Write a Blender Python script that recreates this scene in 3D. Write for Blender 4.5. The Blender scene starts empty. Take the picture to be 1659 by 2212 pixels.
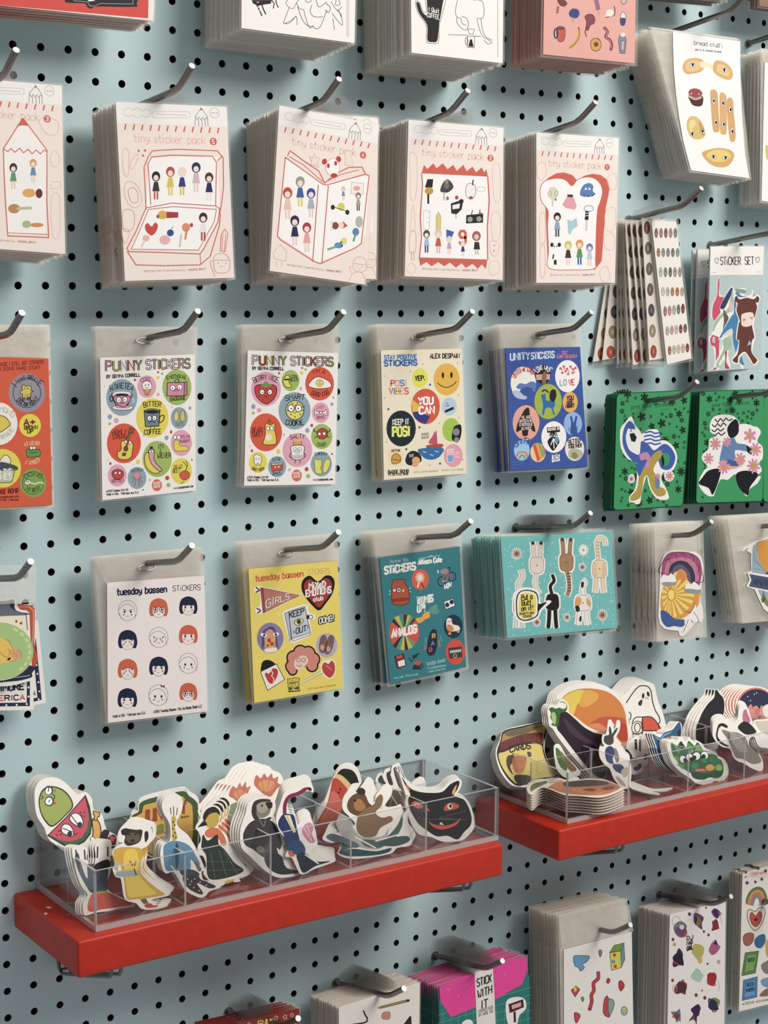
import bpy, math, random
from mathutils import Vector, Matrix
random.seed(7)
S = bpy.context.scene
C = S.collection
# ------------------------------------------------------------------ camera
# measured from the one-inch grid of holes in the board: board = plane y=0, x right, z up
FPX = 3631.47
ROT = ((0.8225361, -0.5686802, 0.0060944), (-0.0697387, -0.1114933, -0.9913152), (0.5644208, 0.8149675, -0.1313663))
CAM = Vector((-0.6258548, -1.3893469, 0.0241641))
cd = bpy.data.cameras.new('camera'); cam = bpy.data.objects.new('camera', cd); C.objects.link(cam)
cd.sensor_fit = 'VERTICAL'; cd.sensor_height = 24.0; cd.lens = FPX / 2212 * 24.0
cd.clip_start = 0.05
R0, R1, R2 = (Vector(r) for r in ROT)
M = Matrix((R0, -R1, -R2)).transposed().to_4x4(); M.translation = CAM
cam.matrix_world = M
S.camera = cam
# ------------------------------------------------------------------ world, lights, exposure
S.view_settings.view_transform = 'Standard'; S.view_settings.look = 'None'
S.view_settings.gamma = 1.0; S.view_settings.use_curve_mapping = False
S.view_settings.exposure = 0.1
S.cycles.transparent_max_bounces = 48
W = bpy.data.worlds.new('shop'); S.world = W; W.use_nodes = True
bg = W.node_tree.nodes['Background']; bg.inputs[0].default_value = (0.88, 0.90, 0.92, 1); bg.inputs[1].default_value = 0.34
def area(name, loc, target, size, power, col):
    l = bpy.data.lights.new(name, 'AREA'); l.shape = 'RECTANGLE'; l.size = size[0]; l.size_y = size[1]
    l.energy = power; l.color = col
    o = bpy.data.objects.new(name, l); C.objects.link(o); o.location = loc
    o.rotation_euler = (Vector(target) - Vector(loc)).to_track_quat('-Z', 'Y').to_euler()
    return o
area('ceiling_light', (1.35, -2.35, 1.75), (0.40, 0, 0.05), (1.45, 1.3), 74, (1.0, 0.965, 0.915))
area('ceiling_light_overhead', (0.9, -1.1, 2.3), (0.45, 0, -0.2), (2.2, 0.8), 15, (1.0, 0.96, 0.92))
# ------------------------------------------------------------------ helpers
def tag(o, label=None, cat=None, group=None, kind=None):
    if label: o['label'] = label
    if cat: o['category'] = cat
    if group: o['group'] = group
    if kind: o['kind'] = kind
    return o
def lin(c):
    return c / 12.92 if c <= 0.04045 else ((c + 0.055) / 1.055) ** 2.4
_cc = {}
def col(h):
    if h not in _cc:
        s = ''.join(c * 2 for c in h) if len(h) == 3 else h
        r, g, b = (lin(int(s[k:k + 2], 16) / 255) for k in (0, 2, 4)); y = 0.3 * r + 0.6 * g + 0.1 * b
        _cc[h] = tuple(v * 0.88 + y * 0.12 for v in (r, g, b)) + (1.0,)
    return _cc[h]
def ray(px, py):
    return R0 * ((px - 829.5) / FPX) + R1 * ((py - 1106) / FPX) + R2
class Surf:
    """plane through the place: depth in front of the board d = a + b*x + c*z"""
    def __init__(s, d, b=0.0, c=0.0, ref=(0, 0), curl=0.0):
        s.b, s.c, s.curl = b, c, curl
        s.a = d; s.x0, s.z0 = ref
    def at(s, px, py, lift=0.0):
        v = ray(px, py); d = s.a
        for _ in range(8 if s.curl else 3):
            t = (-d - CAM.y) / v.y; p = CAM + v * t
            d = s.a + s.b * (p.x - s.x0) + s.c * (p.z - s.z0) + s.curl * (p.z - s.z0) ** 2
        den = v.y + s.b * v.x + s.c * v.z
        if not s.curl:
            t = (-s.a - CAM.y - s.b * (CAM.x - s.x0) - s.c * (CAM.z - s.z0)) / den; p = CAM + v * t
        n = Vector((-s.b, -1, -s.c)).normalized()
        return p + n * lift
def flat(d): return Surf(d)
def lean(pt, dt, pb, db, b=0.0, curl=0.0):
    """plane through a top pixel at depth dt and a bottom pixel at depth db"""
    T = flat(dt).at(*pt); B = flat(db).at(*pb)
    c = (dt - db - b * (T.x - B.x)) / (T.z - B.z)
    return Surf(db, b, c, (B.x, B.z), curl)
class MB:
    def __init__(s): s.v = []; s.f = []; s.c = []; s.m = []; s.sm = []
    def face(s, pts, c='fff', m=0, smooth=False):
        n = len(s.v); s.v += [tuple(p) for p in pts]; s.f.append(tuple(range(n, n + len(pts)))); s.c.append(col(c)); s.m.append(m); s.sm.append(smooth)
    def grid(s, vs, fs, c='fff', m=0, smooth=False):
        n = len(s.v); s.v += [tuple(p) for p in vs]
        for f in fs:
            s.f.append(tuple(n + k for k in f)); s.c.append(col(c)); s.m.append(m); s.sm.append(smooth)
    def box(s, lo, hi, c='fff', m=0):
        x0, y0, z0 = lo; x1, y1, z1 = hi
        s.grid([(x0, y0, z0), (x1, y0, z0), (x1, y1, z0), (x0, y1, z0), (x0, y0, z1), (x1, y0, z1), (x1, y1, z1), (x0, y1, z1)],
               [(3, 2, 1, 0), (4, 5, 6, 7), (0, 1, 5, 4), (1, 2, 6, 5), (2, 3, 7, 6), (3, 0, 4, 7)], c, m)
    def tube(s, pts, r, n=10, c='fff', m=0):
        pts = [Vector(p) for p in pts]; vs = []; fs = []
        up = Vector((0.3, 0.1, 1)).normalized(); prev = None
        for k, p in enumerate(pts):
            a = pts[max(k - 1, 0)]; b = pts[min(k + 1, len(pts) - 1)]
            t = (b - a).normalized()
            if prev is None:
                u = t.cross(up).normalized()
            else:
                u = (prev - t * prev.dot(t)).normalized()
            prev = u; w = t.cross(u)
            rr = r[k] if isinstance(r, (list, tuple)) else r
            for q in range(n):
                an = 2 * math.pi * q / n
                vs.append(p + (u * math.cos(an) + w * math.sin(an)) * rr)
        for k in range(len(pts) - 1):
            for q in range(n):
                fs.append((k * n + q, k * n + (q + 1) % n, (k + 1) * n + (q + 1) % n, (k + 1) * n + q))
        s.grid(vs, fs, c, m, True)
        s.face([vs[q] for q in range(n)][::-1], c, m); s.face([vs[len(vs) - n + q] for q in range(n)], c, m)
    def build(s, name, mats, parent=None, origin=(0, 0, 0), world=True):
        o0 = Vector(origin)
        me = bpy.data.meshes.new(name)
        me.from_pydata([tuple(Vector(v) - o0) for v in s.v], [], s.f)
        for mm in (mats if isinstance(mats, (list, tuple)) else [mats]): me.materials.append(mm)
        me.polygons.foreach_set('material_index', s.m); me.polygons.foreach_set('use_smooth', s.sm)
        ca = me.color_attributes.new('print', 'BYTE_COLOR', 'CORNER')
        buf = []
        for f, c in zip(s.f, s.c): buf += list(c) * len(f)
        ca.data.foreach_set('color', buf)
        me.update()
        ob = bpy.data.objects.new(name, me); C.objects.link(ob)
        if parent is not None: ob.parent = parent
        ob.location = o0 if parent is None else (0, 0, 0)
        return ob
# ------------------------------------------------------------------ materials
def mat(name, build):
    m = bpy.data.materials.new(name); m.use_nodes = True; nt = m.node_tree
    for n in list(nt.nodes): nt.nodes.remove(n)
    out = nt.nodes.new('ShaderNodeOutputMaterial')
    nt.links.new(build(nt), out.inputs[0]); return m
def pbsdf(nt, c=(0.8, 0.8, 0.8, 1), rough=0.5, metal=0.0, coat=0.0, spec=0.5):
    b = nt.nodes.new('ShaderNodeBsdfPrincipled')
    b.inputs['Base Color'].default_value = c; b.inputs['Roughness'].default_value = rough
    b.inputs['Metallic'].default_value = metal; b.inputs['Coat Weight'].default_value = coat
    b.inputs['Coat Roughness'].default_value = 0.15; b.inputs['Specular IOR Level'].default_value = spec
    return b
def noise(nt, scale, detail=3):
    tc = nt.nodes.new('ShaderNodeTexCoord'); n = nt.nodes.new('ShaderNodeTexNoise')
    n.inputs['Scale'].default_value = scale; n.inputs['Detail'].default_value = detail
    nt.links.new(tc.outputs['Object'], n.inputs['Vector']); return n
def bump(nt, b, src, strength, dist):
    bp = nt.nodes.new('ShaderNodeBump'); bp.inputs['Strength'].default_value = strength; bp.inputs['Distance'].default_value = dist
    nt.links.new(src, bp.inputs['Height']); nt.links.new(bp.outputs[0], b.inputs['Normal'])
def ramp(nt, src, a, b, lo=0.3, hi=0.7):
    r = nt.nodes.new('ShaderNodeValToRGB'); r.color_ramp.elements[0].color = a; r.color_ramp.elements[1].color = b
    r.color_ramp.elements[0].position = lo; r.color_ramp.elements[1].position = hi
    nt.links.new(src, r.inputs[0]); return r.outputs[0]
def m_paper(nt):
    b = pbsdf(nt, rough=0.55, spec=0.25); a = nt.nodes.new('ShaderNodeVertexColor'); a.layer_name = 'print'
    n = noise(nt, 900, 2); mx = nt.nodes.new('ShaderNodeMix'); mx.data_type = 'RGBA'; mx.blend_type = 'MULTIPLY'
    mx.inputs[0].default_value = 0.10
    nt.links.new(a.outputs[0], mx.inputs[6]); nt.links.new(n.outputs[0], mx.inputs[7])
    nt.links.new(mx.outputs[2], b.inputs['Base Color']); return b.outputs[0]
PAPER = mat('printed_paper', m_paper)
def m_vinyl(nt):
    b = pbsdf(nt, rough=0.4, coat=0.15, spec=0.4); a = nt.nodes.new('ShaderNodeVertexColor'); a.layer_name = 'print'
    nt.links.new(a.outputs[0], b.inputs['Base Color']); return b.outputs[0]
VINYL = mat('printed_vinyl', m_vinyl)
def film(name, c, fac, rough=0.3, sp=0.6):
    def f(nt):
        t = nt.nodes.new('ShaderNodeBsdfTransparent'); b = pbsdf(nt, c, rough, spec=sp)
        n = noise(nt, 60, 2); mr = nt.nodes.new('ShaderNodeMapRange')
        mr.inputs[3].default_value = fac * 0.7; mr.inputs[4].default_value = fac * 1.3
        nt.links.new(n.outputs[0], mr.inputs[0])
        bump(nt, b, n.outputs[0], 0.5, 0.004)
        m = nt.nodes.new('ShaderNodeMixShader'); nt.links.new(mr.outputs[0], m.inputs[0])
        nt.links.new(t.outputs[0], m.inputs[1]); nt.links.new(b.outputs[0], m.inputs[2]); return m.outputs[0]
    return mat(name, f)
FILM = film('clear_plastic_film', (0.78, 0.73, 0.65, 1), 0.20)
FILM2 = film('milky_plastic_film', (0.82, 0.765, 0.67, 1), 0.42)
TABF = film('shade_tinted_tab', (0.30, 0.285, 0.27, 1), 0.12, 0.6, 0.15)  # translucent tab film, grey tint paints in the shade beneath it
TABD = film('deep_shade_tinted_tab', (0.10, 0.095, 0.085, 1), 0.24, 0.6, 0.15)  # same tab film, near-black tint paints deeper shade between stacked tabs
def m_board(nt):
    b = pbsdf(nt, rough=0.42, spec=0.35); n = noise(nt, 3.0, 4)
    nt.links.new(ramp(nt, n.outputs[0], (0.495, 0.64, 0.655, 1), (0.525, 0.665, 0.68, 1)), b.inputs['Base Color'])
    n2 = noise(nt, 260, 3); bump(nt, b, n2.outputs[0], 0.12, 0.0006); return b.outputs[0]
BOARD = mat('pale_blue_painted_hardboard', m_board)
def simple(name, c, rough=0.5, metal=0.0, bsc=0, bst=0.2, var=0.0, spec=0.5):
    def f(nt):
        b = pbsdf(nt, c, rough, metal, spec=spec)
        if bsc:
            n = noise(nt, bsc, 4); bump(nt, b, n.outputs[0], bst, 0.0008)
            if var:
                k = 1 - var
                nt.links.new(ramp(nt, n.outputs[0], (c[0] * k, c[1] * k, c[2] * k, 1), c), b.inputs['Base Color'])
        return b.outputs[0]
    return mat(name, f)
HOLE = simple('raw_brown_hardboard', (0.045, 0.028, 0.02, 1), 0.9, bsc=300)
DARK = simple('dark_wall_cavity', (0.006, 0.006, 0.007, 1), 0.95)
RED = simple('red_painted_wood', (0.52, 0.025, 0.009, 1), 0.45, bsc=90, bst=0.35, var=0.12, spec=0.4)
CHIP = simple('bare_primer_chip', (0.75, 0.6, 0.5, 1), 0.6)
STEEL = simple('zinc_plated_steel_wire', (0.22, 0.205, 0.19, 1), 0.32, 0.85, bsc=200, bst=0.1)
STEELT = simple('cut_wire_end', (0.70, 0.68, 0.65, 1), 0.4, 0.5)
def m_acr(nt):
    t = nt.nodes.new('ShaderNodeBsdfTransparent'); t.inputs[0].default_value = (0.94, 0.94, 0.94, 1)
    g = nt.nodes.new('ShaderNodeBsdfGlossy'); g.inputs['Roughness'].default_value = 0.08
    lw = nt.nodes.new('ShaderNodeLayerWeight'); lw.inputs[0].default_value = 0.5
    pw = nt.nodes.new('ShaderNodeMath'); pw.operation = 'POWER'; pw.inputs[1].default_value = 3.5; nt.links.new(lw.outputs['Facing'], pw.inputs[0])
    sc = nt.nodes.new('ShaderNodeMath'); sc.operation = 'MULTIPLY_ADD'; sc.inputs[1].default_value = 0.5; sc.inputs[2].default_value = 0.03; nt.links.new(pw.outputs[0], sc.inputs[0])
    m = nt.nodes.new('ShaderNodeMixShader'); nt.links.new(sc.outputs[0], m.inputs[0])
    nt.links.new(t.outputs[0], m.inputs[1]); nt.links.new(g.outputs[0], m.inputs[2]); return m.outputs[0]
ACR = mat('clear_acrylic', m_acr)
def m_acre(nt):
    t = nt.nodes.new('ShaderNodeBsdfTransparent'); b = pbsdf(nt, (0.52, 0.49, 0.47, 1), 0.15, spec=0.8)
    m = nt.nodes.new('ShaderNodeMixShader'); m.inputs[0].default_value = 0.78
    nt.links.new(t.outputs[0], m.inputs[1]); nt.links.new(b.outputs[0], m.inputs[2]); return m.outputs[0]
ACRE = mat('acrylic_cut_edge', m_acre)
def m_green(nt):
    t = nt.nodes.new('ShaderNodeBsdfTransparent'); t.inputs[0].default_value = (0.05, 0.45, 0.2, 1)
    b = pbsdf(nt, (0.012, 0.16, 0.06, 1), 0.18, spec=0.6)
    m = nt.nodes.new('ShaderNodeMixShader'); m.inputs[0].default_value = 0.8
    nt.links.new(t.outputs[0], m.inputs[1]); nt.links.new(b.outputs[0], m.inputs[2]); return m.outputs[0]
GREEN = mat('green_translucent_plastic', m_green)
# ------------------------------------------------------------------ the setting: pegboard wall
IN = 0.0254
def pegboard():
    b = MB(); r = 0.0035; n = 12
    i0, i1, j0, j1 = -10, 50, -20, 40
    T = 0.005
    for i in range(i0, i1):
        for j in range(j0, j1):
            cx, cz = i * IN, -j * IN; h = IN / 2
            ring = []; sq = []
            for k in range(n):
                a = 2 * math.pi * (k + 0.5) / n; ca, sa = math.cos(a), math.sin(a)
                ring.append((cx + r * ca, cz + r * sa))
                q = h / max(abs(ca), abs(sa)); sq.append((cx + q * ca, cz + q * sa))
            # corner vertices are inserted where the square turns
            base = len(b.v)
            vs = [(x, 0, z) for x, z in ring] + [(x, 0, z) for x, z in sq] + [(x, T, z) for x, z in ring]
            vs += [(cx + sx * h, 0, cz + sz * h) for sx, sz in ((1, 1), (-1, 1), (-1, -1), (1, -1))]
            fs = []
            for k in range(n):
                k2 = (k + 1) % n
                a0 = (k + 0.5) / n * 4; a1 = (k + 1.5) / n * 4
                cr = None
                for q in range(4):
                    if a0 < q + 0.5 < a1: cr = q
                if cr is None: fs.append((k, n + k, n + k2, k2))
                else: fs.append((k, n + k, 3 * n + cr, n + k2, k2))
            b.grid(vs, fs, 'fff', 0)
            b.grid([vs[k] for k in range(n)] + [vs[2 * n + k] for k in range(n)], [(k, (k + 1) % n, n + (k + 1) % n, n + k) for k in range(n)], 'fff', 1)
    tag(b.build('wall_back', [BOARD, HOLE]), kind='structure', label='pale blue painted pegboard wall with a grid of round holes')
    w = MB(); w.box((-0.6, 0.016, -1.3), (1.6, 0.03, 0.9))
    tag(w.build('wall_backing', DARK), kind='structure', label='dark wall behind the pegboard')
pegboard()
# ------------------------------------------------------------------ pegboard hooks
def hook(i, j, label, tip=None, L=0.096, rise=0.0125, tz=0.0165, td=0.024, dx=0.0):
    """straight wire out of a hole, end bent up"""
    b = MB(); r = 0.0029
    P = [(0, 0.012, 0.012), (0, 0.009, 0.004), (0, 0.004, 0.0005), (0, 0, 0), (0, -0.02, rise * 0.2), (dx * 0.5, -0.05, rise * 0.52), (dx * .9, -L + 0.008, rise * 0.9),
         (dx, -L, rise + 0.0012), (dx, -L - 0.006, rise + 0.0046), (dx, -L - td, rise + tz)]
    b.tube(P, r, 12)
    o = b.build('pegboard_hook', STEEL); o.location = (i * IN, 0, -j * IN)
    t = MB(); d = Vector((0, -td + 0.006, tz - 0.0046)).normalized(); e = Vector(P[-1])
    t.tube([e, e + d * 0.0006], r * 0.97, 12); t.build('cut_end', STEELT, o)
    c = MB(); c.tube([(0, -0.0002, 0), (0, -0.0022, 0.0003)], 0.0046, 14); c.build('collar', STEEL, o)
    tag(o, label, 'hook', 'chrome pegboard hooks')
    return o
# ------------------------------------------------------------------ stroke lettering
FONT = {
'A': '00 26 40;12 32', 'B': '00 06 36 45 44 33 03;33 42 41 30 00', 'C': '45 36 16 05 01 10 30 41', 'D': '00 06 26 44 42 20 00', 'E': '46 06 00 40;03 33',
'F': '46 06 00;03 33', 'G': '45 36 16 05 01 10 30 41 43 23', 'H': '06 00;46 40;03 43', 'I': '26 20', 'J': '46 41 30 10 01', 'K': '06 00;46 02;14 40', 'L': '06 00 40',
'M': '00 06 23 46 40', 'N': '00 06 40 46', 'O': '16 05 01 10 30 41 45 36 16', 'P': '00 06 36 45 44 33 03', 'Q': '16 05 01 10 30 41 45 36 16;22 40', 'R': '00 06 36 45 44 33 03;23 40',
'S': '45 36 16 05 04 13 33 42 41 30 10 01', 'T': '06 46;26 20', 'U': '06 01 10 30 41 46', 'V': '06 20 46', 'W': '06 10 24 30 46', 'X': '06 40;46 00', 'Y': '06 23 46;23 20', 'Z': '06 46 00 40',
'a': '34 14 03 01 10 20 32;34 30', 'b': '06 00 20 31 33 24 04', 'c': '33 24 14 03 01 10 20 31', 'd': '36 30 10 01 03 14 34', 'e': '02 32 33 24 14 03 01 10 30', 'f': '36 26 15 10;03 33',
'g': '34 14 03 02 11 31;34 30 29 19 08', 'h': '06 00;03 14 24 33 30', 'i': '14 10;16 16', 'j': '24 20 19 08;26 26', 'k': '06 00;34 02;12 30', 'l': '16 11 20', 'm': '04 00;03 14 23 20;23 34 43 40',
'n': '04 00;03 14 24 33 30', 'o': '14 03 01 10 20 31 33 24 14', 'p': '04 09;04 24 33 31 20 00', 'q': '39 34 14 03 01 10 30', 'r': '04 00;03 14 34', 's': '33 24 14 03 12 22 31 20 10 01', 't': '16 11 20 30;04 34',
'u': '04 01 10 20 31 34;31 40', 'v': '04 10 34', 'w': '04 10 23 30 44', 'x': '04 30;34 00', 'y': '04 11 31;34 30 19 09', 'z': '04 34 00 30',
'0': '16 05 01 10 30 41 45 36 16', '1': '15 26 20', '2': '05 16 36 45 44 00 40', '3': '05 16 36 45 44 23 42 41 30 10 01', '4': '30 36 02 42', '5': '46 06 03 33 42 41 30 00', '6': '46 16 04 01 10 30 41 42 33 03',
'8': '23 05 16 36 45 23 01 10 30 41 23', '9': '01 10 30 41 45 36 16 05 04 13 43', '.': '10 11', ',': '11 00', '!': '26 22;20 20', "'": '26 24', '+': '21 25;03 43', ':': '21 21;24 24', '-': '13 33', '&': '40 15 26 35 01 10 20 42',
'@': '33 23 22 33 44 24 02 10 30', '|': '27 2:', '*': '25 21;04 42;02 44', '?': '05 16 36 45 44 22;20 20', '(': '36 14 12 30', ')': '16 34 32 10', '=': '02 32;04 34', '_': '00 40'}
WID = {'I': 1.4, 'i': 1.6, 'l': 1.9, '.': 1.4, ',': 1.4, "'": 1.2, '!': 1.4, ' ': 2.4, 't': 2.6, 'f': 2.8, 'r': 3, 'j': 2.4, ':': 1.4, '|': 1, 'M': 4.6, 'm': 4.3, 'w': 4.3, 'W': 4.6, '1': 2.4}
def smooth(P, closed=False, n=5):
    out = []; N = len(P)
    if N < 3: return P
    for k in range(N if closed else N - 1):
        g = (lambda q: P[q % N]) if closed else (lambda q: P[min(max(q, 0), N - 1)])
        p0, p1, p2, p3 = g(k - 1), g(k), g(k + 1), g(k + 2)
        for q in range(n):
            t = q / n
            out.append(tuple(0.5 * (2 * p1[a] + (p2[a] - p0[a]) * t + (2 * p0[a] - 5 * p1[a] + 4 * p2[a] - p3[a]) * t * t + (3 * p1[a] - p0[a] - 3 * p2[a] + p3[a]) * t ** 3) for a in (0, 1)))
    if not closed: out.append(P[-1])
    return out
class Art:
    """flat printed shapes laid on one sheet; coordinates are pixels of one view of the sheet (scale k, origin ox,oy)"""
    def __init__(s, mb, surf, view, start=1):
        s.mb, s.surf = mb, surf; s.k, s.ox, s.oy = view; s.n = start; s.hold = False; s.boxes = [(-1e6, -1e6, 1e6, 1e6, start - 1)] if start > 1 else []
    def P(s, x, y): return s.surf.at(x / s.k + s.ox, y / s.k + s.oy, 0.00002 + s.n * 1.0e-5)
    def layer(s, pts, m=0.0):
        """each printed shape lies one thin layer above the shapes it overlaps"""
        if s.hold: return
        xs = [p[0] for p in pts]; ys = [p[1] for p in pts]
        b = (min(xs) - m, min(ys) - m, max(xs) + m, max(ys) + m); n = 0
        for q in s.boxes:
            if q[4] > n and q[0] < b[2] and q[2] > b[0] and q[1] < b[3] and q[3] > b[1]: n = q[4]
        s.n = n + 1; s.boxes.append(b + (s.n,))
    def poly(s, pts, c): s.layer(pts); s.mb.face([s.P(*p) for p in pts], c)
    def stroke(s, pts, w, c, closed=False):
        h = w / 2; s.layer(pts, h)
        if len(pts) == 1 or (len(pts) == 2 and pts[0] == pts[1]):
            x, y = pts[0]; s.mb.face([s.P(x + h * math.cos(a * 1.0472), y + h * math.sin(a * 1.0472)) for a in range(6)], c); return
        N = len(pts); L = []; R = []
        for k in range(N):
            a = pts[k - 1] if (k > 0 or closed) else pts[k]; b = pts[(k + 1) % N] if (k < N - 1 or closed) else pts[k]
            p = pts[k]
            d1 = (p[0] - a[0], p[1] - a[1]); d2 = (b[0] - p[0], b[1] - p[1])
            l1 = math.hypot(*d1) or 1e-9; l2 = math.hypot(*d2) or 1e-9
            if a == p: d1, l1 = d2, l2
            if b == p: d2, l2 = d1, l1
            n1 = (-d1[1] / l1, d1[0] / l1); n2 = (-d2[1] / l2, d2[0] / l2)
            m = (n1[0] + n2[0], n1[1] + n2[1]); q = math.hypot(*m)
            if q < 0.3: m = n1; sc = 1
            else:
                m = (m[0] / q, m[1] / q); sc = min(1.6, 1 / max(0.3, m[0] * n1[0] + m[1] * n1[1]))
            ex = 0
            if not closed and k in (0, N - 1): ex = 0.35 * h * (-1 if k == 0 else 1)
            px = p[0] + ex * d1[0] / l1; py = p[1] + ex * d1[1] / l1
            L.append(s.P(px + m[0] * h * sc, py + m[1] * h * sc)); R.append(s.P(px - m[0] * h * sc, py - m[1] * h * sc))
        vs = L + R; fs = [(k, k + 1, N + k + 1, N + k) for k in range(N - 1)]
        if closed: fs.append((N - 1, 0, N, 2 * N - 1))
        s.mb.grid(vs, fs, c)
    def ell(s, x, y, rx, ry, c, rot=0, n=None):
        if n is None: n = 8 if max(rx, ry) < 5 else (12 if max(rx, ry) < 12 else 24)
        cr, sr = math.cos(math.radians(rot)), math.sin(math.radians(rot))
        s.poly([(x + rx * math.cos(a) * cr - ry * math.sin(a) * sr, y + rx * math.cos(a) * sr + ry * math.sin(a) * cr) for a in (2 * math.pi * q / n for q in range(n))], c)
    def text(s, c, w, h, a, b, sag, txt, c2=None, w2=0, cols=None):
        tot = sum(WID.get(ch, 3.4 if ch.islower() else 4.0) + 1.25 for ch in txt) - 1.25
        L = math.hypot(b[0] - a[0], b[1] - a[1]); u = L / tot; pos = 0
        sh = h / 6.0
        for pas in ((1, 0) if c2 else (0,)):
            pos = 0; s.layer([a, b, (a[0], a[1] - h - max(sag, 0)), (b[0], b[1] - h), (a[0], a[1] - min(sag, 0))], 2); s.hold = True
            for q, ch in enumerate(txt):
                wd = WID.get(ch, 3.4 if ch.islower() else 4.0); base = 3.0 if ch.islower() and ch not in 'mw' else 4.0
                for st in FONT.get(ch, '').split(';') if ch != ' ' else []:
                    pts = []
                    for t in st.split():
                        gx = int(t[0]); gy = int(t[1]) if t[1].isdigit() else 7
                        if ch in 'gjpqy' and t[1] in '789': gy = {'9': -1.3, '8': -1.6, '7': -1}[t[1]]
                        if ch in 'I': gx = 0.7
                        elif ch in "il.,!':1": gx = gx * 0.8 - 0.4
                        X = pos + gx / base * (wd if ch not in "Iil.,!':1" else base)
                        tt = X * u / L; d = 4 * sag * tt * (1 - tt); sl = 4 * sag * (1 - 2 * tt) / L
                        ux, uy = (b[0] - a[0]) / L, (b[1] - a[1]) / L
                        bx = a[0] + (b[0] - a[0]) * tt; by = a[1] + (b[1] - a[1]) * tt - d
                        pts.append((bx - sl * gy * sh, by - gy * sh))
                    if pas: s.stroke(pts, w2, c2)
                    else: s.stroke(pts, w, cols[q % len(cols)] if cols else c)
                pos += wd + 1.25
            s.hold = False
    def run(s, src):
        for ln in src.strip().splitlines():
            t = ln.split()
            if not t: continue
            k = t[0]
            f = lambda q: float(t[q])
            pts = lambda q: [tuple(float(v) for v in p.split(',')) for p in t[q:]]
            if k == 'e': s.ell(f(2), f(3), f(4), f(5), t[1], f(6) if len(t) > 6 else 0)
            elif k == 'E':   # fill, outline, width, x y rx ry
                w = f(3); rot = f(8) if len(t) > 8 else 0
                s.ell(f(4), f(5), f(6) + w / 2, f(7) + w / 2, t[2], rot); s.ell(f(4), f(5), f(6) - w / 2, f(7) - w / 2, t[1], rot)
            elif k == 'O':   # ring
                x, y, rx, ry = f(3), f(4), f(5), f(6); n = 10 if rx < 10 else 24
                s.stroke([(x + rx * math.cos(2 * math.pi * q / n), y + ry * math.sin(2 * math.pi * q / n)) for q in range(n)], f(2), t[1], True)
            elif k == 'g': s.poly(pts(2), t[1])
            elif k == 'G': s.poly(smooth(pts(2), True, 4), t[1])
            elif k == 'H': q = smooth(pts(4), True, 4); s.poly(q, t[1]); s.stroke(q, f(3), t[2], True)      # smooth fill + outline
            elif k == 'h': q = pts(4); s.poly(q, t[1]); s.stroke(q, f(3), t[2], True)                         # straight fill + outline
            elif k == 'l': s.stroke(pts(3), f(2), t[1])
            elif k == 'L': s.stroke(smooth(pts(3), False, 4), f(2), t[1])
            elif k == 'o': s.stroke(smooth(pts(3), True, 4), f(2), t[1], True)
            elif k == 'd':                                                                                    # dots: colour radius points
                for p in pts(3): s.ell(p[0], p[1], f(2), f(2) * 1.1, t[1], 0, 8)
            elif k == 't':   # t colour width height x,y x,y sag TEXT
                a, b = pts_(t[4]), pts_(t[5]); s.text(t[1], f(2), f(3), a, b, f(6), ' '.join(t[7:]))
            elif k == 'T':   # outlined: fill colours (a/b/c), fill width, outline colour, outline width, height, a, b, sag, TEXT
                cs = t[1].split('/'); s.text(cs[0], f(2), f(5), pts_(t[6]), pts_(t[7]), f(8), ' '.join(t[9:]), t[3], f(4), cs)
            elif k == 'f':   # flower: petal colour, centre colour, x y r petals
                x, y, r, n = f(3), f(4), f(5), int(t[6])
                q = []
                for a in range(n * 4):
                    rr = r * (0.45, 0.85, 1.0, 0.85)[a % 4]; an = 2 * math.pi * a / (n * 4)
                    q.append((x + rr * 0.88 * math.cos(an), y + rr * math.sin(an)))
                s.poly(q, t[1]); s.ell(x, y, r * 0.28, r * 0.32, t[2], 0, 8)
            else: raise ValueError(ln)
def pts_(p): a, b = p.split(','); return (float(a), float(b))
VA = (2.9625, 0, 0); VB = (2.765, 500, 0); VC = (2.765, 1059, 0); VD = (2.9625, 0, 620); VE = (2.9625, 480, 620); VF = (2.517, 1000, 500)
VG = (2.9625, 0, 1100); VH = (2.9625, 480, 1100); VI = (2.517, 1000, 1080); VJ = (2.9625, 0, 1600); VK = (2.765, 500, 1600); VM = (2.517, 1000, 1440); VN = (2.517, 1000, 1780)
V1 = (1, 0, 0)
def px(view, pts): return [(x / view[0] + view[1], y / view[0] + view[2]) for x, y in pts]
def parse(s): return [tuple(float(v) for v in p.split(',')) for p in s.split()]
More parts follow.
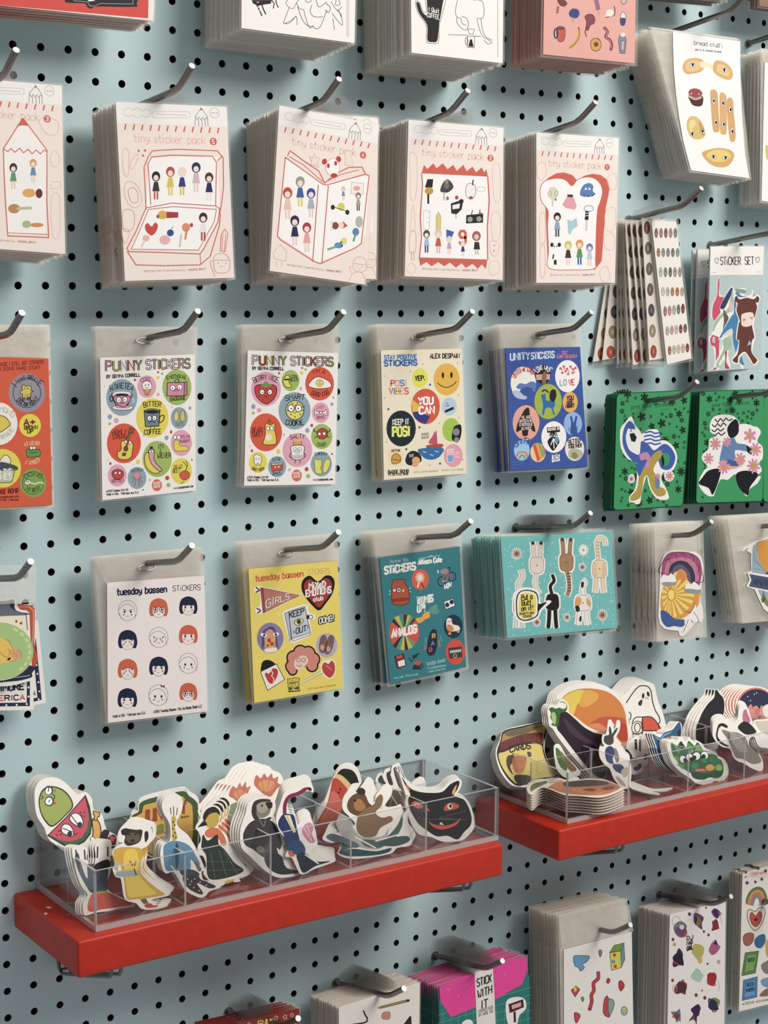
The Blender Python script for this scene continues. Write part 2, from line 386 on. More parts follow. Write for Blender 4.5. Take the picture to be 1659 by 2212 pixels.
# ------------------------------------------------------------------ sheets and packs
def slab(mb, outline, surf, t, c, edge=None, back=None):
    """outline in photo pixels, laid on surf, given a real thickness t"""
    F = [surf.at(x, y) for x, y in outline]; B = [p + Vector((0, t, 0)) for p in F]
    mb.face(F, c)
    n = len(F)
    mb.grid(F + B, [(k, (k + 1) % n, n + (k + 1) % n, n + k) for k in range(n)], edge or c)
    mb.face(B[::-1], back or c)
def copy_thing(o, dv, rot=0.0, tilt=0.0, drop=()):
    c = o.copy(); C.objects.link(c)
    c.location = Vector(o.location) + Vector(dv)
    c.rotation_euler = (tilt, rot, 0)
    for ch in o.children:
        if ch.name.split('.')[0] in drop: continue
        d = ch.copy(); C.objects.link(d); d.parent = c
    return c
def pack(key, label, cat, quad, d, hk, n, thick, base='f1e9df', edge='d8cbb8', view=V1, sleeve=None, fmat=None, name='sticker_pack', outline=None,
         art=None, group=None, back=None, jit=0.0006, rj=0.010, t=0.0008, rot0=0.0, tab=None, mg=4, drop=('hang_hole',), slot=True, pmat=None, fan=0.0, tabm=None):
    """front pack on a hook plus the packs hanging behind it. quad: TL TR BR BL photo pixels"""
    surf = flat(d) if not isinstance(d, Surf) else d
    dd = surf.a
    H = Vector((hk[0] * IN, -dd, -hk[1] * IN + 0.13 * dd))
    mb = MB(); out = outline or quad
    slab(mb, out, surf, t, base, edge)
    A = Art(mb, surf, view)
    if art: A.run(art)
    root = mb.build(name, pmat or PAPER, origin=H)
    tag(root, label, cat, group)
    # plastic sleeve: film just behind the sheet with its margins and header
    f = MB(); bk = Surf(surf.a - t - 0.0002, surf.b, surf.c, (surf.x0, surf.z0))
    TL, TR, BR, BL = quad
    if sleeve: hTL, hTR = sleeve
    else: hTL, hTR = (TL[0] - mg, TL[1] - mg), (TR[0] + mg, TR[1] - mg)
    pts = [hTL, hTR, (BR[0] + mg, BR[1] + mg), (BL[0] - mg, BL[1] + mg)]
    f.face([bk.at(*p) for p in pts]); 
    sl = f.build('plastic_sleeve', fmat or FILM, root, origin=H)
    if sleeve:
        # welded front of the header and folded rim
        g = MB(); fr = Surf(surf.a + 0.0004, surf.b, surf.c, (surf.x0, surf.z0))
        mL = (TL[0] - mg + 0 * mg, TL[1] - 1); mR = (TR[0] + mg, TR[1] - 1)
        g.face([fr.at(*p) for p in (hTL, hTR, mR, mL)])
        g.build('sleeve_header', fmat or FILM, root, origin=H)
        if slot:
            s_ = MB(); q = []
            for a in range(18):
                an = 2 * math.pi * a / 18
                q.append(H + Vector((0.0085 * math.cos(an) - 0.0015, -0.0012 + 0.0012 * math.sin(an), 0.0026 * math.sin(an) - 0.0022)))
            s_.tube(q + [q[0]], 0.0008, 6); s_.build('hang_hole', RIM, sl, origin=H)
            sl.children[0].location = (0, 0, 0)
    if tab:
        xr = max(p[0] for p in tab); w_ = xr - min(p[0] for p in tab); q_ = max(0.42, 1 - thick * 1150 / w_)
        tab = [(xr - (xr - p[0]) * q_, p[1] + (thick * 90 if TL[1] > 1400 else 0)) for p in tab]
        g = MB(); g.face([bk.at(*p) for p in tab])
        g.build('hang_tab', tabm or TABF, root, origin=H)
    for k in range(1, n):
        u = k / max(1, n - 1)
        dep = thick * u
        dv = Vector((random.uniform(-jit, jit) + fan * u, dep, -0.13 * dep + random.uniform(-jit, jit)))
        c = copy_thing(root, dv, rot0 * (1 if k > 1 else 0.5) + random.uniform(-rj, rj), 0.0, drop)
        c['label'] = back or (label + ', behind the front one'); c['category'] = cat
        c['group'] = group or (key + ' stack')
    return root
RIM = simple('glossy_hang_hole_rim', (0.35, 0.34, 0.32, 1), 0.15, 0.5)
import bmesh
VP = (4.8794, 1020, 1460); VQ = (4.8794, 1319, 1460); VR = (4.8794, 1319, 0); VS = (4.158, 1260, 440); VT = (6.912, 1500, 1080); VU = (3.7705, 480, 2040); VW = (5.823, 0, 1180)
# ------------------------------------------------------------------ red shelves and their wire brackets
ZT = -0.5182; TH = 0.0325; SD = 0.139
def shelf(x0, x1, label):
    bm = bmesh.new(); bmesh.ops.create_cube(bm, size=1)
    for v in bm.verts:
        v.co.x *= (x1 - x0); v.co.y *= SD - 0.0005; v.co.z *= TH
    bmesh.ops.bevel(bm, geom=bm.edges[:], offset=0.0028, segments=3, affect='EDGES', profile=0.6)
    me = bpy.data.meshes.new('wall_shelf'); bm.to_mesh(me); me.materials.append(RED)
    for p in me.polygons: p.use_smooth = True
    o = bpy.data.objects.new('wall_shelf', me); C.objects.link(o)
    o.location = ((x0 + x1) / 2, -SD / 2 - 0.0003, ZT - TH / 2)
    tag(o, label, 'shelf'); return o
s1 = shelf(-0.0685, 0.3862, 'red painted wooden shelf, lower left, chipped paint at its near end')
s2 = shelf(0.4582, 1.06, 'red painted wooden shelf running off the right edge of the photo')
def chip(pts, parent, lift):
    mb = MB(); mb.face([hit_z(*p, ZT + 0.0001) for p in pts], 'e9cdb4')
    o = mb.build('paint_chip', PAPER, parent, origin=parent.location); return o
def hit_z(x, y, z):
    v = ray(x, y); t = (z - CAM.z) / v.z; return CAM + v * t
for c in ('292,1064 312,1060 334,1066 320,1074 300,1074', '280,1102 300,1100 305,1110 288,1116', '425,1110 440,1112 436,1118'):
    chip(px(VJ, parse(c)), s1, 0)
def bracket(i, xl, label):
    b = MB(); r = 0.0017; x = i * IN
    for s in (-1, 1):
        X = x + s * 0.0045
        b.tube([(X, 0.012, -0.56 + 0.012), (X, -0.002, ZT - TH - 0.0019), (X, -0.010, -0.594), (X, -0.016, -0.598), (X, -0.07, -0.581), (X, -0.118, -0.565), (X, -0.121, -0.561), (X, -0.121, ZT - TH - 0.002)], r, 8)
    b.tube([(x - 0.0045, -0.121, ZT - TH - 0.003), (x + 0.0045, -0.121, ZT - TH - 0.003)], r, 8)
    b.tube([(x - 0.0045, -0.012, -0.596), (x + 0.0045, -0.012, -0.596)], r, 8)
    tag(b.build('shelf_bracket', STEEL), label, 'bracket', 'wire brackets under the red shelves')
bracket(-1, 0, 'wire bracket under the near end of the lower left red shelf')
bracket(14, 0, 'wire bracket under the far end of the lower left red shelf')
bracket(22, 0, 'wire bracket under the right red shelf')
# ------------------------------------------------------------------ acrylic trays
def tray(x0, x1, n, label):
    root = bpy.data.objects.new('acrylic_tray', None); C.objects.link(root); root.location = (x0, -0.065, ZT + 0.0002)
    tag(root, label, 'tray'); T = 0.0028; z0 = ZT + 0.0002; z1 = -0.4645; y0 = -0.1280; y1 = -0.0015
    O = root.location
    def panel(name, lo, hi, ax):
        b = MB(); b.box(lo, hi)
        # faces: -z, +z, -y, +x, +y, -x ; broad faces clear, narrow ones show the cut edge
        kind = {'x': (1, 1, 1, 0, 1, 0), 'y': (1, 1, 0, 1, 0, 1), 'z': (0, 0, 1, 1, 1, 1)}[ax]
        b.m = list(kind); b.build(name, [ACR, ACRE], root, origin=O)
    e = 0.0001
    T0 = T; F_ = 0.0044
    panel('tray_floor', (x0, y0, z0), (x1, y1, z0 + F_), 'z'); z0 += F_ - T
    panel('front_panel', (x0, y0, z0 + T + e), (x1, y0 + T, z1), 'y')
    panel('back_panel', (x0, y1 - T, z0 + T + e), (x1, y1, z1), 'y')
    for X in (x0, x1 - T): panel('side_panel', (X, y0 + T + e, z0 + T + e), (X + T, y1 - T - e, z1), 'x')
    p = (x1 - x0) / n; ym = -0.066
    panel('long_divider', (x0 + T + e, ym, z0 + T + e), (x1 - T - e, ym + 0.002, z1 - 0.004), 'y')
    for k in range(1, n):
        X = x0 + p * k
        panel('cross_divider', (X - 0.001, y0 + T + e, z0 + T + e), (X + 0.001, ym - e, z1 - 0.0015), 'x')
        panel('cross_divider', (X - 0.001, ym + 0.002 + e, z0 + T + e), (X + 0.001, y1 - T - e, z1 - 0.0015), 'x')
    return root
tray(-0.0470, 0.3885, 5, 'clear acrylic divided tray on the lower left red shelf')
tray(0.4785, 1.0, 6, 'clear acrylic divided tray on the right red shelf')
# ------------------------------------------------------------------ hooks
for (i, j, x, rs, lab) in [
    (-4, -7, .15, .0125, 'hook of the pink sticker packs at the left edge, pencil drawing'), (2, -7, .22, .0125, 'hook of the pink sticker packs with the suitcase drawing'),
    (8, -7, -.04, .0125, 'hook of the tilted pink sticker packs with the book drawing'), (14, -7, -.43, .0125, 'hook of the pink sticker packs with the jagged bag drawing'),
    (20, -7, -.23, .0125, 'hook of the pink sticker packs with the bread slice drawing'),
    (-4, 1, .15, .0125, 'hook of the orange sticker sheets at the left edge'), (2, 1, .36, .0135, 'hook of the sticker sheets with the blue teacup'),
    (8, 1, .17, .0125, 'hook of the sticker sheets with the strawberry and cookie'), (14, 1, -.09, .0125, 'hook of the cream sticker sheets with the yellow smiley'),
    (20, 1, -.20, .0115, 'hook of the royal blue sticker sheets'), (-4, 9, .26, .0155, 'hook of the die-cut stickers at the left edge with the skull'),
    (2, 9, .06, .0165, 'hook of the white sticker sheets with twelve small faces'), (8, 9, -.02, .0165, 'hook of the yellow sticker sheets'),
    (14, 9, -.04, .0155, 'hook of the teal sticker sheets'), (20, 9, -.02, .0125, 'hook of the turquoise cat-tail sticker packs'),
    (27, 10, -.2, .0165, 'hook of the sunburst cloud stickers'), (33, 10, 0, .0155, 'hook of the mountain adventure stickers at the right edge'),
    (26, -4, -.4, .0115, 'hook of the narrow packs of tiny round stickers'), (31, -3, 0, .0125, 'hook of the bear-suit sticker packs'),
    (28, -12, 0, .0125, 'hook of the bread sticker packs'), (26, 4, -.31, .0145, 'hook of the green floral packs with the striped creature'),
    (31, 4, 0, .0145, 'hook of the green floral packs with the walking figure'), (36, 4, 0, .0145, 'hook of the green pack cut off at the right edge'),
    (6, 27, .27, .0195, 'hook of the dark red packs at the bottom edge'), (11, 27, .03, .0195, 'hook of the white packs with a pencil drawing'),
    (16, 27, -.16, .0195, 'hook of the bright pink and teal packs'), (23, 27, -.26, .0195, 'hook of the white packs with cheese and heart stickers'),
    (29, 27, -.24, .0195, 'hook of the white packs with purple and red creatures'), (34, 28, 0, .0125, 'hook of the rainbow and heart packs at the right edge'),
    (-2, -17, 0, .0125, 'hook above the frame, red sticker packs'), (7, -17, 0, .0125, 'hook above the frame, white packs with the zebra'),
    (14, -17, 0, .0125, 'hook above the frame, white packs with the black hand'), (20, -18, 0, .0125, 'hook above the frame, salmon pink packs'),
    (33, -12, 0, .0125, 'hook of the sleeve packs right of the bread stickers'), (27, -21 + 3, 0, .0125, 'hook above the frame, grey sleeves at the top edge'), (33, -18, 0, .0125, 'hook above the frame at the top right corner')]:
    hook(i, j, lab, dx=x * IN, rise=rs)
# ------------------------------------------------------------------ pink-printed packs (row two)
def bil(quad, u, v):
    (ax, ay), (bx, by), (cx, cy), (dx, dy) = quad
    return ((ax * (1 - u) + bx * u) * (1 - v) + (dx * (1 - u) + cx * u) * v, (ay * (1 - u) + by * u) * (1 - v) + (dy * (1 - u) + cy * u) * v)
class QArt(Art):
    """coordinates run 0..W across and 0..H down the sheet itself"""
    def __init__(s, mb, surf, quad, W, H, start=1): super().__init__(mb, surf, V1, start); s.q = quad; s.W = W; s.H = H
    def P(s, x, y):
        X, Y = bil(s.q, x / s.W, y / s.H); return s.surf.at(X, Y, 0.00002 + s.n * 1.0e-5)
RD, PK_, PW = 'd8604c', 'eec3b4', 'efbcae'
def person(x, y, h, hair, top, leg='efd2c0', skin='f6ddcc'):
    return f'''e {hair} {x} {y+.17*h} {.15*h} {.18*h}
e {skin} {x} {y+.22*h} {.09*h} {.10*h}
g {top} {x-.07*h},{y+.36*h} {x+.07*h},{y+.36*h} {x+.13*h},{y+.7*h} {x-.13*h},{y+.7*h}
l {leg} {.06*h} {x-.05*h},{y+.7*h} {x-.05*h},{y+.98*h}
l {leg} {.06*h} {x+.05*h},{y+.7*h} {x+.05*h},{y+.98*h}
'''
TINY = f'''r
g f6f1ea 0,0 630,0 630,118 0,118
o c9c4bf 3 42,50 60,32 85,34 95,44 115,30 140,36 150,46 170,32 192,40 196,60 180,76 160,78 148,68 128,82 106,80 96,68 80,78 56,76 42,66
o c9c4bf 3 225,46 400,38 418,48 418,64 400,72 225,80 210,70 210,56
l b9b4b0 3 228,60 245,58 260,61 280,58 300,60 330,57 360,60 400,57
l 77706c 3 445,118 450,62 485,12 518,62 520,118
g {RD} 474,26 485,12 496,26
l 77706c 3 450,66 460,82 470,66 480,82 490,66 500,82 510,66 520,78
l 77706c 3 466,80 466,118
l 77706c 3 486,80 486,118
l 77706c 3 504,80 504,118
O b9b4b0 3 560 38 26 30
d 77706c 3 548,38 560,38 572,38
'''
TICK = '\n'.join(f'l {RD} 8 {52+k*48},{123+k*.2:.1f} {44+k*48},{153+k*.2:.1f}' for k in range(12))
def tiny(num, art, quad, view, d, hk, n, thick, lab, back, outline=None, extra=None, rot0=0.0, tab=None, group=None, fan=0, rj=0.008):
    surf = flat(d)
    H0 = Vector((hk[0] * IN, -d, -hk[1] * IN + 0.13 * d))
    root = pack('tiny' + num, lab, 'sticker pack', quad, d, hk, 1, 0, base='f3ded3', edge='cdb898', group=group, back=back)
    # the front sheet is printed in its own coordinates, then with the drawing of this number
    mb = MB(); slab(mb, quad, surf, 0.0009, 'f5e4da', 'cdb898')
    q = QArt(mb, surf, quad, 630, 1000); q.run(TINY[1:]); q.run(TICK)
    q.run(f'''t f0bfb2 5 46 95,222 500,222 0 tiny sticker pack
e {RD} 545 205 20 22
t fff 4 24 539,217 551,217 0 {num}
t d2b5a9 2.5 12 110,952 350,952 0 designed and illustrationed by
t c9968a 3 15 365,952 470,950 0 vanana &*@)
''')
    q.run(extra or '')
    a = Art(mb, surf, view, max(b_[4] for b_ in q.boxes) + 1); a.run(art)
    nb = mb.build('tmp', PAPER, origin=root.location); root.data = nb.data; bpy.data.objects.remove(nb, do_unlink=True)
    if tab:
        xr = max(p[0] for p in tab); w_ = xr - min(p[0] for p in tab); q_ = max(0.5, 1 - thick * 1150 / w_)
        tab = [(xr - (xr - p[0]) * q_, p[1]) for p in tab]
        g = MB(); bk = flat(d - 0.0011); g.face([bk.at(*p) for p in tab]); g.build('hang_tab', TABF, root, origin=root.location)
    for k in range(1, n):
        u = k / max(1, n - 1); dep = thick * u
        c = copy_thing(root, (random.uniform(-.001, .001) + fan * u, dep, -0.13 * dep + random.uniform(-.0008, .0008)), rot0 + random.uniform(-rj, rj))
        tag(c, back, 'sticker pack', group)
    return root
GIRL = '''o e0988a 3 540,870 560,840 600,836 622,860 626,905 600,925 560,925 541,905
l e0988a 3 545,880 622,878
d e0988a 3 565,895 600,895
l e0988a 3 575,912 590,912
L e0988a 3 530,940 522,915 518,905 530,900
L e0988a 3 522,990 545,940 600,930 628,985
'''
a3 = f'''g f8f3ee 22,960 148,765 300,962 290,1500 50,1500
g {RD} 105,808 148,757 185,806 145,802
l {RD} 6 145,757 22,950 25,1100 35,1300 50,1510 312,1520 300,1300 300,962 148,757
l {RD} 6 25,955 50,970 70,950 95,975 125,948 150,978 180,955 205,985 232,960 258,985 280,962 300,968
l {RD} 4 50,1490 310,1500
''' + person(85, 1045, 165, '3c3430', '5b9a72') + person(212, 1018, 150, 'd9a64c', '6c90b5') + '''e 6d2f2b 250 1238 22 30
e e8a94e 185 1235 42 28
e c08a54 90 1335 38 30
l b8c39c 18 110,1335 200,1330
e dd8a4c 235 1440 44 14
e a9bf7c 170 1435 28 24
o e7c4b8 3 330,1170 380,1165 385,1200 330,1205
o e7c4b8 3 325,1000 350,960 380,1010 370,1060 330,1060
o e7c4b8 3 330,1260 380,1260 380,1500 335,1500
o e7c4b8 3 250,770 300,750 370,780 360,860 290,850
'''
a5 = f'''g fbf7f4 950,1010 1390,1000 1405,1330 1390,1420 1280,1605 835,1600 860,1530 935,1330
l {RD} 6 935,1340 922,1070 950,1000 975,965 1140,955 1390,965 1428,1010 1430,1200 1418,1300 1405,1370
l {RD} 6 965,1310 947,1050 970,1005 1100,992 1360,1000 1385,1040 1380,1320
l {RD} 5 1390,1030 1425,1000
l {RD} 6 935,1330 1100,1300 1380,1318 1405,1335 1395,1420 1300,1600 1280,1625 1020,1615 825,1610 812,1590 870,1480 935,1330
l {RD} 5 950,1340 1110,1322 1385,1340 1370,1420 1270,1600 840,1595 900,1460 950,1340
l {RD} 6 815,1610 870,1695 1050,1700 1280,1695 1345,1640 1405,1440 1410,1370
l {RD} 4 1280,1625 1285,1690
d d0564a 7 888,965 928,963 915,995
o e6b0a2 3 790,960 815,955 825,1000 820,1120 795,1115 785,1040
o e6b0a2 3 830,1060 860,1000 885,990 880,1020 850,1080
o e6b0a2 3 800,1180 830,1160 870,1180 900,1230 905,1300 860,1330 820,1300 795,1240
o d98f80 3 820,1220 850,1200 880,1230 880,1290 840,1290
o d98f80 3 790,1350 830,1340 860,1370 850,1460 800,1480 785,1420
o e6b0a2 3 780,1470 830,1480 800,1560
h f3dcd0 {RD} 4 1415,1500 1440,1465 1458,1495 1440,1610 1410,1605
l {RD} 3 1425,1500 1420,1600
l {RD} 3 1445,1500 1435,1605
o d98f80 3 1370,1640 1420,1620 1465,1650 1470,1720 1440,1745 1380,1740 1368,1690
l d98f80 3 1372,1665 1465,1665
d 8a6a60 3 1395,1685 1445,1683
l d98f80 3 1405,1705 1430,1705
L d98f80 3 1375,1770 1350,1700 1345,1672 1360,1675
''' + person(998, 1098, 180, '22201f', '34343c', 'd0533f') + person(1090, 1068, 185, 'c04838', 'd9c83c', 'e4d05a') + person(1165, 1070, 180, 'f0dcc8', '2d3c8c', 'e6c23f') + person(1255, 1040, 190, '1f2b5e', 'd9b3c4') + person(1338, 1105, 180, '5d2b26', '1f2b5a', 'f2e9e2') + '''e d8b43c 1040 1375 30 28
g b3283c 1065,1355 1140,1358 1140,1392 1065,1396
e b93a34 1010 1385 9 12
G d2403c 970,1450 990,1425 1010,1440 1000,1480 970,1507 935,1480 928,1445 945,1427
e efb7ac 935 1525 22 20
l e6c9bb 10 925,1540 905,1580
e 2d4f92 1090 1490 22 22
e eeb3b0 1055 1535 34 30
l 9a5b4a 4 1095,1465 1108,1450
e e58f62 1190 1455 26 28
l d97a50 12 1195,1470 1185,1530
l c9b8b0 8 1160,1500 1150,1580
e c23a34 1225 1440 11 13
''' + person(1300, 1362, 180, '3c2220', 'ece6e0', 'c23a34')
a4 = f'''g fbf7f4 322,945 545,1100 825,1045 800,1400 760,1470 520,1570 275,1410
l {RD} 6 322,940 275,1410 290,1430 490,1560 530,1575 740,1480 775,1455 822,1050 800,1040 570,1105 545,1100 322,940
l {RD} 6 335,930 350,900 430,960 520,1020 555,1090
l {RD} 4 345,935 430,985 545,1085
l {RD} 6 555,1095 620,1040 700,1000 780,998 800,1040
l {RD} 4 575,1080 660,1040 760,1015
l {RD} 6 518,1105 485,1560
l {RD} 6 578,1110 540,1570
h f4e0d6 e6a090 3 465,935 485,945 495,915 508,945 530,945 512,970 520,1000 495,985 470,985 480,965
H fbf7f4 e8a394 3 570,970 610,945 640,975 640,1030 600,1050 565,1020
e c7372f 555 965 14 18 20
e c7372f 640 950 14 18 -20
e c7372f 578 990 9 14
e c7372f 622 975 9 14
e c7372f 612 1048 20 14
h f4e0d6 efc3b6 3 680,900 710,905 730,990 680,985
l e8b7aa 3 250,1510 290,1460 330,1500 325,1560 255,1545 250,1510
l e8b7aa 3 270,1560 268,1590
l e8b7aa 3 300,1560 300,1590
''' + person(410, 1055, 180, '9a9a98', '3a62a8', 'e8d35c') + person(335, 1120, 190, 'c7452f', 'f0c3b6') + person(475, 1125, 175, '3c4c9c', 'a9b4c4') + person(378, 1288, 180, '2b2a4c', '232c55') + person(450, 1330, 175, 'b32d43', 'e9a59b') + person(668, 1115, 80, 'c9bdb0', '8a8a8a') + '''e ded14c 655 1235 22 24
l 333 4 605,1235 700,1265
e 222 605 1238 12 15
e 222 692 1268 12 15
h f6ece6 c9b7ac 3 718,1088 790,1095 785,1160 712,1158
e e9a78f 748 1125 20 14
''' + person(757, 1150, 110, '8a7a6a', 'b5a089', '333') + '''g d24b3a 665,1320 695,1350 662,1365
e f3dccb 655 1345 16 20
e 8c4a34 620 1348 20 22
l f0e4da 12 600,1320 595,1375
e b8b6b2 762 1325 22 34
e 5c86b8 742 1385 20 24
l 5da98c 12 740,1400 728,1440
e e2dc70 672 1440 18 22
e 5c93c4 640 1465 26 18
l 7fb38c 14 575,1490 620,1475
d 222 5 655,1445 660,1470
'''
a2 = f'''g fbf7f4 1130,1035 1530,1055 1528,1550 1125,1535
g {RD} 1135,1035 1150,985 1170,1010 1205,975 1225,1005 1262,975 1290,1010 1325,985 1345,1020 1385,985 1405,1022 1440,995 1460,1030 1495,1000 1510,1030 1522,1010 1532,1055
g {RD} 1118,1538 1528,1550 1520,1605 1495,1580 1470,1605 1440,1575 1400,1600 1375,1572 1340,1598 1305,1568 1270,1590 1235,1565 1195,1590 1165,1565 1128,1588
l {RD} 7 1135,1035 1140,1100 1128,1300 1135,1420 1122,1540
l {RD} 7 1530,1055 1540,1200 1528,1350 1530,1550
g 222 1170,1070 1205,1070 1200,1120 1155,1120
e c89a32 1180 1140 26 22
l 333 12 1175,1160 1175,1215
G 4a4440 1250,1120 1265,1090 1285,1070 1310,1085 1325,1120 1290,1150 1250,1145
e 77706c 1285 1110 16 18
e 9a8a7c 1285 1085 12 14
l cfc4bc 12 1270,1150 1270,1195
e 8a7a8a 1290 1185 9 12
H f1efec 77706c 3 1400,1120 1420,1095 1455,1110 1455,1165 1430,1190 1402,1170
l 333 7 1443,1075 1440,1105
e c23a34 1430 1180 12 8
O b9b4b0 3 1490 1130 26 14
g 262626 1310,1215 1385,1190 1375,1250 1345,1280 1312,1275
g eee 1320,1225 1365,1215 1360,1245 1320,1250
e c93a36 1345 1180 11 12
e 222 1372 1203 14 14
l ccc 10 1340,1280 1340,1305
g 262626 1402,1285 1503,1275 1502,1330 1400,1335
e 9aa08c 1425 1310 16 16
e 9aa08c 1478 1308 16 16
l 333 5 1432,1285 1440,1255
l 333 5 1482,1278 1484,1252
e c93a36 1485 1275 10 7
h fbfaf8 b9b4b0 3 1148,1258 1185,1260 1180,1372 1146,1368
l b9b4b0 3 1168,1270 1182,1270
l b9b4b0 3 1168,1300 1180,1300
l b9b4b0 3 1168,1330 1180,1330
''' + person(1165, 1375, 135, '55463c', 'a9bede', '333') + '''h e2cc74 8a7440 2 1222,1290 1235,1265 1250,1290 1248,1375 1222,1372
''' + person(1235, 1370, 145, 'e7c9b6', 'cf5a3a', 'd9c0b0') + '''g f3f5f8 1285,1345 1330,1350 1328,1400 1285,1395
g 3565ad 1283,1370 1330,1385 1310,1430 1283,1420
''' + person(1300, 1410, 110, 'dfd0d4', 'c7a0b4') + f'''t {RD} 16 78 1362,1458 1398,1458 0 9
''' + person(1382, 1440, 90, 'f0cdbb', '2d3f8c') + '''e b05a50 1463 1410 26 30
e e8c9bb 1463 1415 14 16
g 333 1452,1445 1478,1445 1485,1490 1446,1490
l c9b0a6 7 1458,1490 1458,1520
l c9b0a6 7 1472,1490 1472,1520
o efbfb3 3 1065,930 1085,910 1105,940 1110,1080 1095,1190 1070,1180 1068,1060
o efbfb3 3 1070,1340 1085,1220 1098,1340 1092,1380 1072,1380
o e9a294 3 1068,1390 1100,1390 1098,1500 1064,1500
l e9a294 4 1075,1500 1075,1555
l e9a294 4 1090,1500 1090,1555
o efbfb3 3 1050,1600 1075,1570 1100,1600 1085,1635 1060,1630
o efbfb3 3 1560,1000 1600,990 1605,1180 1570,1190
o efbfb3 3 1555,1280 1605,1280 1600,1420 1560,1425
o efbfb3 3 1545,1440 1590,1450 1600,1480 1575,1530 1550,1510
d d0564a 4 1570,1465 1568,1497
o efbfb3 3 1545,1570 1590,1560 1600,1620 1560,1645 1540,1620
'''
a1 = f'''g {RD} 322,1085 350,1060 395,1035 440,1030 490,1045 520,1080 560,1050 610,1038 660,1045 700,1075 713,1120 705,1170 690,1240 665,1560 625,1610 345,1600
G fbf7f4 345,1260 305,1200 298,1130 322,1085 370,1068 420,1066 455,1080 488,1110 520,1075 570,1058 620,1065 658,1100 670,1150 655,1210 640,1260 632,1400 628,1560 620,1605 500,1612 350,1602 348,1500 342,1350
o {RD} 4 345,1260 305,1200 298,1130 322,1085 370,1068 420,1066 455,1080 488,1110 520,1075 570,1058 620,1065 658,1100 670,1150 655,1210 640,1260 632,1400 628,1560 620,1605 500,1612 350,1602 348,1500 342,1350
e ddd8c0 375 1155 30 40
O 9a9a70 3 355 1158 10 14
O 9a9a70 3 395 1155 10 14
e 888 390 1192 7 8
l d9cfc4 10 372,1195 372,1228
g e8a0ac 463,1165 492,1165 516,1230 505,1252 450,1242 430,1222
g 3c2a5c 458,1162 495,1162 490,1178 462,1176
G 5b83bd 535,1160 552,1110 590,1093 615,1110 612,1140 628,1160 600,1175 560,1175
d 223 4 560,1165 585,1170 610,1168
e fff 570 1128 6 7
e fff 592 1128 6 7
''' + person(400, 1270, 145, '2a2422', '8fa9c9', '333') + '''g a9cfdb 460,1310 485,1320 515,1300 522,1350 490,1372 480,1400 465,1395
E f0f2f5 3b4d78 3 588 1245 28 18
l 222 22 578,1265 575,1310
l f5f5f5 4 566,1275 590,1272
l f5f5f5 4 566,1290 590,1287
l d8cfd4 12 575,1315 573,1375
e f7f5f3 390 1470 20 22
e 222 368 1462 10 13
e 222 412 1462 10 13
d 222 4 382,1472 398,1472
e fbf9f7 388 1530 13 20
l 222 8 378,1520 374,1545
l 222 16 388,1555 388,1578
''' + person(465, 1440, 145, 'd9c24c', '4a352c') + person(533, 1432, 150, 'e29a3c', '5c9a58', '2d5aa0') + person(593, 1455, 135, '6d7fb0', 'c3cfe2') + '''o efbfb3 3 295,1300 310,1268 328,1300 326,1450 298,1450
o efbfb3 3 300,1470 325,1470 325,1640 300,1640
o efbfb3 3 280,990 320,970 335,1030 310,1075 285,1060
o efbfb3 3 690,1260 745,1245 740,1365 690,1370
o efbfb3 3 680,1420 720,1390 745,1430 730,1490 690,1480
o efbfb3 3 700,1060 750,1040 750,1120 715,1130
o efbfb3 3 655,1620 690,1590 715,1640 700,1680 665,1675
'''
tiny('3', a3, [(-112, 164), (133.3, 185), (141, 549), (-104, 530)], VA, .071, (-4, -7), 12, .05, 'pale pink sticker pack with a red pencil outline drawing, cut off by the left edge', 'pink sticker pack behind the one with the pencil drawing, only its edge showing', group='pink packs with the pencil drawing', fan=-.001, rot0=.004,
     tab=px(VA, [(-60, 530), (-60, 400), (120, 395), (140, 440), (140, 540)]))
tiny('5', a5, [(249.8, 220), (489.5, 231), (506, 600), (270, 607)], VA, .0708, (2, -7), 13, .047, 'pale pink sticker pack numbered 5 with an open suitcase drawing', 'pink sticker pack behind the one with the suitcase drawing, only its edge showing', group='pink packs with the suitcase drawing', rj=.022,
     tab=px(VA, [(860, 670), (900, 600), (980, 560), (1130, 560), (1210, 600), (1225, 690)]))
tiny('4', a4, [(603, 227.8), (819, 269.4), (789.3, 614.8), (582.5, 585)], VB, .0675, (8, -7), 22, .062, 'crookedly hanging pale pink sticker pack numbered 4 with an open book drawing', 'pink sticker pack behind the one with the book drawing, only its edge showing', group='pink packs with the book drawing', extra=GIRL, rot0=-.092, fan=.003,
     tab=px(VB, [(390, 680), (470, 610), (620, 590), (655, 600), (700, 640), (740, 720)]))
tiny('2', a2, [(882.3, 258.6), (1087.7, 276.7), (1085.9, 604.7), (874.3, 596.7)], VB, .064, (14, -7), 20, .054, 'pale pink sticker pack numbered 2 with a red jagged bag drawing', 'pink sticker pack behind the one with the jagged bag drawing, only its edge showing', group='pink packs with the jagged bag drawing',
     tab=px(VB, [(1190, 745), (1230, 680), (1330, 650), (1430, 645), (1455, 700), (1460, 770)]))
tiny('1', a1, [(1158.5, 285.7), (1336.8, 298.4), (1328.4, 611), (1158.5, 611)], VC, .066, (20, -7), 18, .052, 'pale pink sticker pack numbered 1 with a red-crusted bread slice drawing', 'pink sticker pack behind the one with the bread slice drawing, only its edge showing', group='pink packs with the bread slice drawing',
     tab=px(VC, [(400, 800), (440, 740), (520, 700), (600, 720), (625, 770), (630, 830)]))
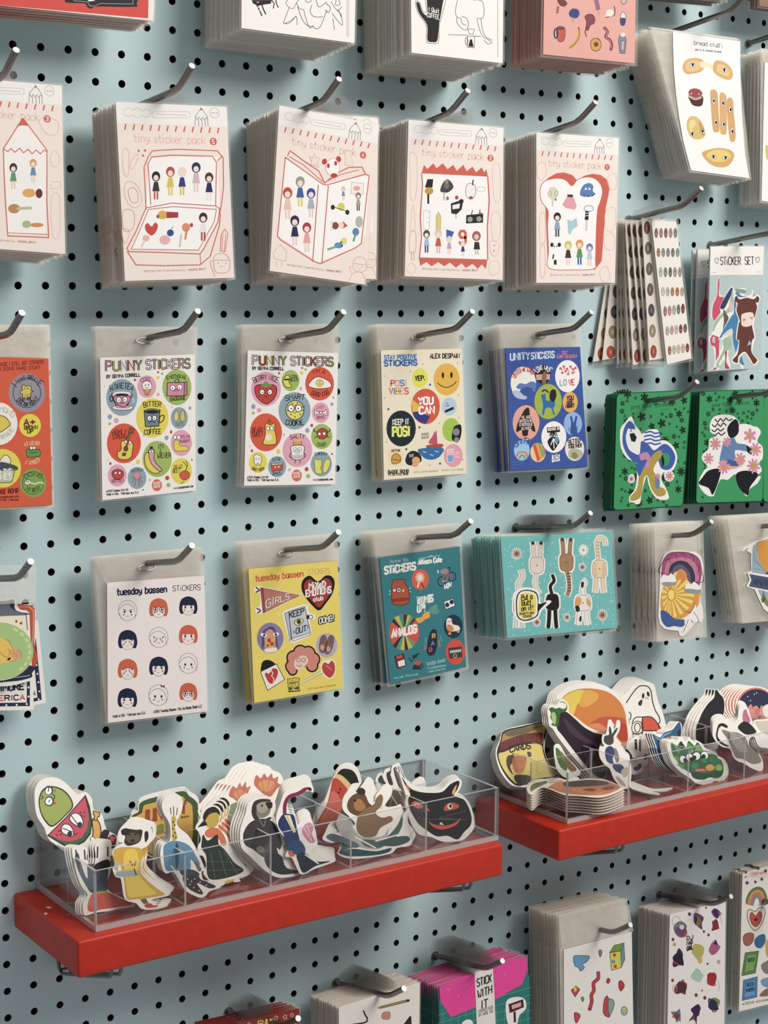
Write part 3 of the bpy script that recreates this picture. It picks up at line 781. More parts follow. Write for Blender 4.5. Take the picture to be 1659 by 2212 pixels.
# ------------------------------------------------------------------ top row, cut by the frame
pack('top_red', 'white-bordered red sticker pack with a dark framed label, top left corner', 'sticker pack', [(-175, -250), (345, -215), (331, 45), (-180, -6)], .07, (-2, -17), 8, .034, base='f3ece4', edge='cfbf9f',
     view=VA, back='white-edged sticker pack behind the red one at the top left', group='red packs at the top left', name='sticker_pack', art='''g e0453a -500,-600 960,-560 948,118 -500,-10
G 23242e 415,0 440,18 540,22 560,48 590,55 620,42 860,44 875,20 872,-120 430,-120
l e8dcd0 2 470,5 560,12 575,38 610,38 640,22 850,26 855,-30
g f3efe9 540,-20 640,-20 615,-4 600,6 570,10
''')
pack('top_zebra', 'white sticker pack with black line drawing of a zebra and hands', 'sticker pack', [(523, -240), (772, -215), (765.8, 93.3), (521.5, 60.5)], .08, (7, -17), 20, .066, base='f6f1e9', edge='d2c3a2', view=VB,
     back='white sticker pack in the stack behind the zebra drawing', group='white packs with the zebra drawing', art='''g 1d1b1a 120,0 240,0 235,22 190,28 160,35 130,22
l 1d1b1a 7 140,10 160,45 182,95
l 1d1b1a 7 180,20 188,50 205,85
l 1d1b1a 6 240,0 255,20 250,50
l 1d1b1a 6 265,0 270,25 280,45
l f4efe8 4 150,12 165,14
l f4efe8 4 155,45 172,40
l f4efe8 4 165,65 182,60
L 3c3835 3 335,0 325,20 345,45 370,50 380,30 400,0
L 3c3835 3 345,45 320,110 312,140 350,135 385,95
L 3c3835 3 320,140 352,125 388,100 392,150
L 3c3835 3 390,20 405,50 430,60 440,95 465,165 490,150
L 3c3835 3 395,40 420,110 450,150 490,160 500,170 530,160 570,60
L 3c3835 3 480,30 470,70 495,100 545,100
L 3c3835 3 505,0 520,40 545,30 570,10
L 3c3835 3 440,0 450,14 470,10 480,0
L 3c3835 3 565,20 590,45 580,75 560,60
L 3c3835 3 595,10 620,50 640,60 660,40
L 3c3835 3 600,80 640,130 662,150 655,90 630,60
L 3c3835 3 605,110 615,178
L 3c3835 3 625,0 622,30 650,25 640,0
L 3c3835 3 640,60 655,100
l 9a9590 3 690,0 690,220
l b5b0aa 3 700,0 700,215
''')
pack('top_hand', 'white sticker pack with a black hand and a figure pouring coffee', 'sticker pack', [(886, -235), (1089, -215), (1086, 136.7), (888.8, 114)], .088, (14, -17), 22, .078, base='f7f2ea', edge='d2c3a2', view=VB,
     back='white sticker pack in the stack behind the black hand drawing', group='white packs with the black hand drawing', art='''G f7f3ec 1098,10 1125,15 1140,60 1165,70 1160,0 1280,0 1262,90 1242,155 1238,250 1200,262 1165,245 1160,150 1115,80
o 55504c 3 1098,10 1125,15 1140,60 1165,70 1165,-30 1275,-30 1258,90 1240,155 1236,250 1200,260 1165,245 1162,150 1115,80
G 201e1e 1104,18 1122,18 1140,70 1170,85 1172,-40 1262,-40 1255,60 1240,140 1230,240 1200,252 1170,238 1168,150 1120,78
t f3eee6 4 26 1178,68 1240,80 0 I Quit
t f3eee6 4 26 1168,100 1240,116 0 COFFEE
L 4a4643 3 1350,0 1338,60 1345,100 1370,110
L 4a4643 3 1440,0 1500,10 1505,100 1470,110
L 4a4643 3 1350,100 1345,130 1370,165 1400,180 1415,150 1405,110 1375,98
L 4a4643 3 1370,110 1378,140 1400,150
L 4a4643 3 1465,110 1480,170 1500,215 1530,235 1555,255 1530,262 1510,240
L 4a4643 3 1490,110 1500,180 1520,220 1558,240
l 4a4643 3 1295,207 1410,210
l 4a4643 3 1450,215 1490,218
h f7f2ea 4a4643 3 1412,172 1452,175 1442,205 1420,203
h f7f2ea 2a2826 3 1410,215 1452,218 1450,285 1408,282
O 2a2826 3 1404 245 8 22
g 1a1818 1425,235 1436,235 1446,280 1414,278
l 9a9590 3 1590,0 1590,340
''')
pack('top_salmon', 'salmon pink sticker pack printed with small food and animal drawings', 'sticker pack', [(1180, -250), (1377, -225), (1370.8, 137), (1173, 117.5)], .08, (20, -18), 9, .05, base='e8a89c', edge='b9766c', view=VC,
     back='salmon pink sticker pack behind the one with food drawings', group='salmon pink packs', mg=6, art='''G 7c3f3c 400,0 430,-10 460,20 440,40 415,30
l b5564a 14 405,40 400,78
G 3c4a86 470,75 490,52 525,58 532,90 510,110 478,100
l c9a070 14 490,108 500,128
l 9a6a86 26 632,0 645,55
l c0a080 6 645,60 650,92
H 8a4a50 5c2a30 3 565,100 585,85 610,88 625,110 620,140 600,150 585,180 570,175 575,130
l 5c2a30 5 580,160 565,190 575,220
L 4a2f2c 5 690,105 712,100 740,90 745,60 740,38
e efe4d8 715 78 24 22
e efe4d8 695 92 8 8
H e9e2d8 3a3a50 3 780,85 795,72 808,90 808,110 780,110
G 3c4a86 776,110 808,110 805,145 792,155 778,145
H c8564c 3c3030 3 398,165 445,168 440,240 405,242
O 2d3c6a 8 392 200 10 28
e 7a4038 420 170 24 8
G d2a23c 525,165 535,170 535,220 515,260 480,295 470,275 500,255 520,220
L 5c4020 3 530,165 532,220 505,262 475,285
l 4a3a20 6 527,162 530,175
H d2a04c 7a4a24 4 605,240 630,228 655,240 662,275 645,302 612,300 600,270
e 7a3a34 632 265 14 14
l 7a4a24 5 640,228 650,240
L 8a4248 18 680,165 700,190 690,220 715,240 725,270 720,298
L d2a090 4 682,170 700,195 692,225 715,245 722,290
h 8a8898 4a3a48 3 775,205 800,200 812,240 805,318 775,318 765,240
e e6e2e2 792 208 16 12
h b9b6c2 4a3a48 2 782,245 802,245 798,300 782,300
H c8bca4 4a3020 3 780,-20 815,-20 808,20 786,20
''')
# ------------------------------------------------------------------ right of the top row: bread packs, sleeves, narrow packs
BQ = [(1453.2, 68), (1599.7, 88.6), (1618.9, 385), (1493, 368)]
pack('bread', 'white sticker pack printed with breads that have eyes, in a clear sleeve', 'sticker pack', BQ, .056, (28, -12), 13, .042, base='f8f5f2', edge='d9d4cc', view=VR,
     outline=px(VR, parse('657,330 1010,385 1368,436 1366,640 1375,1000 1390,1300 1418,1640')) + [(1618.9, 385), (1493, 368)] + px(VR, parse('812,1660 765,1480 725,1250 690,1000 668,750 658,500')),
     sleeve=((1405, 58), (1592, 82)), back='clear sleeved sticker pack in the stack behind the bread stickers', group='bread sticker packs', fmat=FILM2, slot=False, rj=.012, art='''t 3a3634 5 42 880,470 1150,500 0 bread club
d 3a3634 5 1175,478 1175,502
t 5a5654 2.5 12 1142,466 1160,468 0 tm
t 4a4644 3.5 20 892,530 1168,556 0 garlic & cheese breads
G e2b067 760,690 790,640 850,615 930,615 985,650 990,700 960,750 880,775 800,780 765,740
G edc98c 790,690 830,640 900,635 940,660 940,720 880,750 810,750
G f7e6c2 940,655 1000,655 1080,680 1110,650 1140,690 1110,760 1060,725 1000,700 960,720
G e2b067 1090,660 1130,635 1210,660 1270,720 1290,790 1260,840 1190,830 1120,790 1080,740
G edc98c 1130,680 1200,690 1250,750 1240,800 1180,790 1120,750
E fff 2a2420 4 866 690 28 22
e 1a1614 866 684 12 18
E fff 2a2420 4 1198 740 28 22
e 1a1614 1198 738 12 18
G 5c2c30 825,1000 965,1010 968,1100 930,1122 870,1110 840,1070
e c9c3c0 893 985 76 52 8
e a8454a 893 980 72 48 8
d e8d0c8 8 850,985 930,992
L efe6e2 8 822,1015 890,1050 960,1030
G dca96a 1050,980 1075,945 1110,955 1130,1010 1140,1200 1148,1360 1120,1395 1080,1370 1062,1200
G e0ae70 1148,1010 1165,975 1200,985 1222,1040 1225,1250 1222,1400 1190,1420 1155,1390 1150,1200
G dca96a 1225,1060 1255,1028 1290,1060 1300,1200 1318,1420 1300,1492 1260,1480 1240,1350 1228,1200
E fff 3a2a20 4 1088 1063 18 34
e 1a1614 1088 1063 10 20
E fff 3a2a20 4 1183 1088 18 34
e 1a1614 1185 1088 10 20
E fff 3a2a20 4 1262 1155 18 34
e 1a1614 1265 1155 10 20
E fff 3a2a20 4 1108 1288 18 34
e 1a1614 1110 1290 10 20
E fff 3a2a20 4 1190 1310 18 34
e 1a1614 1193 1310 10 20
E fff 3a2a20 4 1280 1382 18 34
e 1a1614 1283 1385 10 20
G dfc070 812,1260 850,1225 910,1235 960,1290 995,1380 990,1440 930,1470 860,1455 815,1390 800,1320
G ebd898 830,1290 870,1260 900,1300 870,1350 840,1400
G cf9a4e 930,1270 985,1360 985,1430 950,1400
E fff 2a2420 4 865 1415 24 18
e 1a1614 862 1412 12 16
E fff 2a2420 4 972 1390 22 20
e 1a1614 970 1386 12 14
G e0aa60 960,1620 1040,1575 1150,1560 1260,1580 1305,1640 1250,1740 1160,1765 1050,1730
G ecd06e 1010,1630 1100,1580 1220,1590 1265,1650 1200,1700 1080,1700
E fff 2a2420 4 1085 1655 28 18
e 1a1614 1085 1652 13 16
E fff 2a2420 4 1210 1665 28 18
e 1a1614 1212 1662 13 16
''')
pack('right_sleeves', 'clear sleeved white sticker sheet cut off by the right edge, beside the bread stickers', 'sticker pack', [(1652, 134), (1775, 150), (1772, 450), (1645, 434)], .05, (33, -12), 7, .03, base='f4f1ec', edge='d4cec2', view=VC,
     sleeve=((1643, 104), (1780, 122)), fmat=FILM2, slot=False, back='clear sleeved sheet in the stack cut off by the right edge', group='sleeved sheets at the right edge', art='G d8c070 1645,870 1665,880 1665,950 1648,940\n')
pack('top_sleeves', 'grey sleeved pack above the bread stickers, only its bottom edge in the frame', 'sticker pack', [(1400, -290), (1545, -275), (1568, 2), (1420, -12)], .056, (27, -18), 4, .02, base='8f8d7c', edge='77756a', view=V1, fmat=FILM,
     back='grey sleeved pack at the top edge, behind the front one', group='grey sleeves at the top edge', sleeve=((1395, -300), (1550, -285)), slot=False)
pack('corner_pack', 'brown and pink pack at the top right corner, only its bottom edge in the frame', 'sticker pack', [(1640, -250), (1780, -240), (1775, 30), (1640, 13)], .056, (33, -18), 4, .012, base='9a7460', edge='8a6656', view=V1,
     back='brown pack at the top right corner, behind the front one', group='brown packs at the top right corner')
# narrow packs of small round stickers, fanned
ROWC = ['8d6a66 a87a7c 8d5a5e a58a88 8a7a76', 'b07a58 8a9480 7d8c84 6f7d72 8f9a94', 'b4bab0 7f8a80 667060 9a9a84 b09084', 'c6c6bc b5b5ae a88858 c8683c b0a890', '9a7a70 c08a78 b0aeac 7a7468 8a3a3c',
        'b4aca0 c89a98 c8b8a0 9a3a44 5c6a58', 'b06a54 c4bca0 cbbf98 c8b09a 8c4038']
def narrow_art():
    s = ''
    for r, row in enumerate(ROWC):
        for c, cc in enumerate(row.split()):
            x = (655, 685, 710, 740, 760, 780, 805)[r] - 10 + c * 40 + (0, 0, 4, 2, -4, 0, 0)[c]; x = 655 + 20 * r + c * 43 - 3 * c * (r > 3); y = 255 + r * 176 - c * (6 if r > 3 else 0) + 8
            s += f'E {cc} 5a504a 2.5 {x} {y} 15 {44 if r in (0, 2, 4) else 40}\n'
            s += (f'l 3a3432 3 {x-5},{y-12} {x+5},{y-2}\nl efe6da 3 {x-4},{y+6} {x+4},{y+14}\n')
    return s
nq = px(VS, [(612, 150), (835, 160), (972, 1390), (752, 1445)])
NG = 'narrow packs of small round stickers'
nfront = pack('narrow', 'narrow white sticker sheet with rows of tiny oval stickers, foremost of the fanned stack', 'sticker pack', nq, .047, (26, -4), 1, 0, base='f1ebe2', edge='c9bda8', view=VS, art=narrow_art(), mg=5,
     group=NG, tabm=TABD, tab=px(VS, [(380, 160), (470, 60), (620, 0), (720, 10), (740, 140)]))
# (top-left, bottom-left) of each fanned sheet and whether its column of round stickers faces out
fans = [(525, 130, 592, 1410, .042, 60), (470, 160, 575, 1440, .038, 60), (420, 160, 525, 1440, .034, 80), (375, 155, 446, 1450, .030, 90), (350, 150, 405, 1430, .026, 60), (330, 150, 385, 1430, .022, 60), (315, 148, 345, 1430, .018, 60), (300, 150, 305, 1440, .014, 60), (300, 160, 170, 1405, .010, 130), (290, 180, 85, 1420, .006, 110)]
for k, (x0, y0, x1, y1, d, w) in enumerate(fans):
    sf = flat(d); mb = MB()
    q = px(VS, [(x0, y0), (x0 + 205, y0 + 8), (x1 + 215, y1 - 35), (x1, y1)])
    slab(mb, q, sf, .0004, 'e6dccd', 'c4b08c')
    A = Art(mb, sf, VS)
    for r in range(7):
        t = (r + 0.35) / 6.9; cx = x0 + (x1 - x0) * t + (34 if k < 8 else 66); cy = y0 + (y1 - y0) * t + 20 + (8 if k >= 8 else 0)
        if k < 8: cx += 10
        A.run(f'E {("8a5a50", "7a6a5c", "70665c", "6d6058", "4c5058", "a08a6c", "b04a34")[r]} 3a302c 4 {cx} {cy} {(26 if k<8 else 36)} {56}\nE {("a87a6c", "9a8a7c", "8c8478", "86786c", "6c7078", "c4ac88", "d06a44")[r]} 4a3c34 3 {cx} {cy} {(12 if k<8 else 18)} {28}\n')
    H = Vector((26 * IN, -d, 4 * IN + .13 * d)); o = mb.build('sticker_pack', PAPER, origin=H)
    f = MB(); bk = flat(d - .0006); f.face([bk.at(*p) for p in px(VS, [(x0 - 8, y0 - 12), (x0 + 212, y0 - 4), (x1 + 225, y1 + 20), (x1 - 8, y1 + 40)])]); f.build('plastic_sleeve', FILM, o, origin=H)
    tag(o, 'narrow white sheet of round stickers in the fanned stack, its left column of stickers showing', 'sticker pack', NG)
# bear-suit sticker packs with a folded header card
SQ = px(VS, [(1142, 385), (1622, 382), (1600, 1475), (1115, 1508)])
SA = '''g b9cbca 1138,645 1618,635 1600,1475 1115,1508
g f6f0e8 1142,385 1622,382 1614,637 1138,643
l 8f8a84 3 1150,620 1195,618
l 8f8a84 3 1550,614 1598,612
t 1d1b1a 7 68 1232,548 1412,548 0 STiCKER
t 1d1b1a 7 68 1452,546 1530,544 0 SET
o 1d1b1a 4 1198,540 1180,508 1182,490 1198,492 1210,486 1216,500 1210,520
o 1d1b1a 4 1562,530 1546,500 1548,484 1562,486 1576,478 1584,494 1576,516
d 1d1b1a 3 1192,502 1205,502 1556,496 1570,494
G f3eee6 1200,820 1198,720 1215,655 1228,720 1226,815 1270,830 1250,860 1300,1000 1240,1040 1230,1140 1230,1260 1230,1460 1190,1492 1150,1480 1180,1450 1170,1300 1130,1240 1135,1190 1175,1170 1200,1120 1180,1050 1150,1020 1160,900
G d64a68 1203,820 1205,720 1217,665 1224,720 1220,830 1262,838 1240,900 1240,980 1210,1030 1180,1050 1158,1012 1165,910
G d64a68 1196,1170 1225,1110 1222,1260 1215,1400 1200,1480 1160,1488 1185,1450 1188,1300 1150,1270 1138,1220 1160,1180
G b9cbca 1160,1205 1180,1195 1182,1250 1160,1240
G f3eee6 1325,745 1350,760 1350,830 1345,1000 1300,1200 1330,1270 1300,1340 1320,1450 1310,1480 1265,1478 1270,1400 1220,1460 1170,1460 1230,1330 1240,1220 1170,1180 1150,1170 1180,1050 1230,980 1228,920 1280,820
G 37406a 1332,752 1338,790 1290,900 1262,945 1232,942 1236,905 1290,810
G 9fc0a0 1340,775 1350,900 1330,960 1260,1010 1200,1080 1170,1150 1160,1130 1190,1040 1250,980 1300,940 1320,850
G 6a5c50 1258,950 1285,990 1305,1030 1270,1100 1252,1140 1262,1060
G 9fc0a0 1250,1225 1310,1200 1330,1290 1280,1330 1240,1400 1215,1440 1240,1470 1190,1455 1230,1370 1260,1300
G c23e5c 1272,1330 1290,1330 1285,1420 1312,1478 1270,1475 1275,1400
G e9b8ae 1315,900 1340,880 1345,960 1318,970
G f3eee6 1365,770 1450,760 1465,800 1440,820 1500,820 1520,770 1530,840 1420,850 1420,1100 1410,1300 1440,1450 1420,1480 1370,1330 1340,1130 1225,1215 1225,1190 1340,1000 1350,840
G 3f86b4 1375,790 1430,830 1520,830 1525,790 1530,835 1440,850 1400,900 1395,1000 1390,1200 1430,1400 1445,1450 1400,1420 1350,1260 1330,1140 1235,1205 1230,1185 1330,1010 1350,985 1355,850
G 8f9c98 1370,765 1455,775 1455,805 1380,800
G e6dcd0 1250,1180 1330,1120 1335,1180 1260,1190
l 7a8a90 2 1240,1185 1350,1130
G f6f0e8 1348,840 1365,810 1400,840 1480,835 1540,830 1565,815 1592,850 1575,890 1560,960 1540,1030 1530,1100 1545,1200 1530,1250 1520,1340 1570,1400 1570,1425 1530,1455 1490,1400 1450,1345 1410,1380 1390,1440 1340,1430 1335,1390 1370,1340 1395,1240 1370,1210 1385,1080 1395,1040 1365,960 1375,900
G 6d3a2e 1360,845 1378,828 1402,858 1470,845 1530,858 1560,830 1580,850 1572,885 1550,890 1560,930 1540,1010 1520,1050 1515,1100 1535,1200 1515,1230 1510,1330 1560,1400 1560,1412 1530,1442 1500,1395 1450,1330 1395,1370 1385,1430 1345,1415 1345,1395 1385,1345 1400,1230 1378,1215 1395,1080 1405,1050 1375,960 1385,895 1365,880
G f4dfd4 1418,1050 1420,1000 1440,985 1490,975 1525,985 1530,1030 1515,1085 1470,1105 1425,1095
e eaa9a0 1443 1048 14 16
e eaa9a0 1512 1030 12 14
L 5a3028 3 1432,1030 1446,1038 1458,1030
L 5a3028 3 1492,1020 1504,1026 1514,1018
l 8a4a40 3 1468,1076 1480,1074
g 9fbccb 1490,1225 1510,1262 1472,1275
L 512a22 3 1480,1130 1470,1170 1475,1230
'''
pack('bear', 'sticker pack with white header card and a figure in a brown bear suit, front one', 'sticker pack', SQ, .045, (31, -3), 1, 0, base='b9cbca', edge='d9d0c4', view=VS, art=SA, mg=3, group='bear-suit sticker packs', t=.002)
for k, (dx, dy, dd) in enumerate(((-128, 16, .0195), (-180, 22, .027))):
    q = [(x + dx / 4.158, y + (dy / 4.158)) for x, y in SQ]
    o = bpy.data.objects[list(x.name for x in C.objects if x.get('label', '').startswith('sticker pack with white header'))[0]]
    c = copy_thing(o, (0, dd, -0.0005 - .13 * dd)); tag(c, ('bear-suit sticker pack behind the front one, half hidden', 'bear-suit sticker pack at the back, only its left strip showing')[k], 'sticker pack', 'bear-suit sticker packs')
# ------------------------------------------------------------------ row of round-sticker sheets
PUN = '''T e8a0b4/e6d23c/f3ece4/d8503c/a9bf4c 5 1d1b1a 14 60 678,536 905,530 0 PUNNY
T f3ece4/e8a0b4/a9bf4c/e8c08a/f3ece4 5 1d1b1a 14 58 936,526 1214,518 0 STICKERS
t 1d1b1a 5 20 682,584 898,572 0 BY GEMMA CORRELL
'''
pun1 = PUN + '''e 8fa9b5 780 707 100 118
e e9a3bb 940 637 60 72
e a2bd55 1132 642 93 115
e ead534 975 838 104 126
e 8fa9b5 1147 838 55 70
e e2502c 793 1000 109 128
e a2bd55 1006 1100 94 116
e e9a3bb 1160 998 68 84
e e9a3bb 750 1206 60 71
e 8fa9b5 877 1222 60 71
e ead534 1160 1178 68 84
e d9604c 1004 1268 32 38
t 1d1b1a 5 34 708,668 846,664 18 ANXIETEA
H d58aa8 1d1b1a 5 720,680 838,680 832,720 810,765 785,775 750,765 725,720
e f6efe8 780 684 58 15
e 2a1a18 780 690 44 9
O 1d1b1a 6 712 715 10 18
E f6efe8 1d1b1a 4 785 772 68 16
e d58aa8 785 768 50 9
H d58aa8 1d1b1a 4 730,700 830,700 822,740 790,768 745,745
E fff 1d1b1a 4 760 722 15 18
E fff 1d1b1a 4 800 720 15 18
d 1d1b1a 4 762,724 798,722
L 1d1b1a 4 770,748 780,740 790,746
L eee 4 845,710 858,725 850,745
t 5a2038 3 20 906,608 966,604 8 COOL
G f6efe8 912,640 910,620 935,600 965,615 972,645 960,656 920,656
o 1d1b1a 3 912,640 910,620 935,600 965,615 972,645 960,656 920,656
h e0b060 1d1b1a 3 918,658 964,656 952,690 932,692
l 1d1b1a 2 925,660 950,690
l 1d1b1a 2 955,660 935,690
d 1d1b1a 4 930,628 950,626
L 1d1b1a 3 930,640 940,648 950,640
t 1d1b1a 4 24 1070,594 1192,590 8 EMOTIONAL
h d98aa6 1d1b1a 5 1070,612 1180,610 1178,698 1068,696
h c47a96 1d1b1a 4 1180,610 1196,606 1198,690 1178,698
O 1d1b1a 5 1132 602 14 10
E fff 1d1b1a 3 1105 645 16 16
E fff 1d1b1a 3 1150 640 16 16
d 1d1b1a 4 1103,648 1148,644
L 1d1b1a 4 1112,668 1128,655 1142,665
t 1d1b1a 4 26 1090,730 1188,720 0 BAGGAGE
t 1d1b1a 5 32 922,772 1026,768 6 BITTER
h 6f8791 1d1b1a 5 922,790 1024,786 1016,890 930,894
e 1d1b1a 973 794 52 17
e 6f8791 973 791 46 10
e 2a1c18 973 796 40 9
o 1d1b1a 6 1024,830 1048,822 1046,850 1022,868
E fff 1d1b1a 4 956 840 14 16
E fff 1d1b1a 4 988 838 14 16
d 1d1b1a 4 957,842 987,840
L 1d1b1a 4 950,870 970,860 994,868
l 1d1b1a 4 962,894 962,912
l 1d1b1a 4 988,892 988,912
t 1d1b1a 5 30 924,945 1030,938 0 COFFEE
H e2cf7c 5a4a28 3 1128,788 1144,830 1130,860 1112,840
H d9c25c 5a4a28 3 1160,795 1180,795 1180,815 1185,850 1165,860 1152,840 1155,815
t 4a5a62 3 24 1122,892 1174,888 0 NUTS
t 5a2014 4 28 722,948 804,942 6 HIGHLY
t 5a2014 4 28 720,974 806,968 0 STRUNG
H e8cf4c 1d1b1a 4 775,990 815,985 850,1000 848,1040 838,1090 800,1105 758,1095 752,1060 775,1040
l 8a5a2c 16 810,1020 835,920
l 1d1b1a 4 803,985 828,925
h 8a5a2c 1d1b1a 3 828,900 858,908 850,940 824,930
E 7a4a24 1d1b1a 3 805 1035 14 16
E fff 1d1b1a 3 805 990 9 10
E fff 1d1b1a 3 832 996 9 10
h 7a4a24 1d1b1a 3 785,1060 808,1064 800,1082 782,1078
t 1d1b1a 4 30 1014,1036 1046,1032 0 I'M
t 1d1b1a 4 30 1020,1066 1034,1066 0 A
t 1d1b1a 4 30 1008,1096 1092,1090 0 WIENER
H e8d23c 1d1b1a 4 930,1070 950,1062 965,1120 1000,1160 1030,1165 1015,1190 980,1190 940,1160 925,1110
H e0a0a8 1d1b1a 4 950,1050 970,1035 988,1050 985,1100 1010,1140 1035,1165 1025,1180 985,1150 960,1110
E fff 1d1b1a 3 960 1052 8 9
E fff 1d1b1a 3 976 1052 8 9
h 1d1b1a 1d1b1a 2 962,1022 976,1022 978,1036 958,1036
t 8a3a5a 3 18 1150,968 1214,964 0 FEELING
t 8a3a5a 3 18 1152,998 1212,992 0 RUBBER
H e8d23c 5a4a28 3 1115,985 1145,985 1150,1015 1195,1020 1205,1040 1180,1048 1120,1045
E fff 5a4a28 3 1120 962 10 13
E fff 5a4a28 3 1144 962 10 13
H c8402c 1d1b1a 4 720,1180 750,1168 785,1178 788,1210 765,1232 735,1228 718,1205
l 4a6a2c 4 748,1172 755,1158
E fff 1d1b1a 3 740 1190 8 9
E fff 1d1b1a 3 765 1190 8 9
t 5a2038 3 22 716,1255 790,1248 0 ROTTEN
E e08aa0 4a5a62 2 875 1208 22 24
l 9a5a74 5 840,1215 862,1222 845,1255
l 9a5a74 5 910,1215 890,1222 908,1255
l 9a5a74 5 868,1230 862,1275
l 9a5a74 5 885,1230 892,1275
t 4a5a62 3 18 846,1190 905,1184 10 SUCKER
t 1d1b1a 3 24 1114,1166 1166,1160 0 DEAD
t 1d1b1a 3 24 1106,1190 1152,1184 0 BEET
H d85838 5a2a1c 3 1150,1195 1180,1175 1212,1190 1208,1220 1180,1235 1155,1220
L 5a2a1c 3 1180,1235 1165,1255 1155,1252
L 5a7a3c 5 1182,1180 1195,1150 1178,1125 1170,1115
L 5a7a3c 5 1186,1180 1200,1140 1190,1112
t f6e0d4 3 16 982,1264 1028,1260 0 BADGE
t f6e0d4 3 16 984,1286 1024,1282 0 BOMB
e e8a0b4 744 855 16 17
e e8a0b4 1012 687 9 11
e a2bd55 1078 1267 13 14
e a2bd55 702 875 9 9
e 8fa9b5 1066 965 12 15
e 8fa9b5 703 831 14 17
e c9402c 1070 1222 13 14
e ead534 883 1118 13 15
e ead534 1010 580 11 12
e c9402c 864 595 8 8
e c9402c 1095 928 8 11
e c9402c 1012 545 7 7
e e8a0b4 958 1235 8 8
e c9402c 706 1130 8 9
e c8c0b8 920 948 7 8
e c8c0b8 1100 770 5 6
e 8fa9b5 1216 775 9 11
e a2bd55 1038 555 7 9
e c9402c 1228 1105 5 6
e c9402c 916 1298 5 6
d c8c0b8 4 668,637 690,1105 1215,635 855,1140 1210,885 930,1330
t 3a3634 3 14 680,1314 822,1302 0 @2019 Gemma Correll
t 1d1b1a 3 14 682,1334 888,1320 0 Made in USA | Fabrique aux E.U.
t 1d1b1a 3 14 1112,1294 1236,1280 0 www.badgebomb.com
'''
PUN2 = '''T f3ece4/d8503c/e6d23c/e8a0b4/a9bf4c 5 1d1b1a 14 56 196,496 408,500 0 PUNNY
T f3ece4/e8a0b4/a9bf4c/e8c08a/d8503c 5 1d1b1a 14 54 440,500 708,506 0 STICKERS
t 1d1b1a 5 18 194,528 396,532 0 BY GEMMA CORRELL
'''
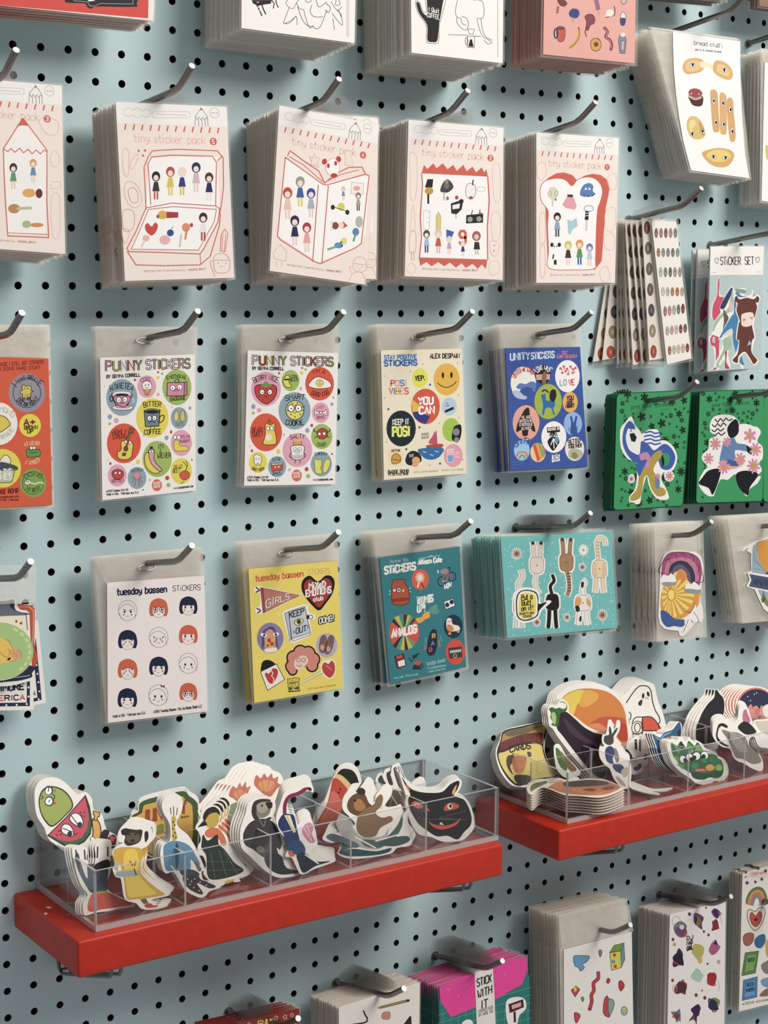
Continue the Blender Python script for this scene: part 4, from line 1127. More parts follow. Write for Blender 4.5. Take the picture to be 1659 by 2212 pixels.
pun2 = PUN2 + '''e e9a3bb 280 652 95 110
e a2bd55 438 599 57 68
e e2502c 623 619 92 108
e 8fa9b5 463 792 103 120
e e9a3bb 630 804 56 66
e e2502c 280 930 103 122
e a2bd55 637 957 68 81
e e9a3bb 481 1043 95 109
e ead534 229 1122 58 68
e 8fa9b5 351 1150 58 68
e 8fa9b5 634 1133 68 80
e d9604c 477 1206 32 38
t 1d1b1a 4 30 210,615 348,612 22 BERRY NICE
H c93a30 1d1b1a 5 210,640 240,625 280,630 320,625 348,645 340,700 310,735 280,748 240,725 215,690
G 7a9a48 250,630 265,615 280,600 295,615 318,630 295,638 280,645 262,638
d 7a2018 3 225,660 235,700 330,660 322,700 260,720 300,718 240,650 310,650
E fff 1d1b1a 4 255 672 15 17
E fff 1d1b1a 4 305 672 15 17
d 1d1b1a 4 258,674 302,674
L 1d1b1a 3 270,695 280,702 290,695
t 1d1b1a 3 20 440,582 484,584 0 COOL
t 1d1b1a 3 18 436,604 486,604 0 BEANS
H e2dc4c 1d1b1a 4 400,575 420,563 432,580 428,610 445,635 425,645 400,632 388,600
l 1d1b1a 10 398,592 430,592
t 4a1c10 4 26 585,560 655,556 6 I'M A
H f6efe8 1d1b1a 4 550,630 580,590 610,575 650,585 690,610 696,640 640,650 590,648
e d9c24c 624 614 28 26
E fff 1d1b1a 2 614 612 7 8
E fff 1d1b1a 2 634 612 7 8
t 4a1c10 4 26 566,688 686,684 -14 GOOD EGG
t 1d1b1a 5 32 408,730 522,722 8 SMART
E e6d95c 1d1b1a 5 465 788 58 62
d 5a4a1c 5 430,760 450,745 480,742 500,760 440,815 465,830 500,815 515,790 420,790 470,758
E fff 1d1b1a 5 440 776 20 23
E fff 1d1b1a 5 488 776 20 23
l 1d1b1a 5 460,774 468,774
l 1d1b1a 4 508,770 530,764
d 1d1b1a 5 442,778 486,778
L 1d1b1a 3 452,800 464,806 476,800
l 1d1b1a 4 455,850 452,866
l 1d1b1a 4 475,850 478,866
t 1d1b1a 5 30 404,878 522,880 -8 COOKIE
t 8a3a5a 3 18 608,778 650,776 0 LAZY
H f6efe8 1d1b1a 3 590,785 602,788 606,797 655,795 660,785 672,790 668,803 674,818 662,822 655,812 606,812 600,822 590,818 594,803
d 1d1b1a 4 622,802 642,802
t 8a3a5a 3 18 606,845 656,840 0 BONES
t 5a2014 4 28 192,928 262,924 0 BEARY
t 5a2014 4 28 192,960 260,954 0 SWEET
H e8cf4c 1d1b1a 4 275,890 285,870 300,880 318,880 330,868 338,885 335,915 345,960 340,1005 268,1008 262,990 275,950
e f1e4c8 296 962 22 22
E fff 1d1b1a 3 292 906 11 12
E fff 1d1b1a 3 316 904 11 12
g 8a4a34 290,868 300,835 316,866
t 1d1b1a 4 26 438,976 524,970 6 SALTY
h d9a04c 1d1b1a 3 455,985 508,983 506,1010 457,1012
e e6b25c 482 984 27 8
H f6efe8 1d1b1a 4 444,1018 520,1016 522,1060 515,1100 450,1102 442,1060
g c8c0b8 448,1075 518,1072 514,1098 450,1100
E fff 1d1b1a 3 466 1042 12 14
E fff 1d1b1a 3 496 1042 12 14
d 1d1b1a 4 468,1044 494,1044
L 1d1b1a 3 472,1066 482,1062 490,1066
l 1d1b1a 4 468,1104 465,1128
l 1d1b1a 4 496,1104 498,1128
L 1d1b1a 4 444,1060 430,1080 444,1095
L 1d1b1a 4 520,1060 534,1078 522,1092
H b8402c 5a2014 4 605,930 635,905 668,915 675,945 655,970 620,968
E fff 1d1b1a 2 622 940 9 10
E fff 1d1b1a 2 652 938 9 10
l 5a2014 6 605,930 585,920 590,905
l 5a2014 6 672,930 690,920 688,905
l 5a2014 5 610,955 590,965
l 5a2014 5 665,955 688,962
t 3a4a14 3 24 602,1018 672,1012 -6 CRABBY
H f6efe8 1d1b1a 3 205,1080 225,1072 250,1085 252,1110 240,1145 228,1125 215,1145 203,1112
E fff 1d1b1a 2 216 1100 7 7
E fff 1d1b1a 2 238 1100 7 7
t 1d1b1a 3 16 186,1164 272,1166 -14 SWEET TOOTH
t 1d1b1a 3 18 324,1116 372,1112 4 CUTIE
h c8503c 1d1b1a 3 312,1128 388,1136 384,1172 318,1180
h e8c08a 1d1b1a 3 312,1128 388,1126 388,1136 316,1142
d f6efe8 5 340,1152 362,1150
t 1d1b1a 3 18 318,1200 382,1194 -8 SPICE
t 1d1b1a 3 18 598,1082 668,1082 8 CHEERY
H e2dc4c 5a5a1c 3 590,1110 600,1098 615,1108 630,1100 638,1130 630,1160 640,1190 600,1192 592,1150
H e2dc4c 5a5a1c 3 650,1130 670,1100 690,1110 688,1140 670,1180 645,1185
t f6e0d4 3 16 454,1200 500,1198 0 BADGE
t f6e0d4 3 16 456,1222 498,1220 0 BOMB
e 8fa9b5 199 765 14 16
e e8a0b4 236 788 14 15
e a2bd55 198 806 9 10
e e8a0b4 503 650 9 11
e 8fa9b5 545 918 13 16
e c9402c 573 886 9 11
e c9402c 540 1166 12 14
e a2bd55 550 1210 13 14
e ead534 359 1052 14 16
e ead534 508 550 11 12
e c9402c 364 552 7 8
e c9402c 511 518 7 7
e 8fa9b5 702 750 9 12
e c9402c 712 708 5 6
e e8a0b4 431 1170 9 9
e c9402c 190 1048 8 10
e c8c0b8 395 945 7 9
e a2bd55 533 528 8 9
e c9402c 702 1068 6 7
e c8c0b8 176 1020 5 6
t 3a3634 3 14 160,1224 296,1222 0 @2019 Gemma Correll
t 1d1b1a 3 14 160,1242 362,1240 0 Made in USA | Fabrique aux E.U.
t 1d1b1a 3 14 582,1240 706,1236 0 www.badgebomb.com
'''
pos = '''t 4a86c4 7 26 1038,464 1244,458 0 STAY POSITIVE
T 3a76bc 8 3a76bc 10 34 1038,506 1246,500 0 STICKERS
t 1d1b1a 6 28 1330,456 1518,454 0 ALEX DESPAIN
e e6e23a 1265 582 50 62
t 1d1b1a 7 28 1234,598 1298,596 0 YEP.
e eeb52e 1436 591 84 103
e 1d1b1a 1412 565 8 19
e 1d1b1a 1467 563 8 19
L 1d1b1a 5 1378,612 1400,632 1436,642 1475,628 1498,605
T e05038/e8a0b4/4a86c4/eeb52e 8 e05038 8 36 1080,634 1178,632 0 POSI
T e05038/4a86c4/eeb52e/e8a0b4 8 4a86c4 8 38 1070,686 1190,684 0 VIBES
e e0542e 1301 764 92 114
g eebd3c 1212,745 1215,720 1262,755 1255,810 1218,800
g 343a86 1218,800 1262,795 1330,830 1302,876 1260,862 1230,835
T fff 11 fff 12 44 1256,752 1348,748 0 YOU
T fff 11 fff 12 44 1262,812 1356,808 0 CAN
e b9cee6 1453 765 48 58
g 1d1b1a 1424,790 1480,765 1482,782 1426,806
l 1d1b1a 4 1432,745 1446,744
l 1d1b1a 4 1430,760 1452,758
e 1f2a30 1145 905 94 115
t f3f0e8 6 34 1092,882 1194,878 0 KEEP IT
T f4ef8a 7 d6e24c 15 58 1092,956 1198,950 0 POSI
e a5c93c 1466 914 57 76
G 1d1f22 1478,905 1500,884 1528,884 1530,940 1510,990 1470,975
e 8a8a8a 1497 928 22 24
e 8a8a8a 1500 978 16 18
G c9506e 1320,998 1345,955 1362,922 1370,960 1372,1002
l 6a3038 4 1370,920 1374,1005
G b94a3c 1310,1012 1408,1004 1400,1030 1320,1034
G 2f6fae 1258,1036 1410,1030 1400,1075 1360,1102 1310,1102 1275,1078
l cfe0ee 5 1285,1052 1305,1060
l cfe0ee 5 1360,1050 1385,1055
l cfe0ee 5 1330,1072 1350,1078
t 8a8478 3 16 1275,952 1322,948 0 SMOOTH
t 8a8478 3 16 1275,972 1322,968 0 SAILING
e e8a0ae 1478 1078 60 74
h eec0c8 f6e0e4 4 1440,1040 1480,1036 1476,1120 1444,1122
g 7aa6d8 1443,1078 1478,1076 1475,1118 1446,1120
t f6e0e4 3 14 1492,1070 1520,1068 0 HALF
t f6e0e4 3 14 1492,1092 1520,1090 0 FULL
e f0dcae 1110 1088 50 56
H d99c3c 6a4418 4 1085,1090 1110,1065 1140,1085 1138,1120 1090,1130
l 6a4418 4 1088,1105 1138,1108
t 8a6a3c 3 14 1086,1058 1136,1054 4 PIECE OF CAKE
G 1f2428 1172,1115 1185,1068 1220,1048 1262,1065 1276,1110 1240,1135 1195,1140
e e6a868 1240 1110 26 24
e e6a868 1235 1135 20 16
t f3f0e8 3 18 1196,1090 1224,1086 0 YAY
d 2f5a9a 7 1063,782 1262,898 1330,625 1394,1130 1178,1038
d b9b4a8 5 1202,540 1037,570 1505,485 1285,492 1388,872 1512,690 1050,990 1540,1105 1328,1140 1040,710 1515,835
t 1d1b1a 5 20 1062,1194 1192,1188 0 BADGE BOMB
t 1d1b1a 3 12 1062,1208 1190,1202 0 IT'S THE LITTLE THINGS
t b9b0a0 2 10 1225,1190 1380,1182 0 @2018 ALEX DESPAIN BADGEBOMB
t b9b0a0 2 10 1405,1178 1545,1172 0 PRINTED IN USA FABRIQUE
'''
uni = '''T d9e3ee 7 d9e3ee 8 36 258,700 362,694 0 UNITY
t d9e3ee 7 34 372,694 496,686 0 STICKERS
t e87c8c 4 14 540,666 568,662 0 BY
t e87c8c 4 20 514,688 618,684 0 Lisa Congdon
e f6f2ea 328 824 69 89
t e05040 4 20 284,800 376,780 30 UNITED WE STAND
G 5f7fbe 290,850 310,825 340,830 372,815 396,825 395,855 370,870 330,862
G 3c5aa0 300,880 330,850 370,850 390,880 370,905 320,905
G b9c6dc 268,870 300,865 330,890 350,900 320,912 285,900
e 22262c 435 776 42 53
g e8a08a 396,778 474,775 472,805 400,808
G 8a6a5c 430,785 445,760 455,780 448,830 432,825
t f3f0e8 4 20 408,768 462,765 18 LOVE WINS
e f8f4f0 568 787 67 88
d d85a50 7 530,745 548,735 566,748 585,735 600,750 540,768 572,775 596,768 558,760 612,742
d e8a8b8 6 538,752 575,760 605,765 552,745 590,745
t 9ab0b8 6 30 528,838 562,836 0 LO
t e0503c 6 30 575,836 606,834 0 VE
e a5b93c 463 925 75 96
G 2f6fae 425,890 440,885 448,880 455,920 495,915 500,950 490,960 500,995 490,995 478,960 450,962 440,995 430,995 435,950 430,915
G 26241f 470,900 478,865 500,860 508,890 495,925 478,920
L 26241f 8 465,875 445,862 430,870
e eeb040 583 928 41 56
t 4a2a5c 5 20 564,915 600,912 0 YOU
t 4a2a5c 5 20 564,938 600,935 0 ARE
t 4a2a5c 5 20 560,960 604,956 0 MIGHTY
e eda892 343 1040 73 96
G 26241f 338,965 358,960 365,1000 385,1050 392,1090 360,1075 350,1110 325,1110 318,1080 290,1090 298,1040 320,995
t e8d8c8 3 14 318,1018 368,1015 0 WE ARE
t e8d8c8 3 14 305,1038 375,1035 0 NOT FREE UNTIL
t e8d8c8 3 14 308,1058 378,1055 0 EVERYONE
t e8d8c8 3 14 318,1080 372,1076 0 IS FREE
e 94b6e6 598 1045 50 64
G 34579c 585,1100 588,1040 582,1010 592,1005 602,1040 612,1005 622,1010 615,1050 622,1105
t 34579c 3 14 575,1080 625,1076 0 LOVE
e 9fcaf0 320 1190 43 56
T 3c62ae 5 3c62ae 6 30 290,1175 350,1160 14 UNITY
L e05038 6 290,1225 300,1205 320,1198 342,1205 350,1225
L eec040 6 298,1230 308,1212 322,1208 338,1215 344,1230
L 3a9a8a 6 306,1234 314,1220 322,1216 332,1222 336,1234
e f3d08a 408 1202 42 52
g e05038 380,1165 395,1155 420,1240 405,1252
g eea040 395,1153 408,1151 434,1230 421,1242
g 7ab04a 408,1151 422,1154 446,1215 434,1232
g b05a9a 428,1158 440,1170 450,1200 446,1215
e f8f4f0 494 1118 68 86
g 1d1f22 455,1066 525,1060 528,1090 458,1095
t f6f2ea 3 14 460,1084 522,1078 0 YOU HAVE TO
t 1d1f22 4 20 470,1112 515,1106 -4 PEOPLE
G 1d1f22 460,1140 480,1118 510,1120 525,1140 510,1170 490,1192 470,1170
l f8f4f0 5 492,1125 478,1160
l f8f4f0 5 492,1125 495,1180
l f8f4f0 5 492,1125 512,1160
e 5f9ab8 510 1132 12 16
e eee6d4 607 1182 52 66
t 1d1f22 4 22 580,1160 632,1152 6 BETTER
t 1d1f22 4 20 572,1180 645,1172 0 TOGETHER
G b9b89a 575,1195 600,1180 640,1190 650,1215 620,1240 580,1230
G 8a8a60 590,1210 610,1200 625,1225 600,1235
T fff 5 fff 5 18 486,1232 524,1226 0 badge
T fff 5 fff 5 18 486,1252 524,1246 0 bomb
l 5f7fbe 2 265,1255 330,1250
l 5f7fbe 2 268,1270 330,1262
'''
org = '''t 8a2418 4 22 -40,508 280,490 0 S 'CAUSE I STILL GOT STICKERS
t 8a2418 4 22 -40,536 262,526 0 FOR DOING HARD STUFF
e 9a93a0 172 677 117 124
O 4a4650 5 172 677 88 95
t 3a3640 5 26 105,642 248,636 48 I WAS BRAVE
H d9c24c 3a3018 4 140,640 150,625 165,635 185,632 200,640 198,665 215,665 195,680 192,712 145,712 145,685 130,680 132,665 145,660
d 3a3018 4 160,650 180,650
l 3a3018 3 160,690 185,690
t 3a3640 5 22 140,728 200,724 0 AT THE
t 3a3640 5 22 105,728 250,716 -42 DOCTOR TODAY
e f3ede2 -10 875 122 137
t c8c0b4 6 30 -40,800 82,838 20 LEMONS
H e2c93c 5a4a1c 5 -20,830 30,830 60,865 66,880 40,905 0,930 -30,920
t c8c0b4 5 26 -40,960 90,915 -30 LEMONADE
e e8d92c 192 886 70 74
T 8a2c14 8 3a1c10 11 36 154,884 224,882 0 A+
t 3a2c10 6 22 156,912 240,908 0 GROWN
t 3a2c10 6 24 176,936 212,934 0 UP
t e8c48a 5 22 160,1020 250,1014 8 AT LEAST
H 5f9a48 2a4018 4 170,1045 185,1035 195,1045 250,1040 255,1080 225,1085 215,1090 175,1085
E fff 2a4018 3 200 1030 10 10
E fff 2a4018 3 218 1030 10 10
L 2a4018 4 185,1058 212,1062 240,1054
t e8c48a 5 22 160,1130 256,1112 -14 I TRIED
e e8d92c 15 1160 120 124
H f0ead8 2a2830 4 0,1110 30,1075 55,1085 70,1120 40,1140 -10,1140
G 4a4c5a -60,1150 0,1120 60,1130 110,1150 110,1172 60,1165 -60,1180
h b9c4a4 2a2830 4 -60,1175 95,1172 75,1250 -40,1255
t f3ede2 6 30 -40,1200 74,1192 0 DID THE
t f3ede2 6 32 -60,1236 76,1228 0 DISHES
e 86a84a 212 1253 85 92
O 3a5a1c 4 212 1253 68 74
t 3a5a1c 5 24 168,1228 260,1226 18 DOING
H f0ead0 3a4a1c 4 160,1240 190,1235 198,1252 180,1266 160,1262
L f0ead0 7 195,1252 225,1260 255,1250 282,1258
d 3a4a1c 4 170,1248 182,1246
t 3a5a1c 5 24 162,1300 264,1292 -16 MY BEST
t 6a1c10 6 26 -40,1328 116,1314 0 BADGE BOMB
t 6a1c10 3 12 -40,1352 118,1344 0 www.badgebomb.com
t 6a1c10 3 12 -40,1368 118,1366 0 Made in USA | Fabrique
'''
SG = 'sheets of round stickers'
pack('orange', 'orange sheet of round stickers, cut off by the left edge', 'sticker sheet', px(VD, [(-330, 440), (310, 458), (335, 1395), (-330, 1430)]), .039, (-4, 1), 4, .012, base='de5830', edge='e6c8b0', view=VD, art=org,
     sleeve=((-115, 701), (108, 701)), back='orange sticker sheet behind the front one at the left edge', group='orange sticker sheets', fmat=FILM2)
pack('pun1', 'white sheet of round cartoon stickers with a blue teacup sticker at upper left', 'sticker sheet', px(VD, [(640, 452), (1248, 430), (1253, 1303), (655, 1365)]), .0407, (2, 1), 4, .009, base='f5efe8', edge='cdbfa6', view=VD, art=pun1,
     sleeve=((205, 704), (427, 706)), back='white sheet of round stickers behind the one with the teacup', group='round sticker sheets with the teacup')
pack('pun2', 'white sheet of round cartoon stickers with a strawberry and a bespectacled cookie', 'sticker sheet', px(VE, [(163, 405), (743, 423), (722, 1262), (140, 1272)]), .031, (8, 1), 5, .012, base='f5efe8', edge='cdbfa6', view=VE, art=pun2,
     sleeve=((522, 700), (732, 700)), back='white sheet of round stickers behind the one with the strawberry', group='round sticker sheets with the strawberry', rj=.014)
pack('pos', 'cream sheet of round stickers with a yellow smiley and a sailing boat', 'sticker sheet', px(VE, [(1015, 405), (1535, 392), (1563, 1193), (1035, 1235)]), .0315, (14, 1), 7, .021, base='f2e6c8', edge='c9b48a', view=VE, art=pos,
     sleeve=((812.5, 699), (1000, 701)), back='cream sticker sheet behind the one with the smiley', group='cream sticker sheets', rj=.014)
pack('uni', 'royal blue sheet of round stickers with a green llama-like animal circle', 'sticker sheet', px(VF, [(232, 635), (637, 628), (678, 1280), (258, 1302)]), .0345, (20, 1), 9, .028, base='3a5aa6', edge='6c7084', view=VF, art=uni,
     sleeve=((1077, 700), (1254, 698)), back='royal blue sticker sheet in the stack behind the front one', group='royal blue sticker sheets', rj=.014)
# ------------------------------------------------------------------ green floral packs
random.seed(5)
def floral(x0, x1, y0, y1, skip, n):
    s = ''; pts = []
    tr = 0
    while len(pts) < n and tr < 4000:
        tr += 1
        x = random.uniform(x0, x1); y = random.uniform(y0, y1); r = random.choice((9, 11, 16, 22, 27))
        if any(math.hypot(x - a, y - b) < (r + c) * 0.98 for a, b, c in pts): continue
        if any(a < x < b and c < y < d for a, b, c, d in skip): continue
        if x + r > x1 + 20 - (y - 880) * (x1 - 1165) / 820 or y + r > y1 + 22 - (x - x0) * 0.07 or x - r < x0: continue
        pts.append((x, y, r)); s += f'f 10301c 10301c {x:.0f} {y:.0f} {r} {random.choice((5, 6, 8))}\n'
        if r < 20: s += f'e 2f9a5c {x:.0f} {y:.0f} {r*.25:.1f} {r*.25:.1f}\n'
    return s
def rounded(q, r=9):
    out = []
    for k in range(4):
        p = q[k]; a = q[k - 1]; b = q[(k + 1) % 4]
        for e, t in ((a, 1), (b, 0)):
            L = math.hypot(e[0] - p[0], e[1] - p[1]); out.append((p[0] + (e[0] - p[0]) * r / L, p[1] + (e[1] - p[1]) * r / L))
            if t: out.append((p[0] + ((a[0] - p[0]) / math.hypot(a[0] - p[0], a[1] - p[1]) + (b[0] - p[0]) / math.hypot(b[0] - p[0], b[1] - p[1])) * r * .3, p[1] + ((a[1] - p[1]) / math.hypot(a[0] - p[0], a[1] - p[1]) + (b[1] - p[1]) / math.hypot(b[0] - p[0], b[1] - p[1])) * r * .3))
    return out
gq1 = px(VF, [(838, 885), (1238, 865), (1192, 1490), (820, 1515)]); gq2 = px(VF, [(1288, 872), (1640, 862), (1630, 1465), (1268, 1476)])
crea = '''G f3efe8 855,1080 880,1040 905,1010 920,1010 935,1050 960,1080 975,1100 1010,1078 1060,1080 1075,1130 1110,1140 1150,1180 1165,1240 1140,1300 1090,1310 1080,1350 1105,1400 1120,1450 1080,1460 1040,1440 1010,1380 1000,1330 985,1370 970,1430 960,1480 910,1475 905,1440 935,1400 945,1330 940,1250 900,1240 860,1180
G 3c5fb0 868,1110 880,1060 905,1030 930,1050 935,1075 900,1075 885,1120 900,1180 930,1205 960,1210 970,1140 1010,1160 1040,1190 1090,1155 1130,1175 1155,1230 1130,1290 1080,1290 1060,1240 1040,1215 1030,1260 950,1260 905,1230 872,1170
G 2f9a5c 1075,1215 1110,1205 1125,1240 1105,1275 1080,1260
G 11150f 1078,1240 1085,1215 1095,1250 1088,1280
G f3efe8 895,1075 925,1080 935,1120 950,1150 945,1200 915,1185 892,1140
g 1a1c20 905,1100 930,1095 945,1120 935,1145 915,1140
L 1a1c20 4 905,1065 915,1080 910,1090
L 3c5fb0 9 990,1095 1020,1088 1045,1098 1070,1092
L 3c5fb0 9 985,1115 1020,1108 1045,1118 1072,1110
L 3c5fb0 9 985,1135 1020,1128 1045,1138 1078,1132
L 3c5fb0 9 990,1155 1020,1150 1045,1158 1075,1150
G b79a34 1035,1210 1075,1190 1080,1220 1050,1260 1035,1300 1060,1340 1060,1380 1095,1400 1100,1430 1060,1440 1025,1400 1005,1330 985,1340 975,1400 960,1450 915,1465 912,1440 945,1400 955,1340 960,1280 1000,1260
G c98aa8 960,1215 1000,1200 1020,1240 1000,1290 970,1250
G 3c5fb0 945,1260 1000,1240 980,1290 960,1330 948,1310
G 6a82a8 1045,1340 1065,1330 1070,1380 1050,1400
G f3efe8 900,1330 925,1320 935,1350 920,1368 898,1360
f d98aac b04a6a 915 1345 20 7
G f3efe8 1095,1310 1130,1300 1150,1330 1130,1358 1100,1350
f d98aac c9a02c 1122 1330 28 8
f d98aac c9a02c 1060 1330 18 7
l 1a1c20 5 912,1475 935,1478
'''
walk = '''G f3efe8 1345,1040 1370,1005 1430,995 1480,1010 1510,1060 1505,1090 1540,1075 1590,1060 1620,1090 1600,1140 1628,1170 1630,1230 1610,1260 1625,1300 1590,1335 1620,1330 1600,1370 1560,1400 1540,1440 1500,1370 1480,1320 1440,1350 1400,1350 1370,1420 1360,1440 1320,1430 1280,1370 1310,1300 1330,1280 1300,1240 1305,1210 1335,1180 1340,1130 1380,1110 1345,1090
G 16181c 1440,1060 1480,1020 1500,1050 1495,1100 1460,1125 1440,1100
L 16181c 6 1370,1020 1385,1035 1400,1018 1415,1032 1430,1015 1445,1028 1465,1018
L 16181c 6 1355,1050 1370,1062 1385,1045 1400,1060 1415,1042 1432,1055
L 16181c 6 1352,1078 1368,1088 1385,1072 1400,1085 1420,1070
L 16181c 6 1375,1105 1390,1095 1405,1108 1425,1092
G 5f86b4 1420,1145 1470,1120 1490,1150 1540,1160 1545,1195 1480,1190 1480,1250 1400,1260 1405,1190
G e8a890 1400,1250 1480,1240 1520,1220 1530,1260 1480,1290 1410,1290
G 3c5fa0 1430,1240 1490,1250 1495,1275 1440,1270
G 16181c 1335,1300 1390,1290 1400,1320 1360,1430 1335,1395 1282,1372 1300,1340
G 16181c 1485,1320 1540,1300 1605,1320 1560,1390 1548,1435 1500,1390
g 16181c 1540,1160 1575,1185 1568,1215 1545,1200
G f3efe8 1505,1050 1580,1060 1600,1130 1560,1150 1510,1110
f d98aac c9a02c 1372 1155 38 8
f d98aac c9a02c 1435 1145 30 7
f d98aac c9a02c 1560 1110 42 6
f d98aac c9a02c 1590 1185 40 8
f d98aac c9a02c 1335 1235 34 8
f d98aac c9a02c 1418 1280 42 9
f d98aac c9a02c 1508 1235 36 7
f d98aac c9a02c 1580 1275 44 9
'''
gp1 = floral(845, 1225, 880, 1500, [(900, 1120, 940, 975)], 105) + 't 1c6a3c 3 22 915,965 1030,955 0 power flower\nt 1c6a3c 3 20 1045,955 1130,948 0 sticker\nl 1c6a3c 2 1075,970 1130,966\n'
gp2 = floral(1290, 1650, 880, 1465, [(1330, 1570, 925, 965)], 90) + 't 1c6a3c 3 22 1355,955 1465,945 0 power flower\nt 1c6a3c 3 20 1480,945 1560,940 0 sticker\n'
def floral_pack(lab, cat, quad, d, hk, art, n, thick, back, grp):
    return pack('green', lab, cat, quad, d, hk, n, thick, base='2f9a5c', edge='12522c', view=VF, outline=rounded(quad, 7), art=art, group=grp, back=back, mg=2, fmat=GREEN, name='sticker_pack', jit=.0004, rj=.006, t=.0028)
floral_pack('green floral pack with a blue striped creature with a long neck', 'sticker pack', gq1, .041, (26, 4), gp1 + crea, 5, .016, 'green floral pack behind the one with the striped creature', 'green floral packs with the creature')
floral_pack('green floral pack with a walking figure in black boots and pink flowers', 'sticker pack', gq2, .042, (31, 4), gp2 + walk, 6, .021, 'green floral pack behind the one with the walking figure', 'green floral packs with the walking figure')
floral_pack('green floral pack cut off by the right edge, only its left strip showing', 'sticker pack', [(1650, 848), (1790, 842), (1786, 1078), (1649, 1084)], .042, (36, 4), '', 3, .01, 'green floral pack behind the one cut off by the right edge', 'green floral packs at the right edge')
# ------------------------------------------------------------------ second row of sheets
def face(x, y, r, kind, hair, w=3.0, mood=0):
    """small round girl's head, ry a little taller; kind: b = bob, o = outline hair"""
    ry = r * 1.08; s = ''
    if hair == '-':
        s += f'O 6a6462 {w*.8} {x} {y} {r} {ry}\nL 6a6462 {w*.8} {x-r},{y} {x-r*.5},{y-ry*.5} {x+r*.1},{y-ry*.62} {x+r*.6},{y-ry*.3} {x+r*.8},{y+ry*.2}\nL 6a6462 {w*.8} {x-r*.9},{y+ry*.2} {x-r*.75},{y+ry*.7} {x-r*.5},{y+ry*.8}\nL 6a6462 {w*.8} {x+r*.85},{y+ry*.3} {x+r*.8},{y+ry*.65} {x+r*.9},{y+ry*.7}\n'
    else:
        s += f'G {hair} {x-r},{y} {x-r*.75},{y-ry*.7} {x},{y-ry} {x+r*.75},{y-ry*.7} {x+r},{y} {x+r*.95},{y+ry*.55} {x+r*.7},{y+ry*.8} {x},{y+ry*.5} {x-r*.7},{y+ry*.8} {x-r*.95},{y+ry*.55}\n'
        s += f'E f4e8e0 6a6462 {w*.7} {x} {y+ry*.22} {r*.68} {ry*.72}\ng {hair} {x-r*.7},{y-ry*.12} {x-r*.6},{y-ry*.55} {x},{y-ry*.7} {x+r*.6},{y-ry*.55} {x+r*.7},{y-ry*.12} {x+r*.3},{y-ry*.02} {x},{y-ry*.1} {x-r*.3},{y-ry*.02}\n'
    s += f'e 1d2038 {x-r*.33} {y+ry*.12} {r*.10} {ry*.13}\ne 1d2038 {x+r*.33} {y+ry*.12} {r*.10} {ry*.13}\n'
    s += f'e d8806c {x-r*.42} {y+ry*.42} {r*.1} {ry*.1}\ne d8806c {x+r*.42} {y+ry*.42} {r*.1} {ry*.1}\nl b8281c {w} {x-r*.12},{y+ry*.58} {x+r*.12},{y+ry*.57}\n'
    if 'g' in kind: s += f'O 1d2038 {w*1.3} {x-r*.32} {y+ry*.12} {r*.24} {ry*.24}\nO 1d2038 {w*1.3} {x+r*.32} {y+ry*.12} {r*.24} {ry*.24}\n'
    if 'c' in kind: s += f'g 1d2038 {x-r*.62},{y-ry*.12} {x-r*.08},{y+ry*.1} {x-r*.3},{y+ry*.34}\ng 1d2038 {x+r*.62},{y-ry*.12} {x+r*.08},{y+ry*.1} {x+r*.3},{y+ry*.34}\ne f4e8e0 {x-r*.32} {y+ry*.12} {r*.12} {ry*.12}\ne f4e8e0 {x+r*.32} {y+ry*.12} {r*.12} {ry*.12}\n'
    if 'm' in kind: s += f'l 1d2038 {w} {x-r*.5},{y-ry*.12} {x-r*.15},{y}\nl 1d2038 {w} {x+r*.5},{y-ry*.12} {x+r*.15},{y}\n'
    return s
OR_, NV = 'd5613a', '1f2344'
fcs = ''.join(face(*a) for a in [(817, 648, 60, 'm', '-'), (1015, 634, 60, 'g', OR_), (1205, 620, 58, '', NV), (817, 838, 61, 'c', NV), (1015, 820, 60, 'c', '-'), (1205, 805, 60, '', OR_),
                                  (817, 1025, 63, 'c', OR_), (1015, 1008, 60, 'm', NV), (1205, 986, 60, '', '-'), (815, 1212, 62, '', NV), (1013, 1190, 62, '', '-'), (1205, 1172, 57, 'g', OR_)])
SCRIPT = lambda c, w, h, a, m, b, c2: f't {c} {w} {h} {a} {m} 0 tuesday bassen\n'
tue = '''t 1f2344 9 40 750,550 1066,530 0 tuesday bassen
t 1f2344 4 34 1106,524 1282,516 0 STiCKERS
t 3a3634 3.5 16 722,1334 930,1310 0 Made in USA | Fabrique aux E.U.
t 3a3634 3.5 16 984,1304 1292,1268 0 @2016 Tuesday Bassen. Mfg. by Badge Bomb LLC
h b8281c 1d1b1a 2 1028,1122 1040,1130 1054,1126 1050,1142 1038,1136 1030,1138
''' + fcs
